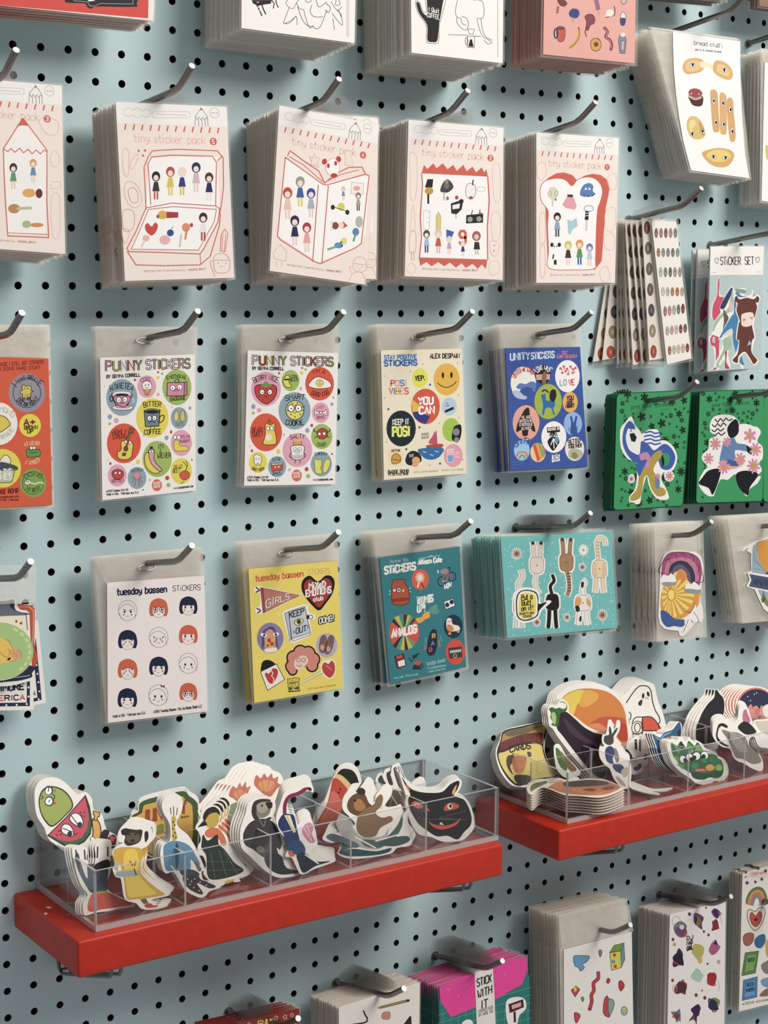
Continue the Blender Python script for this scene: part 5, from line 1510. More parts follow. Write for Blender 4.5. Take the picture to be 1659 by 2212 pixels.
yel = '''t df6a3a 8 38 214,462 518,430 0 tuesday bassen
t dfb25c 4 34 550,420 690,410 0 STICKERS
G f6efe4 204,500 240,490 270,500 490,545 498,552 300,650 255,668 218,668 212,630 240,620 240,540 208,530
h c27a68 5a2a24 4 245,502 494,550 262,664
h b8402c 5a2a24 3 245,502 262,506 272,658 262,664
T f3e6da 6 5a2a24 9 52 280,635 330,612 0 GI
T f3e6da 6 5a2a24 9 40 340,606 430,575 0 RLS
l 5a2a24 8 216,500 240,520
l 5a2a24 8 216,530 240,520
l 5a2a24 8 220,635 244,645
l 5a2a24 8 226,665 246,650
G 1d1818 612,462 560,425 515,455 508,510 530,560 580,620 622,648 665,600 705,540 720,470 700,430 660,425
G a8322c 612,482 565,448 530,470 524,512 545,556 590,604 622,628 656,590 692,538 702,480 685,448 650,446
T f6efe8 9 5a1c18 11 36 556,510 660,496 0 MiXeD
T f6efe8 9 5a1c18 11 40 536,560 696,534 0 EMOTIONS
t f6efe8 6 26 584,590 644,580 0 club
G f4eee4 395,650 420,640 540,608 555,660 590,675 590,705 560,712 575,790 560,812 460,855 430,840 400,740 385,670
h b9c3cc 4a4c54 4 400,668 425,655 442,830 434,842
h c6ced6 4a4c54 4 425,655 528,622 565,790 445,828
h eceae6 4a4c54 3 445,828 565,790 570,802 450,845
t 4a4c54 8 36 430,696 522,670 0 KEEP
t 4a4c54 7 36 472,798 538,778 0 OUT
H f3e66c 3a3228 4 460,722 490,700 520,712 498,740 475,742
e 3a5a4c 490 720 14 16
e 1d1b1a 490 720 6 8
l 1d1b1a 4 452,775 462,785 455,795
l 1d1b1a 4 542,740 552,752 546,765
e 1d1b1a 548 690 10 14
O 4a4c54 4 566 690 14 12
T f4f0ec 6 1d1b1a 18 34 622,732 712,712 0 OOMG!
e 8a7fae 307 824 85 98
G 5a4a7a 255,800 275,770 310,752 340,775 360,900 340,850 310,770 275,850 255,900
G d99a7c 275,790 310,768 338,800 340,850 330,890 300,905 278,890 270,840
e fff 265 805 20 10 20
e 1d1b1a 268 806 8 8
e fff 345 800 18 10 -10
e 1d1b1a 343 801 8 8
g e8b04c 280,830 330,830 330,890 300,905 282,885
e b8402c 300 840 13 14
e b8402c 318 862 12 14
e b8402c 292 872 9 10
G f3e6cc 272,895 300,890 345,885 350,905 310,918 275,912
e b9aec8 668 870 68 78
H 8a6258 4a3028 4 630,830 645,808 662,815 668,850 660,895 650,918 630,912 622,880
H 8a6258 4a3028 4 672,850 685,815 700,808 714,822 708,865 695,905 675,926 660,915
e c9a294 640 885 13 19
e c9a294 680 895 13 18
l 4a3028 3 645,820 645,860
l 4a3028 3 695,822 690,862
e 1d1818 445 1005 43 46
e 1d1818 455 950 45 48
e 1d1818 500 918 49 52
e 1d1818 550 925 49 52
e 1d1818 585 960 43 46
e 1d1818 575 1000 41 44
e 1d1818 450 1030 33 36
e d98878 445 1005 34 36
e d98878 455 950 36 38
e d98878 500 918 40 42
e d98878 550 925 40 42
e d98878 585 960 34 36
e d98878 575 1000 32 34
e d98878 450 1030 24 26
g d98878 450,950 560,930 570,1000 470,1020
G f1cdbb 470,950 500,915 535,940 550,975 520,1010 490,1030 460,1005
G d98878 465,960 480,920 510,890 545,920 555,950 520,935 490,945
O 3a2a28 3 488 965 12 12
O 3a2a28 3 520 965 12 12
L 8a2a24 4 478,998 492,1006 508,996
G 1d1818 255,1040 250,1000 265,970 300,965 335,985 345,1010
h f4eae0 2a2624 4 245,1040 348,990 400,1090 290,1160
G c8322c 298,1052 278,1045 275,1065 300,1110 325,1112 355,1060 352,1025 325,1018 312,1035
l f4eae0 5 312,1030 325,1050 315,1065 330,1085 328,1110
G f4eee4 630,1000 650,970 680,965 705,960 725,990 722,1050 695,1085 660,1075 640,1045
G c43a34 638,1005 655,980 680,990 700,968 720,995 718,1045 692,1078 665,1065 645,1040
L e8a89c 4 660,1000 680,1010 700,1030
l f4eee4 14 522,1102 636,1040
l 8a8078 3 522,1096 632,1036
l 8a8078 3 524,1108 640,1046
T f2d93c 6 1d1b1a 13 24 424,1108 490,1098 0 badge
T f2d93c 6 1d1b1a 13 24 426,1136 490,1128 0 bomb
t 1d1b1a 4 12 424,1156 494,1150 0 USA MADE
t 1d1b1a 3 8 424,1170 500,1164 0 Fabrique aux E.U.
t c9a83c 2.5 10 545,1155 725,1130 0 @2018 Tuesday Bassen. Badge Bomb
e f6e060 362 672 14 14
e f6e060 228 975 10 12
e f6d98a 752 1018 9 12
'''
tea = '''t 8fb8b4 4 20 1076,345 1190,332 0 forever 80s
T f3efe8 10 f3efe8 12 46 1040,415 1236,386 0 STiCKERS
T f3efe8 7 f3efe8 8 30 1254,354 1404,336 0 Allison Cole
l c9d6d2 3 1258,315 1395,295
l c9d6d2 4 1318,310 1335,295 1350,302
H b8502f 4a1f18 4 1088,470 1105,452 1165,450 1172,480 1192,510 1190,600 1100,610 1085,560
G 8a3424 1090,575 1190,565 1190,582 1092,592
E f0e6da 3a2a24 4 1130 518 14 15
e 3a2a24 1130 518 6 7
h e8e0d4 3a2a24 3 1092,510 1112,508 1112,528 1092,530
h f2c94c 3a2a24 2 1150,512 1166,510 1166,530 1150,532
e 8a5a8a 1130 482 12 8
l f3efe8 3 1068,520 1078,530
l f3efe8 3 1065,545 1078,545
l f3efe8 3 1195,510 1205,500
l f3efe8 3 1198,525 1210,530
e e05a3c 1267 450 55 66
f ece0c4 ece0c4 1265 438 36 14
O c9a070 3 1265 438 20 24
l f3efe8 8 1258,470 1250,500
l 3a3634 6 1272,470 1292,505
O 2c3840 7 1404 462 24 30
O 2c3840 7 1470 432 24 30
l c8503c 8 1404,462 1430,410 1470,432
l 8a6a8a 8 1404,462 1440,458 1450,395
l e9a23c 7 1410,465 1430,455
l 2c3840 6 1440,375 1455,372 1455,395
G 9a8a90 1395,395 1420,380 1445,385 1440,410 1405,415
T f3efe8 6 f3efe8 8 28 1422,512 1466,494 0 WOW
t f3efe8 7 18 1372,410 1390,406 0 I
T f3efe8 9 f3efe8 10 44 1246,610 1348,590 0 THUMBS
T f3efe8 9 f3efe8 10 42 1250,660 1296,650 0 UP!
G 5d9a8c 1325,640 1350,615 1375,610 1378,640 1392,655 1370,672 1330,665 1318,655
G eba93c 1238,700 1275,690 1290,665 1320,655 1328,690 1300,705 1260,730
h f3efe8 2c3840 4 1418,592 1478,570 1490,618 1430,642
E 2c3840 2c3840 2 1440 612 12 14
E 2c3840 2c3840 2 1468 594 12 14
e e04a34 1164 786 96 116
g c9b84c 1100,692 1130,680 1164,786
g 3f8f86 1130,680 1160,672 1164,786
g 2c3840 1160,672 1185,674 1164,786
g c9b84c 1185,674 1205,682 1164,786
g 5d9a6c 1205,682 1225,696 1164,786
g 2c3840 1225,696 1235,708 1164,786
g 2c3840 1092,870 1112,892 1164,786
g 5d9a6c 1112,892 1140,900 1164,786
g c9b84c 1140,900 1168,902 1164,786
g 2c3840 1168,902 1192,898 1164,786
g c9b84c 1192,898 1218,882 1164,786
g 5d9a6c 1218,882 1236,862 1164,786
g 2c3840 1085,720 1100,700 1164,786
T f6f2ea 12 f6f2ea 14 48 1086,820 1242,788 0 ANALOG
e 20384c 1478 750 60 76
G f0e6d8 1436,705 1465,700 1475,735 1510,745 1522,770 1495,780 1442,775
G d98a4c 1440,740 1470,745 1480,775 1445,778
E e09a78 e09a78 2 1456 795 8 9
E e09a78 e09a78 2 1510 782 8 9
l c8503c 4 1440,720 1470,716
G 1f2c3c 1330,790 1350,768 1372,780 1375,860 1362,920 1335,938 1310,920 1312,860
T e9b04c 6 e9b04c 7 26 1345,826 1362,822 0 R
T 5d9aa8 6 5d9aa8 7 26 1338,872 1356,868 0 A
T d84a4a 6 d84a4a 7 24 1326,912 1342,908 0 D
l 8ab0a8 4 1300,820 1308,890
l c9784c 8 1385,840 1395,880
l c9784c 6 1292,870 1300,905
l 8ab0a8 4 1395,810 1405,850
e e04a34 1492 914 62 80
h 3a4450 1f2c3c 3 1448,890 1530,880 1535,945 1455,955
g b9c4a8 1455,905 1528,895 1530,912 1458,922
O c9a070 5 1490 938 10 12
h 6f2c2c 3a1c18 3 1102,942 1160,925 1178,1000 1120,1020
g c94a4a 1115,942 1150,930 1154,950 1120,960
g efe6dc 1122,975 1165,960 1172,998 1130,1010
t 1f2c3c 6 24 1212,975 1245,950 8 LIKE
G c8504c 1225,985 1262,970 1275,990 1240,1010 1228,1000
t 1f2c3c 6 24 1215,1020 1290,1008 -10 TOTALLY
T 8fc0b8 4 8fc0b8 4 24 1312,1000 1426,975 0 badge bomb
t 8fc0b8 3 14 1312,1024 1430,1004 0 www.badgebomb.com
t 8fc0b8 3 10 1320,1045 1428,1025 0 @2018 Allison Cole
t 8fc0b8 3 10 1100,1086 1160,1076 0 Made in USA
t 8fc0b8 3 10 1175,1072 1250,1060 0 Fabrique aux EU
'''
def cat(body, edge, head, tail):
    return f'G f6f1ea {head}\n'
def butt(x, y, w, h, c, c2, legs, tail, tw, up=True):
    """cat seen from behind: white die-cut border, body, two legs and tail"""
    s = ''; d = 1 if up else -1
    B = [(x - w * .35, y - d * h * .5), (x + w * .35, y - d * h * .5), (x + w * .5, y), (x + w * .42, y + d * h * .35), (x, y + d * h * .45), (x - w * .42, y + d * h * .35), (x - w * .5, y)]
    P = lambda q: ' '.join(f'{a:.0f},{b:.0f}' for a, b in q)
    def grow(q, k): return [(x + (a - x) * (1 + k / w * 2), y + (b - y) * (1 + k / h * 2)) for a, b in q]
    L1 = [(x - w * .22, y + d * h * .35), (x - w * .25, y + d * (h * .5 + legs * .5)), (x - w * .3, y + d * (h * .5 + legs))]
    L2 = [(x + w * .22, y + d * h * .35), (x + w * .25, y + d * (h * .5 + legs * .5)), (x + w * .3, y + d * (h * .5 + legs))]
    s += f'L f6f1ea {tw+16} {tail}\nL f6f1ea {w*.3+16} {P(L1)}\nL f6f1ea {w*.3+16} {P(L2)}\nG f6f1ea {P(grow(B, 9))}\n'
    s += f'L 6a5444 {tw+3} {tail}\nL {c} {tw} {tail}\nL 6a5444 {w*.26+3} {P(L1)}\nL 6a5444 {w*.26+3} {P(L2)}\nL {c} {w*.26} {P(L1)}\nL {c} {w*.26} {P(L2)}\nH {c} 6a5444 2 {P(B)}\n'
    s += f'e {c2} {L1[2][0]} {L1[2][1]} {w*.12} {w*.14}\ne {c2} {L2[2][0]} {L2[2][1]} {w*.12} {w*.14}\n'
    s += f'l 4a3428 2 {x-4},{y-d*5-4} {x+4},{y-d*5+4}\nl 4a3428 2 {x+4},{y-d*5-4} {x-4},{y-d*5+4}\n'
    return s
random.seed(11)
but = ''.join(f'l d6e6dc 3 {a:.0f},{b:.0f} {a+random.uniform(-7,7):.0f},{b+7:.0f}\n' for a, b in ((random.uniform(215, 820), random.uniform(190, 735)) for _ in range(300)) if b < 735 - (a - 240) * .095 and b > 215 - (a - 205) * .058 and a > 217 + (b - 205) * .064 and a < 792 + (b - 170) * .067)
but += butt(402, 350, 74, 90, 'e9dccb', '3a302c', 70, '402,392 392,440 398,480 415,508', 16, False).replace('G f6f1ea', 'G f6f1ea')
but += butt(563, 335, 76, 95, 'a8835a', '5a4430', 72, '563,382 575,430 578,480 568,518', 18, False)
but += butt(742, 380, 76, 95, 'ecd3b0', 'e9dccb', 70, '738,335 732,280 728,230 745,205 770,215 775,245', 16)
but += ''.join(f'l d99a5c 4 {742-34+abs(k-3)*2},{345+k*12} {742-14},{350+k*12}\nl d99a5c 4 {742+14},{350+k*12} {742+34-abs(k-3)*2},{345+k*12}\n' for k in range(6))
but += ''.join(f'l d99a5c 6 {724},{300-k*18} {742},{303-k*18}\n' for k in range(5))
but += ''.join(f'l 5a4430 5 {568},{400+k*16} {586},{398+k*16}\n' for k in range(7))
but += butt(305, 570, 60, 120, 'dcd6cc', 'dcd6cc', 60, '310,520 300,460 322,420 318,385', 22)
but += butt(486, 560, 72, 90, '1d1b1a', '1d1b1a', 85, '486,520 475,470 495,440 486,408', 15)
but += butt(652, 565, 84, 85, 'f0e8dc', 'f0e8dc', 65, '655,520 650,480 660,450 652,438', 22)
but += '''G e0a45c 612,545 630,525 645,545 635,575 615,575
G e0a45c 672,530 692,555 690,580 672,565
G 2a2624 610,580 628,575 635,600 618,608
G 2a2624 645,445 658,450 652,478 642,470
G 2a2624 635,635 645,632 642,660 632,655
'''
but += ''.join(f'f {c} {c2} {x} {y} {r+9} 14\nf {c3} {c2} {x} {y} {r} 12\n' for c, c2, c3, x, y, r in [('f6f1ea', '8a4a3c', 'b0705c', 292, 292, 26), ('f6f1ea', 'b0b06a', 'f2f0e6', 655, 272, 26), ('f6f1ea', '8a4a3c', 'b0705c', 649, 365, 17), ('f6f1ea', '8a4a3c', 'b0705c', 566, 638, 17), ('f6f1ea', '8a4a3c', 'b0705c', 758, 625, 26), ('f6f1ea', '8a4a3c', 'b0705c', 402, 665, 19)])
but += '''G f6f1ea 278,520 300,485 350,475 400,488 418,520 425,560 460,545 480,555 430,600 410,640 370,662 320,668 285,640 278,580
G 1d1b1a 290,530 308,498 350,488 395,500 410,530 412,565 455,555 415,600 405,630 368,652 325,656 295,635 288,585
G f3efe4 296,534 312,502 350,494 390,505 404,532 405,590 400,626 366,645 326,650 300,630 294,585
G e9dc4c 306,545 320,512 350,504 385,514 396,540 396,600 388,622 362,638 326,642 308,622 302,585
t 1d1b1a 5 28 318,545 376,538 0 Put a
t 1d1b1a 5 28 320,575 370,570 0 Butt
t 1d1b1a 5 26 318,604 380,596 0 on it!
t 1d1b1a 2.2 13 306,626 388,620 0 SPAGHETTI PRINT
t 1d1b1a 2.2 13 326,642 374,638 0 STICKERS
'''
sun = '''G f4ede2 1072,390 1085,330 1100,290 1135,275 1180,278 1230,280 1270,285 1298,320 1305,380 1300,440 1290,480 1285,540 1305,600 1300,650 1280,650 1240,690 1200,735 1180,735 1175,710 1130,705 1085,685 1065,640 1068,580 1070,480
G a8507c 1078,400 1085,340 1108,300 1140,285 1200,283 1250,295 1285,325 1298,390 1290,450 1270,470 1180,440 1085,440
G c97a90 1098,400 1105,345 1135,320 1200,312 1250,330 1275,370 1280,440 1230,430 1120,400
G e8b0b0 1130,380 1150,340 1200,335 1240,355 1262,400 1258,450 1200,420
o 5a2a4a 3 1078,400 1085,340 1108,300 1140,285 1200,283 1250,295 1285,325 1298,390 1290,450
L 5a2a4a 3 1100,330 1120,320 1130,345
L 5a2a4a 3 1130,300 1155,295 1165,320
L 5a2a4a 3 1180,292 1205,295 1210,320
L 5a2a4a 3 1235,300 1255,310 1252,335
L 5a2a4a 3 1270,350 1285,370 1275,395
G 3a3a52 1120,400 1130,355 1165,332 1210,335 1245,365 1262,410 1258,460 1235,455 1225,410 1190,375 1150,380
G 6a5a72 1135,405 1145,368 1175,350 1205,360 1232,395 1240,450 1225,440 1210,405 1180,380
G e39a3c 1085,480 1130,440 1160,400 1185,375 1215,400 1222,440 1290,480 1285,530 1275,580 1200,640 1150,645 1078,600
'''
for k in range(16):
    a0 = math.radians(-80 + k * 19); a1 = a0 + math.radians(9.5)
    R = lambda a: (1132 + (85 + 40 * max(0, math.cos(a)) ) * math.cos(a) * (0.6 if math.cos(a) < 0 else 1.0), 515 + 125 * math.sin(a))
    (xa, ya), (xb, yb) = R(a0), R(a1); sun += f'g f2dc5c 1132,515 {xa:.0f},{ya:.0f} {xb:.0f},{yb:.0f}\n'
sun += '''G e08a3c 1150,440 1165,400 1185,385 1210,420 1195,450 1180,430 1170,440
E f6e25c c9782c 4 1132 515 20 30
G f6f2ea 1075,430 1090,405 1115,412 1130,400 1150,415 1160,440 1145,455 1100,465 1080,455
G 9a9a9c 1080,452 1110,445 1140,448 1158,445 1150,462 1100,470
G f6f2ea 1208,470 1225,452 1240,460 1255,445 1275,458 1290,480 1270,495 1220,498
G 9a9a9c 1200,488 1230,482 1270,488 1292,490 1280,508 1225,508
G 3c5fa0 1078,600 1110,610 1150,645 1200,650 1215,665 1190,690 1150,685 1110,690 1082,660 1075,625
G f6f2ea 1205,640 1235,620 1262,565 1270,605 1285,640 1270,665 1240,660 1220,690 1198,722 1190,715 1205,680
L 5a4a44 3 1210,605 1235,610 1255,580 1262,560
L 5a4a44 3 1255,610 1275,640 1280,660
L 5a4a44 3 1225,650 1210,690 1195,720
L 3c5fa0 3 1240,650 1250,668
'''
adv = '''G f6f1ea 705,770 740,720 800,680 1000,590 1500,560 1500,1900 1100,1680 1000,1560 900,1340 860,1320 780,1290 830,1200 790,1080 850,1060 850,900 860,700
G 9db4bd 870,720 905,665 1000,610 1500,590 1500,1800 1150,1640 1040,1520 940,1330 900,1200 860,1100
G e39a34 930,650 1000,620 1100,595 1500,600 1500,1000 1100,1080 1030,1010 970,900 935,760
L 5a5a5c 3 870,720 900,860 1000,1000 1060,1060
l 5a5a5c 3 868,880 1050,1050
l 5a5a5c 3 862,1020 1070,1065
l 5a5a5c 3 862,1105 1060,1090
G 4a463f 1000,1160 1060,1100 1110,1055 1200,1000 1500,1000 1500,1200
G f6f1ea 800,1090 860,1085 1300,1170 1300,1400 860,1310 780,1285 820,1190
g 4a5878 820,1105 1300,1190 1300,1385 812,1290 850,1195
t 2c3448 9 75 880,1255 1180,1300 0 ADVENTURE
g 7d8a62 1030,1340 1080,1500 990,1500
g 5d6a42 1030,1420 1100,1530 1000,1530
G 8a8a54 1040,1530 1120,1500 1300,1600 1300,1700 1150,1640
'''
pack('tue', 'white sheet of twelve round little faces in navy and orange', 'sticker sheet', px(VG, [(685, 470), (1308, 425), (1328, 1293), (690, 1367)]), .0385, (2, 9), 7, .014, base='f5eae4', edge='cfbda2', view=VG, art=tue,
     sleeve=((204, 1203), (439, 1183)), back='white sheet of small faces in the stack behind the front one', group='white sheets of small faces', rj=.01, fmat=FILM)
pack('yel', 'yellow sticker sheet with a pennant, a heart and a locked diary', 'sticker sheet', px(VH, [(168, 382), (738, 330), (772, 1145), (205, 1240)]), .029, (8, 9), 6, .018, base='f0d757', edge='c9a94c', view=VH, art=yel,
     sleeve=((520.5, 1170), (730, 1153)), back='yellow sticker sheet in the stack behind the front one', group='yellow sticker sheets', rj=.01)
pack('tea', 'teal sticker sheet with retro camera, record and roller skate stickers', 'sticker sheet', px(VH, [(1007, 310), (1520, 240), (1560, 1010), (1075, 1120)]), .034, (14, 9), 10, .028, base='2f7f88', edge='6a7f80', view=VH, art=tea,
     sleeve=((806, 1149), (995, 1130)), back='teal sticker sheet in the stack behind the front one', group='teal sticker sheets', rj=.02, mg=6)
pack('but', 'turquoise sticker pack with seven cats seen from behind', 'sticker pack', px(VI, [(205, 205), (805, 170), (840, 695), (240, 752)]), .0586, (20, 9), 12, .048, base='6fc0bd', edge='9fd0cc', view=VI, art=but,
     back='turquoise sticker pack in the stack behind the one with the cats', group='turquoise sticker packs', rj=.03, mg=5, tabm=TABD, tab=px(VI, [(300, 150), (305, 100), (360, 78), (570, 80), (590, 110), (640, 160), (600, 190), (330, 190)]))
# die-cut stickers hanging in milky sleeves
def sleeved(lab, quad, out, art, view, d, hk, n, thick, back, grp, slv, rj=.01):
    surf = flat(d); H = Vector((hk[0] * IN, -d, -hk[1] * IN + .13 * d))
    mb = MB(); slab(mb, px(view, parse(out)), surf, .0006, 'f4eee4', 'd9cfc0'); Art(mb, surf, view).run(art)
    r = mb.build('sticker_pack', PAPER, origin=H); tag(r, lab, 'sticker pack', grp)
    f = MB(); bk = flat(d - .0009); f.face([bk.at(*p) for p in slv]); f.build('plastic_sleeve', FILM2, r, origin=H)
    for k in range(1, n):
        u = k / (n - 1); c = copy_thing(r, (random.uniform(-.0015, .0015), thick * u, -.13 * thick * u), random.uniform(-rj, rj)); tag(c, back, 'sticker pack', grp)
sun_out = '1072,390 1078,345 1090,305 1110,282 1140,273 1185,275 1230,280 1270,286 1295,310 1308,360 1305,420 1298,455 1292,490 1288,545 1305,590 1308,640 1298,668 1275,655 1250,685 1218,722 1195,742 1178,738 1172,712 1130,708 1095,700 1070,675 1062,630 1066,560 1070,470'
sleeved('sunburst and cloud die-cut sticker in a milky sleeve', None, sun_out, sun, VI, .062, (27, 10), 9, .04, 'milky sleeved pack behind the sunburst sticker', 'sunburst sticker packs', [(1413, 1131), (1518.5, 1124), (1527, 1376), (1419, 1387)])
adv_out = '700,770 735,715 820,665 950,605 1100,575 1450,560 1500,1500 1450,1750 1180,1690 1060,1600 980,1480 905,1340 780,1295 790,1260 825,1200 790,1085 790,1070 690,1230'
adv_out = '780,760 830,690 905,640 1000,595 1100,575 1500,560 1500,1760 1180,1680 1090,1620 1010,1530 950,1430 905,1340 780,1295 825,1200 790,1080 850,1060 845,900 850,800'
sleeved('round mountain sticker with a blue banner, cut off by the right edge', None, adv_out, adv, VT, .05, (33, 10), 7, .03, 'milky sleeved pack behind the mountain sticker', 'mountain sticker packs', px(VT, [(490, 235), (1700, 160), (1640, 1760), (720, 1845)]), rj=.02)
# die-cut stickers hanging at the left edge
def loose(lab, out, art, view, d, grp=None, t=.0006, base='f4eee4', name='die_cut_sticker', cat='sticker'):
    surf = flat(d); o = px(view, parse(out)); c = surf.at(*o[0]); mb = MB(); slab(mb, o, surf, t, base, 'd9cfc0')
    a = Art(mb, surf, view); a.run(art); r = mb.build(name, VINYL, origin=c); tag(r, lab, cat, grp); return r
lf = loose('round pale green sticker with a yellow skull', ' '.join(f'{-30+455*math.cos(a*math.pi/16)*.99:.0f},{1320+372*math.sin(a*math.pi/16):.0f}' for a in range(32)),
 '''e a9c97c -30 1320 452 368
E eec24c 4a3420 4 20 1300 120 130
G eec24c -80,1180 60,1165 150,1260 215,1300 275,1385 240,1410 190,1430 110,1460 -60,1450
L 4a3420 4 60,1165 120,1200 150,1270 190,1300 240,1310 272,1385 210,1420 180,1440 110,1450
L 4a3420 4 0,1330 60,1390 110,1380 120,1330 100,1290
G 1d1b1a 88,1430 105,1405 130,1400 135,1415 110,1435
G e8a06a 120,1310 190,1300 240,1315 270,1385 210,1425 160,1400
L 8a5a30 4 160,1350 200,1355 215,1400
''' + '\n'.join(f'l d2e08a 34 {-30+405*math.cos(a):.0f},{1320+325*math.sin(a):.0f} {-30+405*math.cos(a+.13):.0f},{1320+325*math.sin(a+.13):.0f}' for a in (-1.05, -.78, -.5, -.25, -.02, .2, .45, .68)), VW, .043)
loose('navy and cream bottle-shaped sticker behind the green skull sticker', '-400,660 20,655 130,640 190,650 215,700 220,760 260,800 330,805 370,840 380,1100 400,1500 430,1640 390,1690 250,1730 100,1760 -400,1770',
 '''G 1f2a44 -380,690 30,690 150,670 180,690 190,790 250,825 335,840 340,860 -380,880
g 6a6f78 -380,740 60,730 120,720 130,770 190,810 330,850 335,868 -380,890
g f0e8cc -380,895 330,868 350,1100 380,1500 -380,1500
l 1f2a44 10 330,860 345,1050
t b0342c 12 50 190,985 280,975 0 ;:
e b0342c 205 945 14 18
G b0342c 250,955 280,960 270,985 248,975
G 1f2a44 -380,1500 385,1500 400,1600 405,1640 330,1670 150,1700 -380,1710
l c8ccd6 8 -100,1690 200,1650 375,1625
''', VW, .040)
loose('orange striped die-cut sticker behind the bottle-shaped one', '-300,745 215,730 380,728 430,760 450,820 447,1000 440,1300 432,1540 -300,1540',
 '''G c9502f -290,755 360,738 415,765 438,820 430,1200 420,1520 -290,1520
L f0d8c4 6 215,762 350,762 395,790 420,840 412,1220
''', VW, .037)
loose('cream sticker with navy dotted border and block letters, lowest at the left edge', '-300,900 400,905 425,2055 -300,2075', '''g 1f2a4c 345,1100 378,1100 375,2010 -290,2020 -290,1975 335,1965
d f0e8dc 13 358,1775 358,1890 335,1985 210,1995 80,2000 355,1660
T 1d2a44 16 1d2a44 20 80 -60,1830 300,1800 0 TIMORE
l 1d2a44 5 -40,1850 60,1845
T 1d2a44/d8502f/1d2a44/c8402c 14 1d2a44 16 62 -100,1945 310,1930 0 MERICA
''', VW, .034)
loose('second cream sticker with a navy dotted border, tilted out behind', '250,900 480,935 580,1965 440,2000 -200,2060 -200,900', '''g 1f2a4c 400,1150 450,1160 525,1930 430,1955 -100,1990 -100,1960 470,1905
d f0e8dc 12 452,1372 460,1495 470,1605 484,1710 495,1825 485,1925
t 1d2a44 10 60 420,1880 445,1875 0 A
''', VW, .031)
f = MB(); bk = flat(.0455); f.face([bk.at(*p) for p in px(VW, [(-400, 240), (460, 235), (455, 700), (-400, 760)])])
sp = f.build('plastic_sleeve', FILM2, origin=(-4 * IN, -.0455, -9 * IN)); tag(sp, 'milky plastic header of the die-cut stickers at the left edge', 'sleeve')
# ------------------------------------------------------------------ bottom row
pen = '''h b08a3c 4a3420 4 1265,518 1290,505 1515,448 1528,452 1520,465 1290,522
g 3a2420 1500,452 1525,448 1522,462 1504,468
H c98a7c 8a5248 3 1305,560 1330,548 1365,552 1368,590 1355,610 1310,608 1298,585
L 3a1f24 12 1150,540 1165,575 1180,600 1175,630 1120,645 1060,652
g 3a1f24 1530,580 1540,590 1545,700 1440,700 1500,620
'''
PB = [(731.5, 2175), (907, 2120.8), (903, 2420), (735, 2480)]
pack('pencil', 'white sticker pack with a pencil and red line drawings, bottom edge', 'sticker pack', PB, .078, (11, 27), 14, .05, base='efe6dc', edge='c6b59a', view=VU, art=pen,
     back='white sticker pack in the stack behind the one with the pencil', group='white packs with the pencil drawing', mg=3, rj=.015, tabm=TABD, tab=px(VU, [(1010, 400), (930, 330), (1170, 215), (1400, 280), (1425, 310), (1420, 350), (1150, 460)]))
drk = '''g 8a2a22 -100,700 150,640 430,560 625,520 640,900 -100,1000
T d8d24c 9 3a1c14 12 44 300,672 420,648 8 SNUG
f d8907c 5a1c18 440 598 22 6
f d8907c 5a1c18 512 592 26 5
f d8907c 5a1c18 568 575 22 6
f d8907c 5a1c18 220 650 20 6
f d8907c 5a1c18 590 640 20 5
L 3a1c14 5 330,610 400,598 470,620
'''
pack('darkred', 'dark red printed pack with pale stars at the very bottom of the photo', 'sticker pack', px(VU, [(150, 655), (622, 520), (626, 1300), (160, 1400)]), .075, (6, 27), 8, .03, base='8a2a22', edge='c9887a', view=VU, art=drk,
     back='dark red pack behind the front one at the bottom', group='dark red packs', rj=.015, tabm=TABD, tab=px(VU, [(160, 640), (60, 600), (40, 530), (300, 435), (400, 480), (420, 550), (300, 620)]))
PKQ = [(948.5, 2131.6), (1137, 2064), (1142, 2400), (955, 2480)]
pk = '''g 1d7a72 1240,1560 1780,1400 1790,2300 1260,2500
'''
# grid lines
for k in range(14): pk += f'l 6aa8a0 2.5 {1236},{1640+k*48} {1790},{1472+k*46}\n'
for k in range(12): pk += f'l 6aa8a0 2.5 {1262+k*46},1600 {1268+k*46},2300\n'
pk += '''g f0389a 1240,1470 1455,1385 1456,1592 1310,1650 1250,1562
g f0389a 1560,1350 1762,1287 1768,1370 1735,1455 1568,1550
l f88cc8 3 1290,1480 1302,1492
l f88cc8 3 1350,1530 1362,1518
l f88cc8 3 1400,1450 1412,1462
l f88cc8 3 1630,1400 1642,1390
g eae4d8 1452,1385 1560,1350 1572,1560 1582,1800 1470,1830
t 2a2a2a 7 46 1466,1470 1552,1440 0 STICK
t 2a2a2a 7 46 1470,1538 1554,1506 0 WITH
t 2a2a2a 7 46 1492,1600 1530,1588 0 IT
t 8a857c 3 18 1474,1626 1560,1600 0 STICKER PACK
t 8a857c 3 18 1478,1648 1560,1622 0 BY MARIE TAO
G f2ece4 1640,1560 1700,1530 1752,1545 1758,1600 1720,1640 1700,1700 1650,1690
h 5a2430 2a1418 3 1655,1575 1740,1545 1745,1590 1662,1625
g e0a8a8 1672,1580 1728,1562 1730,1585 1676,1604
l 5a2430 14 1690,1620 1692,1680
G f2ece4 1375,1690 1410,1665 1440,1680 1445,1760 1380,1760
'''
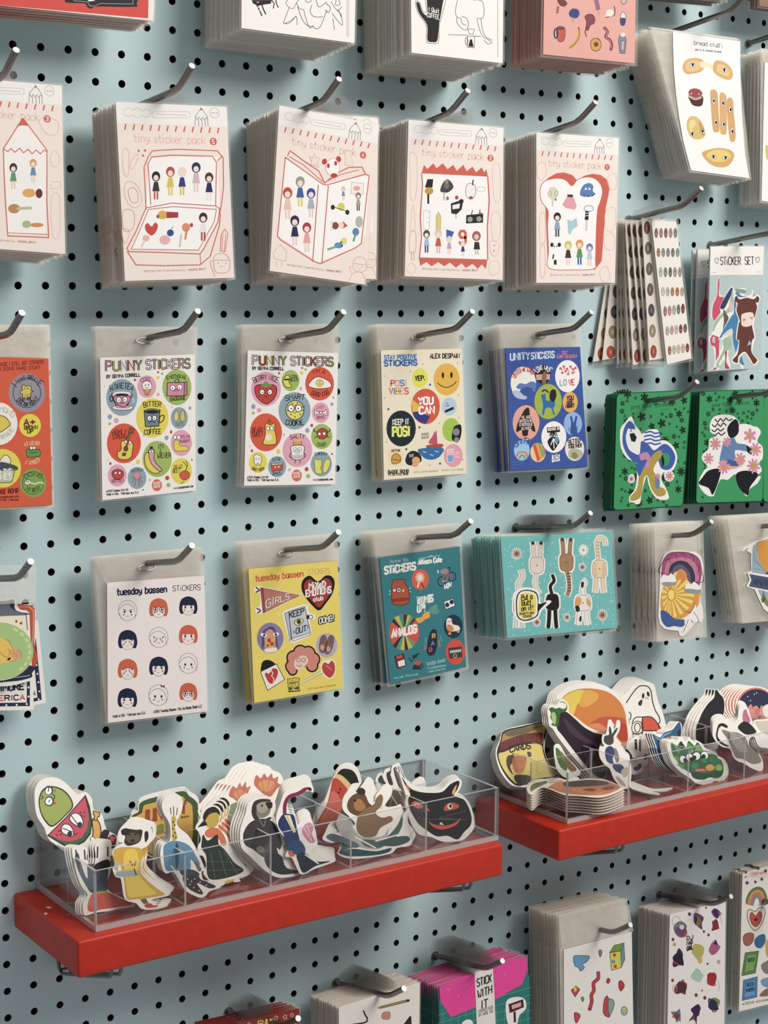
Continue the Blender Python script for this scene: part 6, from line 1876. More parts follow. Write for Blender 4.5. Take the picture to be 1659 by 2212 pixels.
pack('pink', 'bright pink and teal gridded pack with a white paper band reading STICK WITH IT', 'sticker pack', PKQ, .076, (16, 27), 13, .052, base='1d7a72', edge='0f5a52', view=VK, art=pk, outline=px(VK, parse('1240,1470 1762,1287 1768,1400 1780,2300 1260,2500')),
     back='pink and teal pack in the stack behind the banded one', group='bright pink and teal packs', mg=3, rj=.02, tabm=TABD, tab=px(VK, [(1200, 1290), (1230, 1230), (1380, 1200), (1450, 1220), (1560, 1290), (1640, 1330), (1580, 1360), (1300, 1440)]))
blk = '''G 6a9cc0 602,720 640,715 688,720 672,750 650,762 660,780 640,800 628,780 608,770
o 33506a 3 602,720 640,715 688,720 672,750 650,762 660,780 640,800 628,780 608,770
H 8a8a4c 3a3a24 3 738,690 752,685 755,705 745,722
h d9cf3c 3a3424 3 798,700 858,690 862,780 808,796
h 7a9a4c 3a3424 3 798,698 822,660 876,646 858,690
h 6a94a8 3a3424 3 858,690 876,646 880,735 862,780
e c8303c 824 712 9 9
e c8303c 828 774 9 9
e 6a94a8 818 748 11 10
L 8a2a34 20 735,805 735,840 710,865 712,905 698,930 700,965 688,1010
L b8404c 14 735,808 735,840 710,865 712,905 698,930 700,965 690,1000
H c8303c 5a1c24 3 788,838 800,848 792,866 780,860
H c8303c 5a1c24 3 848,858 862,852 878,878 860,908 848,890
h c8404c 5a1c24 3 588,905 612,880 636,900 610,940
g e8c84c 600,888 614,882 620,905 606,915
H 8a9a5c 3a3a24 3 643,945 652,940 658,952 650,966
H c8404c 5a1c24 3 770,950 790,942 800,1040 780,1046 762,1020
H 8aa89a 3a4a44 3 792,955 815,955 822,985 800,1040 790,1010
E 9ab8a0 3a4a44 3 877 1016 17 24
g c9c84c 866,1000 886,998 878,1020
H c8404c 5a1c24 3 605,1030 620,1026 638,1042 620,1080 610,1072
'''
pack('cheese', 'white sticker pack with a cheese block, hearts and a red squiggle', 'sticker pack', px(VN, [(548, 682), (918, 585), (930, 1300), (550, 1420)]), .071, (23, 27), 11, .05, base='f0e9e0', edge='c9b99c', view=VN, art=blk,
     sleeve=px(VN, [(520, 495), (892, 405)]), fmat=FILM2, slot=False, back='white sticker pack in the stack behind the one with the cheese', group='white packs with the cheese and hearts', rj=.015, mg=4)
random.seed(3)
mgs = ''
for x, y, r, cs in [(1185, 575, 38, ('4a7a8a', 'b0543c', '6a4a7a')), (1282, 530, 34, ('6a3a7c', '4a2a5a', '8a6a30')), (1378, 490, 26, ('6a3a7c', '8a5a9a', '4a2a5a')), (1372, 550, 26, ('8a2a34', '5a1c24', '8a2a34')), (1168, 735, 42, ('3a2a5a', 'a03a44', '2a1f3a')), (1368, 668, 34, ('5a3a7c', '3a2458', 'b05a7c')),
                     (1278, 700, 36, ('a9c9b0', '9abfa8', 'b9b04c')), (1278, 820, 34, ('a9c9b0', '9ac0b0', 'a9c9b0')), (1350, 845, 34, ('c8303c', 'd8504c', 'a82430')), (1185, 890, 40, ('8a3a2c', 'c9743c', '5a2a3a')), (1262, 1030, 40, ('5a2a5a', 'a03a44', '3a2450')), (1362, 985, 38, ('3a3a6c', '8a8a4c', '2a2a50')), (1165, 1040, 34, ('c8643c', '5a7a9a', '8a3a34'))]:
    r *= 1.3
    for c in cs:
        a0 = random.uniform(0, 6)
        mgs += f'G {c} ' + ' '.join(f'{x+random.uniform(-.35,.35)*r+r*.6*random.uniform(.5,1.1)*math.cos(a0+a*1.05):.0f},{y+random.uniform(-.4,.4)*r*.5+r*.95*random.uniform(.5,1.1)*math.sin(a0+a*1.05):.0f}' for a in range(6)) + '\n'
mgs += ''.join(f'e {c} {x} {y} {r} {r*1.2}\n' for c, x, y, r in [('8a3040', 1142, 628, 8), ('c9a06c', 1150, 655, 9), ('a03040', 1335, 603, 7), ('3a2430', 1310, 585, 6), ('3a2430', 1330, 760, 5), ('8a3050', 1315, 945, 9), ('a03040', 1140, 850, 8), ('c9a0a0', 1390, 750, 10), ('8a3040', 1268, 930, 9), ('c87088', 1300, 905, 6), ('3a2430', 1322, 455, 5), ('5a4450', 1232, 490, 9)])
mgs += '''t 2a2024 5 22 1218,632 1250,625 0 DJ
t 2a2024 5 22 1218,660 1248,652 0 MAD
t 2a2024 5 22 1218,690 1250,680 0 GIRL
E e4d4c0 8a7a70 2 1190 560 14 14
e d9b03c 1290 740 12 20
O b0a49c 3 1160 528 22 26
O b0a49c 3 1152 895 12 20
L b0a49c 3 1405,480 1402,510 1408,540
L b0a49c 3 1385,850 1395,880 1388,910
'''
pack('magic', 'white sticker pack crowded with small purple and red creatures', 'sticker pack', px(VN, [(1125, 490), (1430, 420), (1418, 1300), (1105, 1400)]), .07, (29, 27), 15, .05, base='f0e8e2', edge='c4b49c', view=VN, art=mgs,
     back='white sticker pack in the stack behind the one with purple creatures', group='white packs with purple creatures', rj=.012, mg=3, tabm=TABD, tab=px(VN, [(1110, 430), (1060, 380), (1100, 340), (1200, 320), (1340, 350), (1400, 390), (1415, 420), (1200, 470)]))
rbw = '''l 3a3a34 4 1530,290 1545,285
f 3a3a34 3a3a34 1545 320 12 5
f 3a3a34 3a3a34 1605 240 12 5
f 3a3a34 3a3a34 1538 262 10 5
f 3a3a34 3a3a34 1625 300 11 5
f 3a3a34 3a3a34 1645 255 12 5
f 3a3a34 3a3a34 1590 315 10 5
O e0a89c 3 1605 275 48 14
t e0a89c 3 14 1570,282 1640,272 0 STICKER SHEET
G f4ede2 1535,440 1545,370 1590,335 1640,345 1665,400 1660,440 1620,445 1600,410 1575,450
G 6a7a4c 1540,435 1552,375 1592,342 1632,350 1655,400 1650,440 1620,440
G c9a04c 1552,440 1562,385 1592,358 1625,365 1640,400 1638,438
G c87a6c 1562,440 1572,395 1594,372 1618,380 1628,405 1626,438
G 8a8a9a 1572,442 1580,405 1596,388 1612,395 1618,436
G f4ede2 1582,444 1588,415 1598,402 1606,410 1610,438
H e8e0d0 6a5a4a 4 1590,475 1555,465 1545,500 1560,550 1590,580 1620,550 1640,500 1640,460 1610,455
H c8504c 8a2a24 4 1592,500 1570,480 1560,505 1570,540 1592,558 1615,535 1625,495 1612,475
e 5a1c18 1592 520 10 8
H b0644c 5a3428 3 1525,610 1550,592 1580,600 1575,640 1550,662 1528,650
G 3f6a9a 1585,630 1610,605 1640,600 1645,640 1620,675 1590,665
G d9a04c 1648,640 1680,620 1680,720 1650,715
h 5f8a4c 3a4a2c 3 1535,700 1608,690 1590,810 1515,825
h 7aa85c 3a4a2c 2 1545,712 1598,704 1582,795 1530,808
t 2a4a1c 4 18 1548,750 1585,744 0 SEED
G 8a7a78 1620,770 1650,745 1680,740 1680,810 1640,810
h 4f86b8 2c4a6a 3 1525,850 1600,830 1598,940 1518,960
h 6a9ccc 2c4a6a 2 1535,860 1590,845 1588,930 1530,946
t 1c3a5a 4 18 1540,885 1582,876 0 SEED
t 1c3a5a 4 18 1540,915 1582,906 0 PAPER
G 7a9ab8 1620,850 1650,835 1680,840 1680,890 1630,880
G 8a6a5a 1615,925 1650,895 1680,900 1680,930 1620,938
t 8a8478 3 12 1520,985 1680,955 0 @2019 stickers
'''
pack('rainbow', 'white pack with a rainbow and a heart, cut off by the right edge', 'sticker pack', px(VN, [(1520, 265), (1900, 165), (1880, 925), (1500, 1020)]), .048, (34, 28), 6, .02, base='efe8dc', edge='b9ad9a', view=VN, art=rbw,
     back='white pack behind the one with the rainbow', group='rainbow packs at the right edge', mg=3)
# ------------------------------------------------------------------ die-cut stickers standing in the trays
ZF = ZT + 0.0050
def stk(lab, out, art, view, bot, top, lean_by, n=1, step=(0, .002, 0), back=None, grp=None, db=None, t=.0005, curl=0.0, base='f6f0e6', edge='d9cec0', rot=0.0, b=0.0, cat='sticker', lift=0.0):
    bp = px(view, [bot])[0]; tp = px(view, [top])[0]
    d0 = db if db is not None else -hit_z(bp[0], bp[1], ZF).y
    sf = lean(tp, d0 - lean_by, bp, d0, b)
    o = px(view, smooth(parse(out), True, 3)); mb = MB(); org_ = sf.at(*bp)
    slab(mb, o, sf, t, base, edge)
    Art(mb, sf, view).run(art)
    r = mb.build('die_cut_sticker', VINYL, origin=org_); tag(r, lab, cat, grp)
    for k in range(1, n):
        c = copy_thing(r, (step[0] * k + random.uniform(-.0003, .0003), step[1] * k, step[2] * k), rot * k, 0)
        tag(c, back or lab, cat, grp or 'stack of ' + lab)
    return r
random.seed(21)
# --- back row, left tray
stk('lime, watermelon and banana sticker on a thick stack in the left tray', '222,330 235,285 262,252 310,235 370,240 420,270 470,320 500,345 530,330 560,335 590,375 598,440 640,455 660,490 672,540 690,575 735,600 765,640 755,700 700,740 600,745 520,712 430,692 340,655 302,612 285,560 240,490 225,420',
 '''G 1d1b1a 248,370 275,310 330,290 400,310 450,360 468,420 430,470 340,550 290,520 255,450
G 9fae45 256,372 280,318 330,298 396,318 442,364 460,418 425,465 340,540 296,512 262,450
O 1d1b1a 8 312 318 24 26
e fff 310 322 20 22
O 1d1b1a 8 315 388 26 28
e fff 313 388 22 24
l 1d1b1a 6 312,300 310,325
l 1d1b1a 6 318,378 312,392
L 1d1b1a 6 262,375 275,362 268,350
L 1d1b1a 6 335,340 350,355 345,375
e c8503c 350 320 8 9
e c8503c 352 400 9 9
g 1d1b1a 548,345 575,420 592,520 580,600 540,650 470,685 420,680 300,608 420,490
g 2f6a3c 540,380 565,440 582,520 572,590 535,640 465,676 425,670 318,608
g d8405a 542,362 560,430 568,500 555,570 520,620 460,645 400,640 312,604 420,500
H fff 1d1b1a 6 392,560 410,535 445,540 470,580 462,615 430,605 400,590
H fff 1d1b1a 6 445,490 470,465 505,470 530,510 525,555 490,545 455,520
e 1d1b1a 446 598 16 18
e 1d1b1a 510 538 16 18
l 1d1b1a 6 400,560 465,585
l 1d1b1a 6 455,480 500,540
L 1d1b1a 5 470,590 485,602 500,590
d 1d1b1a 5 515,460 540,485 520,480 375,580 390,600 365,605 540,460 385,575
H e9ad3c 1d1b1a 7 590,510 615,500 640,540 645,600 620,660 590,700 560,690 585,650 595,580
h e9ad3c 1d1b1a 6 598,450 640,460 635,485 625,488 620,510 600,508 605,480 596,470
E fff 1d1b1a 4 592 628 14 14
E fff 1d1b1a 4 588 658 14 14
G 1d1b1a 640,610 665,570 700,580 690,620 720,600 745,620 735,680 700,690 690,660 650,650
g c8404c 700,600 740,620 725,650 705,640
G e0964c 560,700 590,690 620,710 600,738 570,735
''', VJ, (560, 850), (310, 235), .030, 13, (-.0002, .0011, 0), 'lime and watermelon sticker in the thick stack, behind the top one', 'thick stack of fruit stickers', db=.055, t=.0009)
stk('green-bordered yellow label sticker with red letters JUN and Y in the left tray', '832,490 880,450 885,400 930,370 1020,345 1120,322 1180,315 1215,345 1260,375 1275,420 1275,520 1270,640 1240,760 1000,760 850,640',
 '''G 3f5a30 838,495 885,455 892,405 935,378 1030,352 1170,322 1210,352 1252,385 1268,430 1266,640 1230,750 1000,750 860,640
G d9a83c 868,500 905,462 918,415 960,400 1060,375 1160,352 1190,380 1225,405 1235,450 1230,640 1200,740 1000,740 890,640
o 3a3020 4 868,500 905,462 918,415 960,400 1060,375 1160,352 1190,380 1225,405 1235,450 1230,640
T a83c28 12 3a2a18 18 78 902,530 1035,505 0 JUN
T a83c28 12 3a2a18 18 78 1160,470 1188,462 0 Y
t 3a2a18 3 14 1158,498 1208,488 0 Skants
G 7a8a3c 985,570 1020,535 1050,540 1040,590 1000,600
G b9843c 1000,640 1100,600 1200,620 1180,700 1020,700
''', VJ, (1100, 860), (1100, 330), .020, 3, (.001, .0015, .001), 'label sticker behind the front yellow one in the left tray', 'yellow label stickers', db=.052)
stk('white-edged sticker of two orange cactus flowers in the left tray', '-120,420 -60,340 -20,290 10,255 50,240 90,185 130,160 160,155 220,150 245,175 290,195 310,240 300,290 310,330 290,370 285,500 260,620 100,640 -20,600 -70,520',
 '''G c8643c -10,300 10,270 30,285 50,250 62,275 85,245 90,280 115,270 100,310 110,330 80,350 40,365 10,345 -15,330
G d98a4c 10,320 40,290 70,300 90,320 50,350
G c8643c 135,240 150,205 175,225 195,195 215,220 240,195 250,225 280,215 275,250 295,265 270,290 240,330 210,335 170,300 140,270
G dd9050 160,260 195,235 240,240 262,262 225,305 190,300
l a84a2c 3 200,320 180,240
l a84a2c 3 210,320 225,235
l a84a2c 3 215,320 260,250
l a84a2c 3 50,350 30,290
l a84a2c 3 55,350 80,280
G 7a8a5c -20,400 20,370 60,365 95,380 110,410 90,480 60,560 0,560 -30,480
G a9b09a 120,380 150,340 190,335 215,360 200,420 180,520 150,600 110,560
l 5a6a44 4 30,380 20,540
l 5a6a44 4 60,380 60,540
l 5a6a44 4 160,350 150,560
e 8a6a2c 60 405 8 14
''', VK, (120, 640), (200, 160), .028, 5, (-.0026, .0012, .001), 'cactus flower sticker behind the front one, its white scalloped edge showing', 'cactus flower stickers', db=.058, rot=-.012)
stk('watermelon wedge sticker with black rind edge in the left tray', '610,215 640,170 680,150 720,155 755,190 775,250 770,330 740,420 700,520 640,600 560,620 500,600 478,560 480,500 500,440 550,370 580,290',
 '''G 1d241c 625,205 655,172 690,168 725,180 750,215 762,270 750,310 720,270 680,225 640,200
G e6c878 615,215 640,200 680,225 720,275 745,320 735,360 700,300 650,240
G c9452f 608,225 650,240 700,300 735,370 700,480 640,570 560,600 510,580 495,540 520,470 570,380 590,300
G e0705a 600,300 640,330 660,400 600,500 540,560 510,540 540,450 580,370
d 3a1a18 6 650,290 640,310 690,310
''', VK, (600, 720), (690, 155), .018, 3, (.001, .0014, .001), 'watermelon wedge sticker behind the front one', 'watermelon wedge stickers', db=.050)
stk('dark striped leafy sticker with wavy white edges behind the black cat face', '862,230 880,195 905,200 915,175 935,170 950,200 960,150 985,145 1000,180 1020,230 1060,260 1090,235 1110,225 1140,250 1140,400 1040,480 940,470 900,380 860,300',
 '''G 3f443c 875,230 895,205 910,235 925,262 905,270 885,255
G 3a4038 925,200 940,185 955,220 965,262 945,262 932,235
G 4a4a40 968,170 985,160 1000,200 1030,270 1010,290 985,240
G 5a5a50 900,300 1000,300 1080,320 1100,400 1000,440 930,400
l f4eee4 5 940,300 1000,400
l f4eee4 5 990,290 1060,400
''', VK, (1000, 560), (960, 150), .016, 3, (.003, .0016, 0), 'leafy sticker behind the front one in the last compartment', 'dark leafy stickers', db=.052)
# --- front row, left tray
stk('raised-arm figure sticker in an orange-red skirt, near corner of the left tray', '460,690 480,672 510,668 545,680 560,700 555,760 575,790 600,800 612,740 605,680 625,650 660,632 700,632 715,660 705,740 712,800 700,860 690,900 695,960 800,1010 860,1040 850,1065 760,1075 700,1090 620,1100 560,1118 535,1110 530,1040 560,985 520,930 490,850 470,770',
 '''G 3f4a5a 560,790 600,805 640,800 690,810 690,880 680,965 590,975 545,920 500,830 480,740 500,720 520,790 540,850 560,880
l 4a4038 10 485,700 490,740
l 4a4038 10 540,700 545,760
l 4a4038 10 625,680 622,750
l 4a4038 10 690,680 690,740
G 2a2c24 600,800 640,775 690,760 710,790 690,820 640,835 610,825
G d9543a 590,980 680,968 780,1015 850,1045 760,1065 650,1080 580,1095 560,1060
G c8a03c 600,970 680,960 682,970 600,982
''', VJ, (560, 1118), (660, 640), .016, 4, (-.0015, .0018, 0), 'figure sticker in a red skirt behind the front one', 'stickers of the figure in a red skirt', t=.0004, curl=.6)
def dress(x=0):
    return '''G 3a2f28 778,575 800,560 830,565 870,570 910,572 905,620 890,650 850,668 815,672 795,650 800,610
e 6a5644 850 622 46 34
e 1d1b1a 828 600 6 7
e 1d1b1a 868 600 6 7
e 2a2018 848 640 12 9
G 2a2420 775,570 790,590 810,585 805,560 825,575 820,600 795,605 778,598
G 2a2420 925,590 945,580 950,620 930,650
d 1d1b1a 6 790,590 812,598 830,572
G d9a92c 725,710 760,685 800,680 850,682 900,690 910,740 900,800 905,850 950,900 1010,950 1055,985 960,1005 870,1015 810,1010 795,900 770,800 735,790
G efc93c 810,700 870,700 890,780 890,860 960,940 1000,980 870,1000 820,990 800,850 790,760
G a8b0a8 745,840 800,830 880,835 890,860 820,870 750,868
l 8a4a34 8 830,770 850,800
l 8a4a34 8 870,770 860,800
l 3a3028 8 858,820 872,860
g b9b4a4 735,770 760,780 752,838 730,820
g 6a5a40 895,1015 935,1010 950,1040 920,1045
G c8402c 925,1050 960,1040 985,1055 1010,1050 1000,1065 940,1070
'''
stk('yellow dress sticker figure with a dark animal head, front of the left tray', '720,730 725,700 760,670 790,650 765,650 752,610 768,565 800,535 850,530 910,548 950,560 965,600 955,660 925,685 905,700 912,760 905,830 950,880 1020,930 1085,965 1080,990 1020,1005 970,1020 1000,1045 1070,1048 1060,1065 980,1082 905,1075 870,1040 800,1015 780,920 770,880 740,870 720,820 735,790',
 dress(), VJ, (930, 1080), (850, 535), .016, 4, (.0024, .0022, .0008), 'yellow dress sticker figure behind the front one', 'yellow dress stickers', t=.0004, curl=.4, rot=.01)
stk('sticker of a long-necked bird figure in a blue jacket, front of the left tray', '1035,420 1045,375 1080,345 1120,340 1160,360 1170,420 1150,480 1130,520 1150,560 1200,600 1240,660 1260,700 1300,790 1310,830 1290,840 1310,900 1400,920 1410,940 1340,965 1320,990 1290,1005 1250,995 1190,960 1150,900 1110,840 1060,850 1035,800 1025,720 1040,660 1085,640 1090,560 1075,510 1050,470',
 '''l 1d1b1a 5 1095,470 1090,430
l 1d1b1a 5 1112,480 1110,420
l 1d1b1a 5 1130,475 1135,430
G c9a83c 1098,490 1125,490 1120,560 1135,620 1105,640 1100,570
d 1d1b1a 5 1108,520 1118,540 1106,565 1120,590 1108,610 1125,620
G 5f93b0 1045,700 1060,660 1110,640 1170,650 1220,680 1250,730 1280,790 1260,805 1220,760 1215,830 1120,830 1060,825
G 2f4f60 1130,650 1145,700 1140,800 1125,810 1120,700
G 7a6a5c 1240,770 1275,800 1290,825 1270,835
G 3a4658 1150,830 1230,825 1275,850 1260,870 1180,870
G 3a3430 1170,870 1260,860 1290,890 1380,930 1340,945 1260,910 1300,975 1270,980 1200,940
d c9c0b0 5 1200,885 1225,900 1245,885 1215,920 1240,940 1280,905 1320,925 1275,960
l f6f0e6 8 1095,800 1150,870
''', VJ, (1280, 1003), (1100, 345), .018, 4, (-.0004, .0024, .0003), 'bird figure sticker in a blue jacket behind the front one', 'blue jacket bird stickers', t=.0004, curl=.5)
stk('duck-headed figure sticker in a dark green plaid dress, front of the left tray', '1250,555 1280,500 1290,450 1320,418 1360,410 1405,430 1415,480 1400,530 1400,560 1440,590 1470,640 1500,700 1530,760 1590,820 1600,850 1570,870 1530,880 1540,900 1500,905 1470,895 1420,930 1390,925 1350,905 1300,850 1320,800 1300,740 1270,730 1265,680 1285,640 1275,590',
 '''G c9a83c 1300,500 1330,455 1375,440 1402,478 1395,530 1362,558 1322,550
G 2a2820 1298,485 1322,440 1368,422 1402,446 1408,480 1385,460 1345,468 1325,490 1308,515
g 2a2820 1308,505 1262,556 1328,540
G d9734c 1310,590 1340,560 1390,560 1430,600 1450,660 1420,670 1390,620 1330,620
G 24352c 1290,650 1300,600 1330,640 1390,600 1400,660 1440,700 1500,780 1560,830 1480,870 1360,890 1325,850 1320,740 1290,690
l 5f7a58 4 1350,720 1375,880
l 5f7a58 4 1400,700 1450,870
l 5f7a58 4 1430,700 1520,850
l 5f7a58 3 1320,770 1500,780
l 5f7a58 3 1330,830 1545,825
e 1d1b1a 1330 475 5 5
G d9b04c 1440,900 1500,885 1490,900 1450,915
''', VJ, (1420, 930), (1350, 412), .016, 4, (.0045, .0022, .0015), 'duck-headed figure sticker in plaid, behind the front one', 'plaid dress duck stickers', t=.0004, curl=.5)
stk('vulture figure sticker in a dark coat, third compartment of the left tray', '85,430 95,380 130,345 180,335 235,338 262,370 262,430 240,470 270,500 310,540 340,560 330,620 310,630 330,680 390,770 470,790 300,820 220,790 160,740 110,690 60,640 50,560 60,500',
 '''G 8a8270 135,410 150,370 185,352 228,360 236,395 225,440 185,462 150,450
G 3a3430 120,410 135,365 175,348 225,350 232,362 180,366 155,390 150,440 180,470 235,455 225,475 150,478 125,450
G a9a08c 150,385 185,368 222,378 215,405 195,430 160,425
G 2a2624 205,372 240,366 244,395 228,408 214,396
e 1d1b1a 182 388 6 7
L 6a6050 3 150,420 175,440 205,436
G 3f3a3c 70,560 100,500 150,470 220,470 265,510 300,600 290,650 270,640 280,700 200,700 130,650 80,620
G 2a3038 200,690 290,680 330,760 430,780 300,800 220,760
l 8a857c 5 165,470 190,510
l 8a857c 5 205,470 195,510
G 8a8478 150,640 180,630 200,660 160,670
''', VK, (270, 822), (180, 338), .016, 5, (-.0016, .0022, .0005), 'vulture figure sticker behind the front one', 'vulture figure stickers', t=.0004, curl=1.2, rot=.008)
stk('pink-necked flamingo figure sticker in a navy suit, left tray', '270,440 290,380 315,310 350,285 410,270 460,260 490,285 485,310 460,300 400,315 345,340 335,400 345,430 375,440 395,500 410,480 450,465 480,490 500,560 515,620 490,640 480,680 540,690 620,710 600,730 500,765 420,800 390,760 360,700 320,690 345,640 350,600 300,560 268,490',
 '''L 8a1f3c 22 318,440 320,380 345,335 400,315 440,290
L 8a1f3c 16 430,292 455,285 468,288
G 1d1b1a 455,282 475,282 478,300 462,296
G 22386a 285,470 310,440 350,438 375,450 390,520 410,620 380,650 330,620 310,560 280,510
g e8e0c8 315,445 350,445 385,545 370,550
l c9c04c 8 330,450 375,545
G 2f4a7c 340,610 400,590 440,640 430,680 380,680 340,660
G d98aa0 420,540 440,500 470,490 490,520 480,560 500,600 470,610 440,580
l f4eee4 4 430,520 480,600
l f4eee4 4 450,505 470,560
g e0605a 335,665 360,655 380,690 350,695
G 1f2c3c 390,680 440,670 500,720 590,720 500,750 430,790 400,730
l f6f0e6 8 440,680 520,735
''', VK, (420, 802), (420, 265), .018, 7, (.0012, .0022, .0008), 'flamingo figure sticker in a navy suit, behind the front one', 'flamingo suit stickers', t=.0004, curl=1.0, rot=-.006)
stk('brown squirrel in a teacup sticker with sweeping leaf edges, left tray', '545,590 560,555 600,538 650,550 690,520 740,500 700,450 665,410 665,350 690,310 750,300 780,265 810,280 825,320 850,370 865,320 900,300 930,330 920,380 880,410 900,440 960,430 985,420 1010,470 1035,430 1030,520 1060,560 1080,600 1060,630 990,640 960,670 880,690 760,705 680,700 630,670 680,650 740,630 640,600 600,610',
 '''G 6a4a30 690,390 705,345 745,315 795,320 820,370 850,400 830,440 760,450 710,430
G b0783c 730,370 760,345 790,370 800,400 770,420 740,410
e 1d1b1a 738 358 8 8
G 3a2a20 745,300 775,280 800,300 790,325 760,320
G 8a6a48 780,420 850,380 860,350 890,320 905,340 895,390 860,430 900,460 950,450 960,480 890,520 860,570 790,575 750,540 750,470
G b9b4ac 620,480 700,490 740,540 780,575 900,570 940,520 900,640 780,640 680,600
G 5a7074 565,575 600,555 680,580 760,620 740,640 660,610 600,600
G 4a6a5c 780,590 900,590 980,520 1020,450 1015,520 960,600 880,640 800,630
G 1f5058 640,665 720,645 860,660 950,640 940,665 850,685 700,690
G 3f5a54 880,620 960,580 1050,570 1060,600 980,630
l f6f0e6 8 740,575 860,640
l f6f0e6 8 860,600 1000,560
''', VK, (790, 705), (780, 270), .016, 5, (.0022, .0018, .0012), 'squirrel and teacup sticker behind the front one', 'squirrel in a teacup stickers', t=.0004, curl=.9, rot=.01)
stk('black cat face sticker with orange eyes and grin, last compartment of the left tray', '1000,190 1025,215 1060,262 1110,290 1180,300 1250,290 1300,245 1350,225 1375,245 1365,290 1345,325 1390,340 1420,370 1440,420 1450,470 1450,520 1420,560 1380,595 1310,605 1250,600 1190,575 1120,560 1075,500 1050,430 1035,380 1040,330 1020,260',
 '''G 1d1a1a 1015,215 1040,250 1070,285 1120,305 1190,312 1260,305 1305,262 1350,240 1362,252 1350,290 1330,328 1385,350 1410,385 1428,430 1435,470 1425,510 1390,545 1350,590 1290,568 1230,572 1180,545 1120,500 1080,440 1062,400 1055,350 1068,320 1040,270
G d98a3c 1040,255 1058,280 1066,300 1050,290
G e9b05c 1345,262 1338,300 1322,325 1320,300
G d9542c 1268,405 1285,380 1320,370 1358,385 1350,405 1310,415 1275,420
e f0e0c0 1305 392 16 18
e 1d1b1a 1308 390 8 11
G d9542c 1075,375 1095,360 1120,370 1145,395 1120,405 1090,395
e f0c0a0 1105 382 12 10
e 1d1b1a 1105 382 6 7
g d9542c 1160,395 1180,410 1185,425 1168,415
G d9542c 1175,480 1210,500 1270,508 1330,492 1370,462 1345,500 1300,522 1250,530 1205,515
g f0e0b0 1240,500 1252,485 1270,506
L 6a6460 3 1110,455 1180,470 1280,465 1340,470
l 6a6460 3 1240,460 1400,420
l 6a6460 3 1240,470 1410,470
''', VK, (1310, 610), (1180, 300), .018, 8, (.0003, .0013, .0002), 'black cat face sticker in the stack behind the front one', 'black cat face stickers', t=.0006, db=.1155, b=.28)
# --- right tray
stk('shield-shaped sticker reading FORTUNE TELLING CARDS in the right tray', '325,580 480,530 640,500 795,472 800,480 785,600 760,760 790,880 850,980 920,1060 800,1100 600,1170 450,1165 380,1120 300,1010 255,880 250,780 290,680',
 '''G 1d1b18 330,582 500,535 700,492 795,478 778,620 752,740 775,850 810,930 880,1020 900,1060 700,1100 500,1160 400,1110 320,1000 270,880 262,790 298,680
G b08a3c 345,595 520,550 770,500 755,620 735,720 520,690 320,780 290,770 310,690
G 6a6040 340,600 480,560 730,520 640,580 500,620 400,640
G 5f1c1c 290,780 310,700 400,660 550,610 700,600 742,610 735,720 640,700 520,715 400,750 340,785
T 8a2f28 7 8a2f28 8 62 312,770 505,700 10 FORTUNE
T 8a2f28 7 8a2f28 8 62 535,690 715,690 8 TELLING
G e0c860 280,820 340,800 480,740 620,715 725,730 745,800 780,900 880,1030 860,1060 700,1080 500,1140 420,1100 340,1000 290,900
t 1d1b1a 14 62 400,808 612,768 6 CARDS
G 4a3f38 360,880 380,840 430,840 440,900 400,950 430,1040 390,1000 362,940
G c9784c 425,860 500,840 570,850 560,960 520,1030 450,1010 425,940
G 3a342c 440,1060 500,1040 620,1060 600,1140 480,1140
G 5a4438 580,800 620,810 620,850 590,850
L 8a6a4c 4 640,950 690,930 680,1000 720,1030
''', VP, (520, 1170), (700, 490), .026, 6, (.0005, .0022, -.0012), 'shield-shaped sticker behind the front FORTUNE one', 'fortune telling stickers', db=.052, t=.0006)
stk('large round mango sticker in yellow, orange and red, right tray', '880,230 930,170 1000,120 1090,85 1180,72 1280,78 1380,95 1480,150 1560,220 1610,290 1640,400 1655,520 1660,640 1640,760 1500,900 1250,900 1000,760 900,600 850,420',
 '''G d97f24 950,235 1010,180 1100,145 1200,132 1320,140 1420,165 1500,215 1570,290 1610,380 1625,480 1640,600 1630,700 1500,760 1250,700 1100,600 980,450 930,320
G eccb34 955,240 1010,190 1090,155 1170,150 1230,190 1180,260 1110,300 1080,380 1050,440 980,400 940,320
G e6a82c 1180,160 1300,170 1330,230 1260,300 1180,330 1130,300
G c8502a 1250,500 1350,440 1480,430 1600,450 1625,520 1635,640 1560,640 1450,620 1350,580 1270,530
G b83a24 1500,560 1600,500 1632,580 1635,680 1560,680
G e08a5c 1230,520 1330,500 1400,540 1420,590 1330,570
''', VP, (1250, 1000), (1200, 75), .030, 5, (-.0016, .0014, .0006), 'mango sticker in the stack behind the front one', 'mango stickers', db=.050, t=.0006)
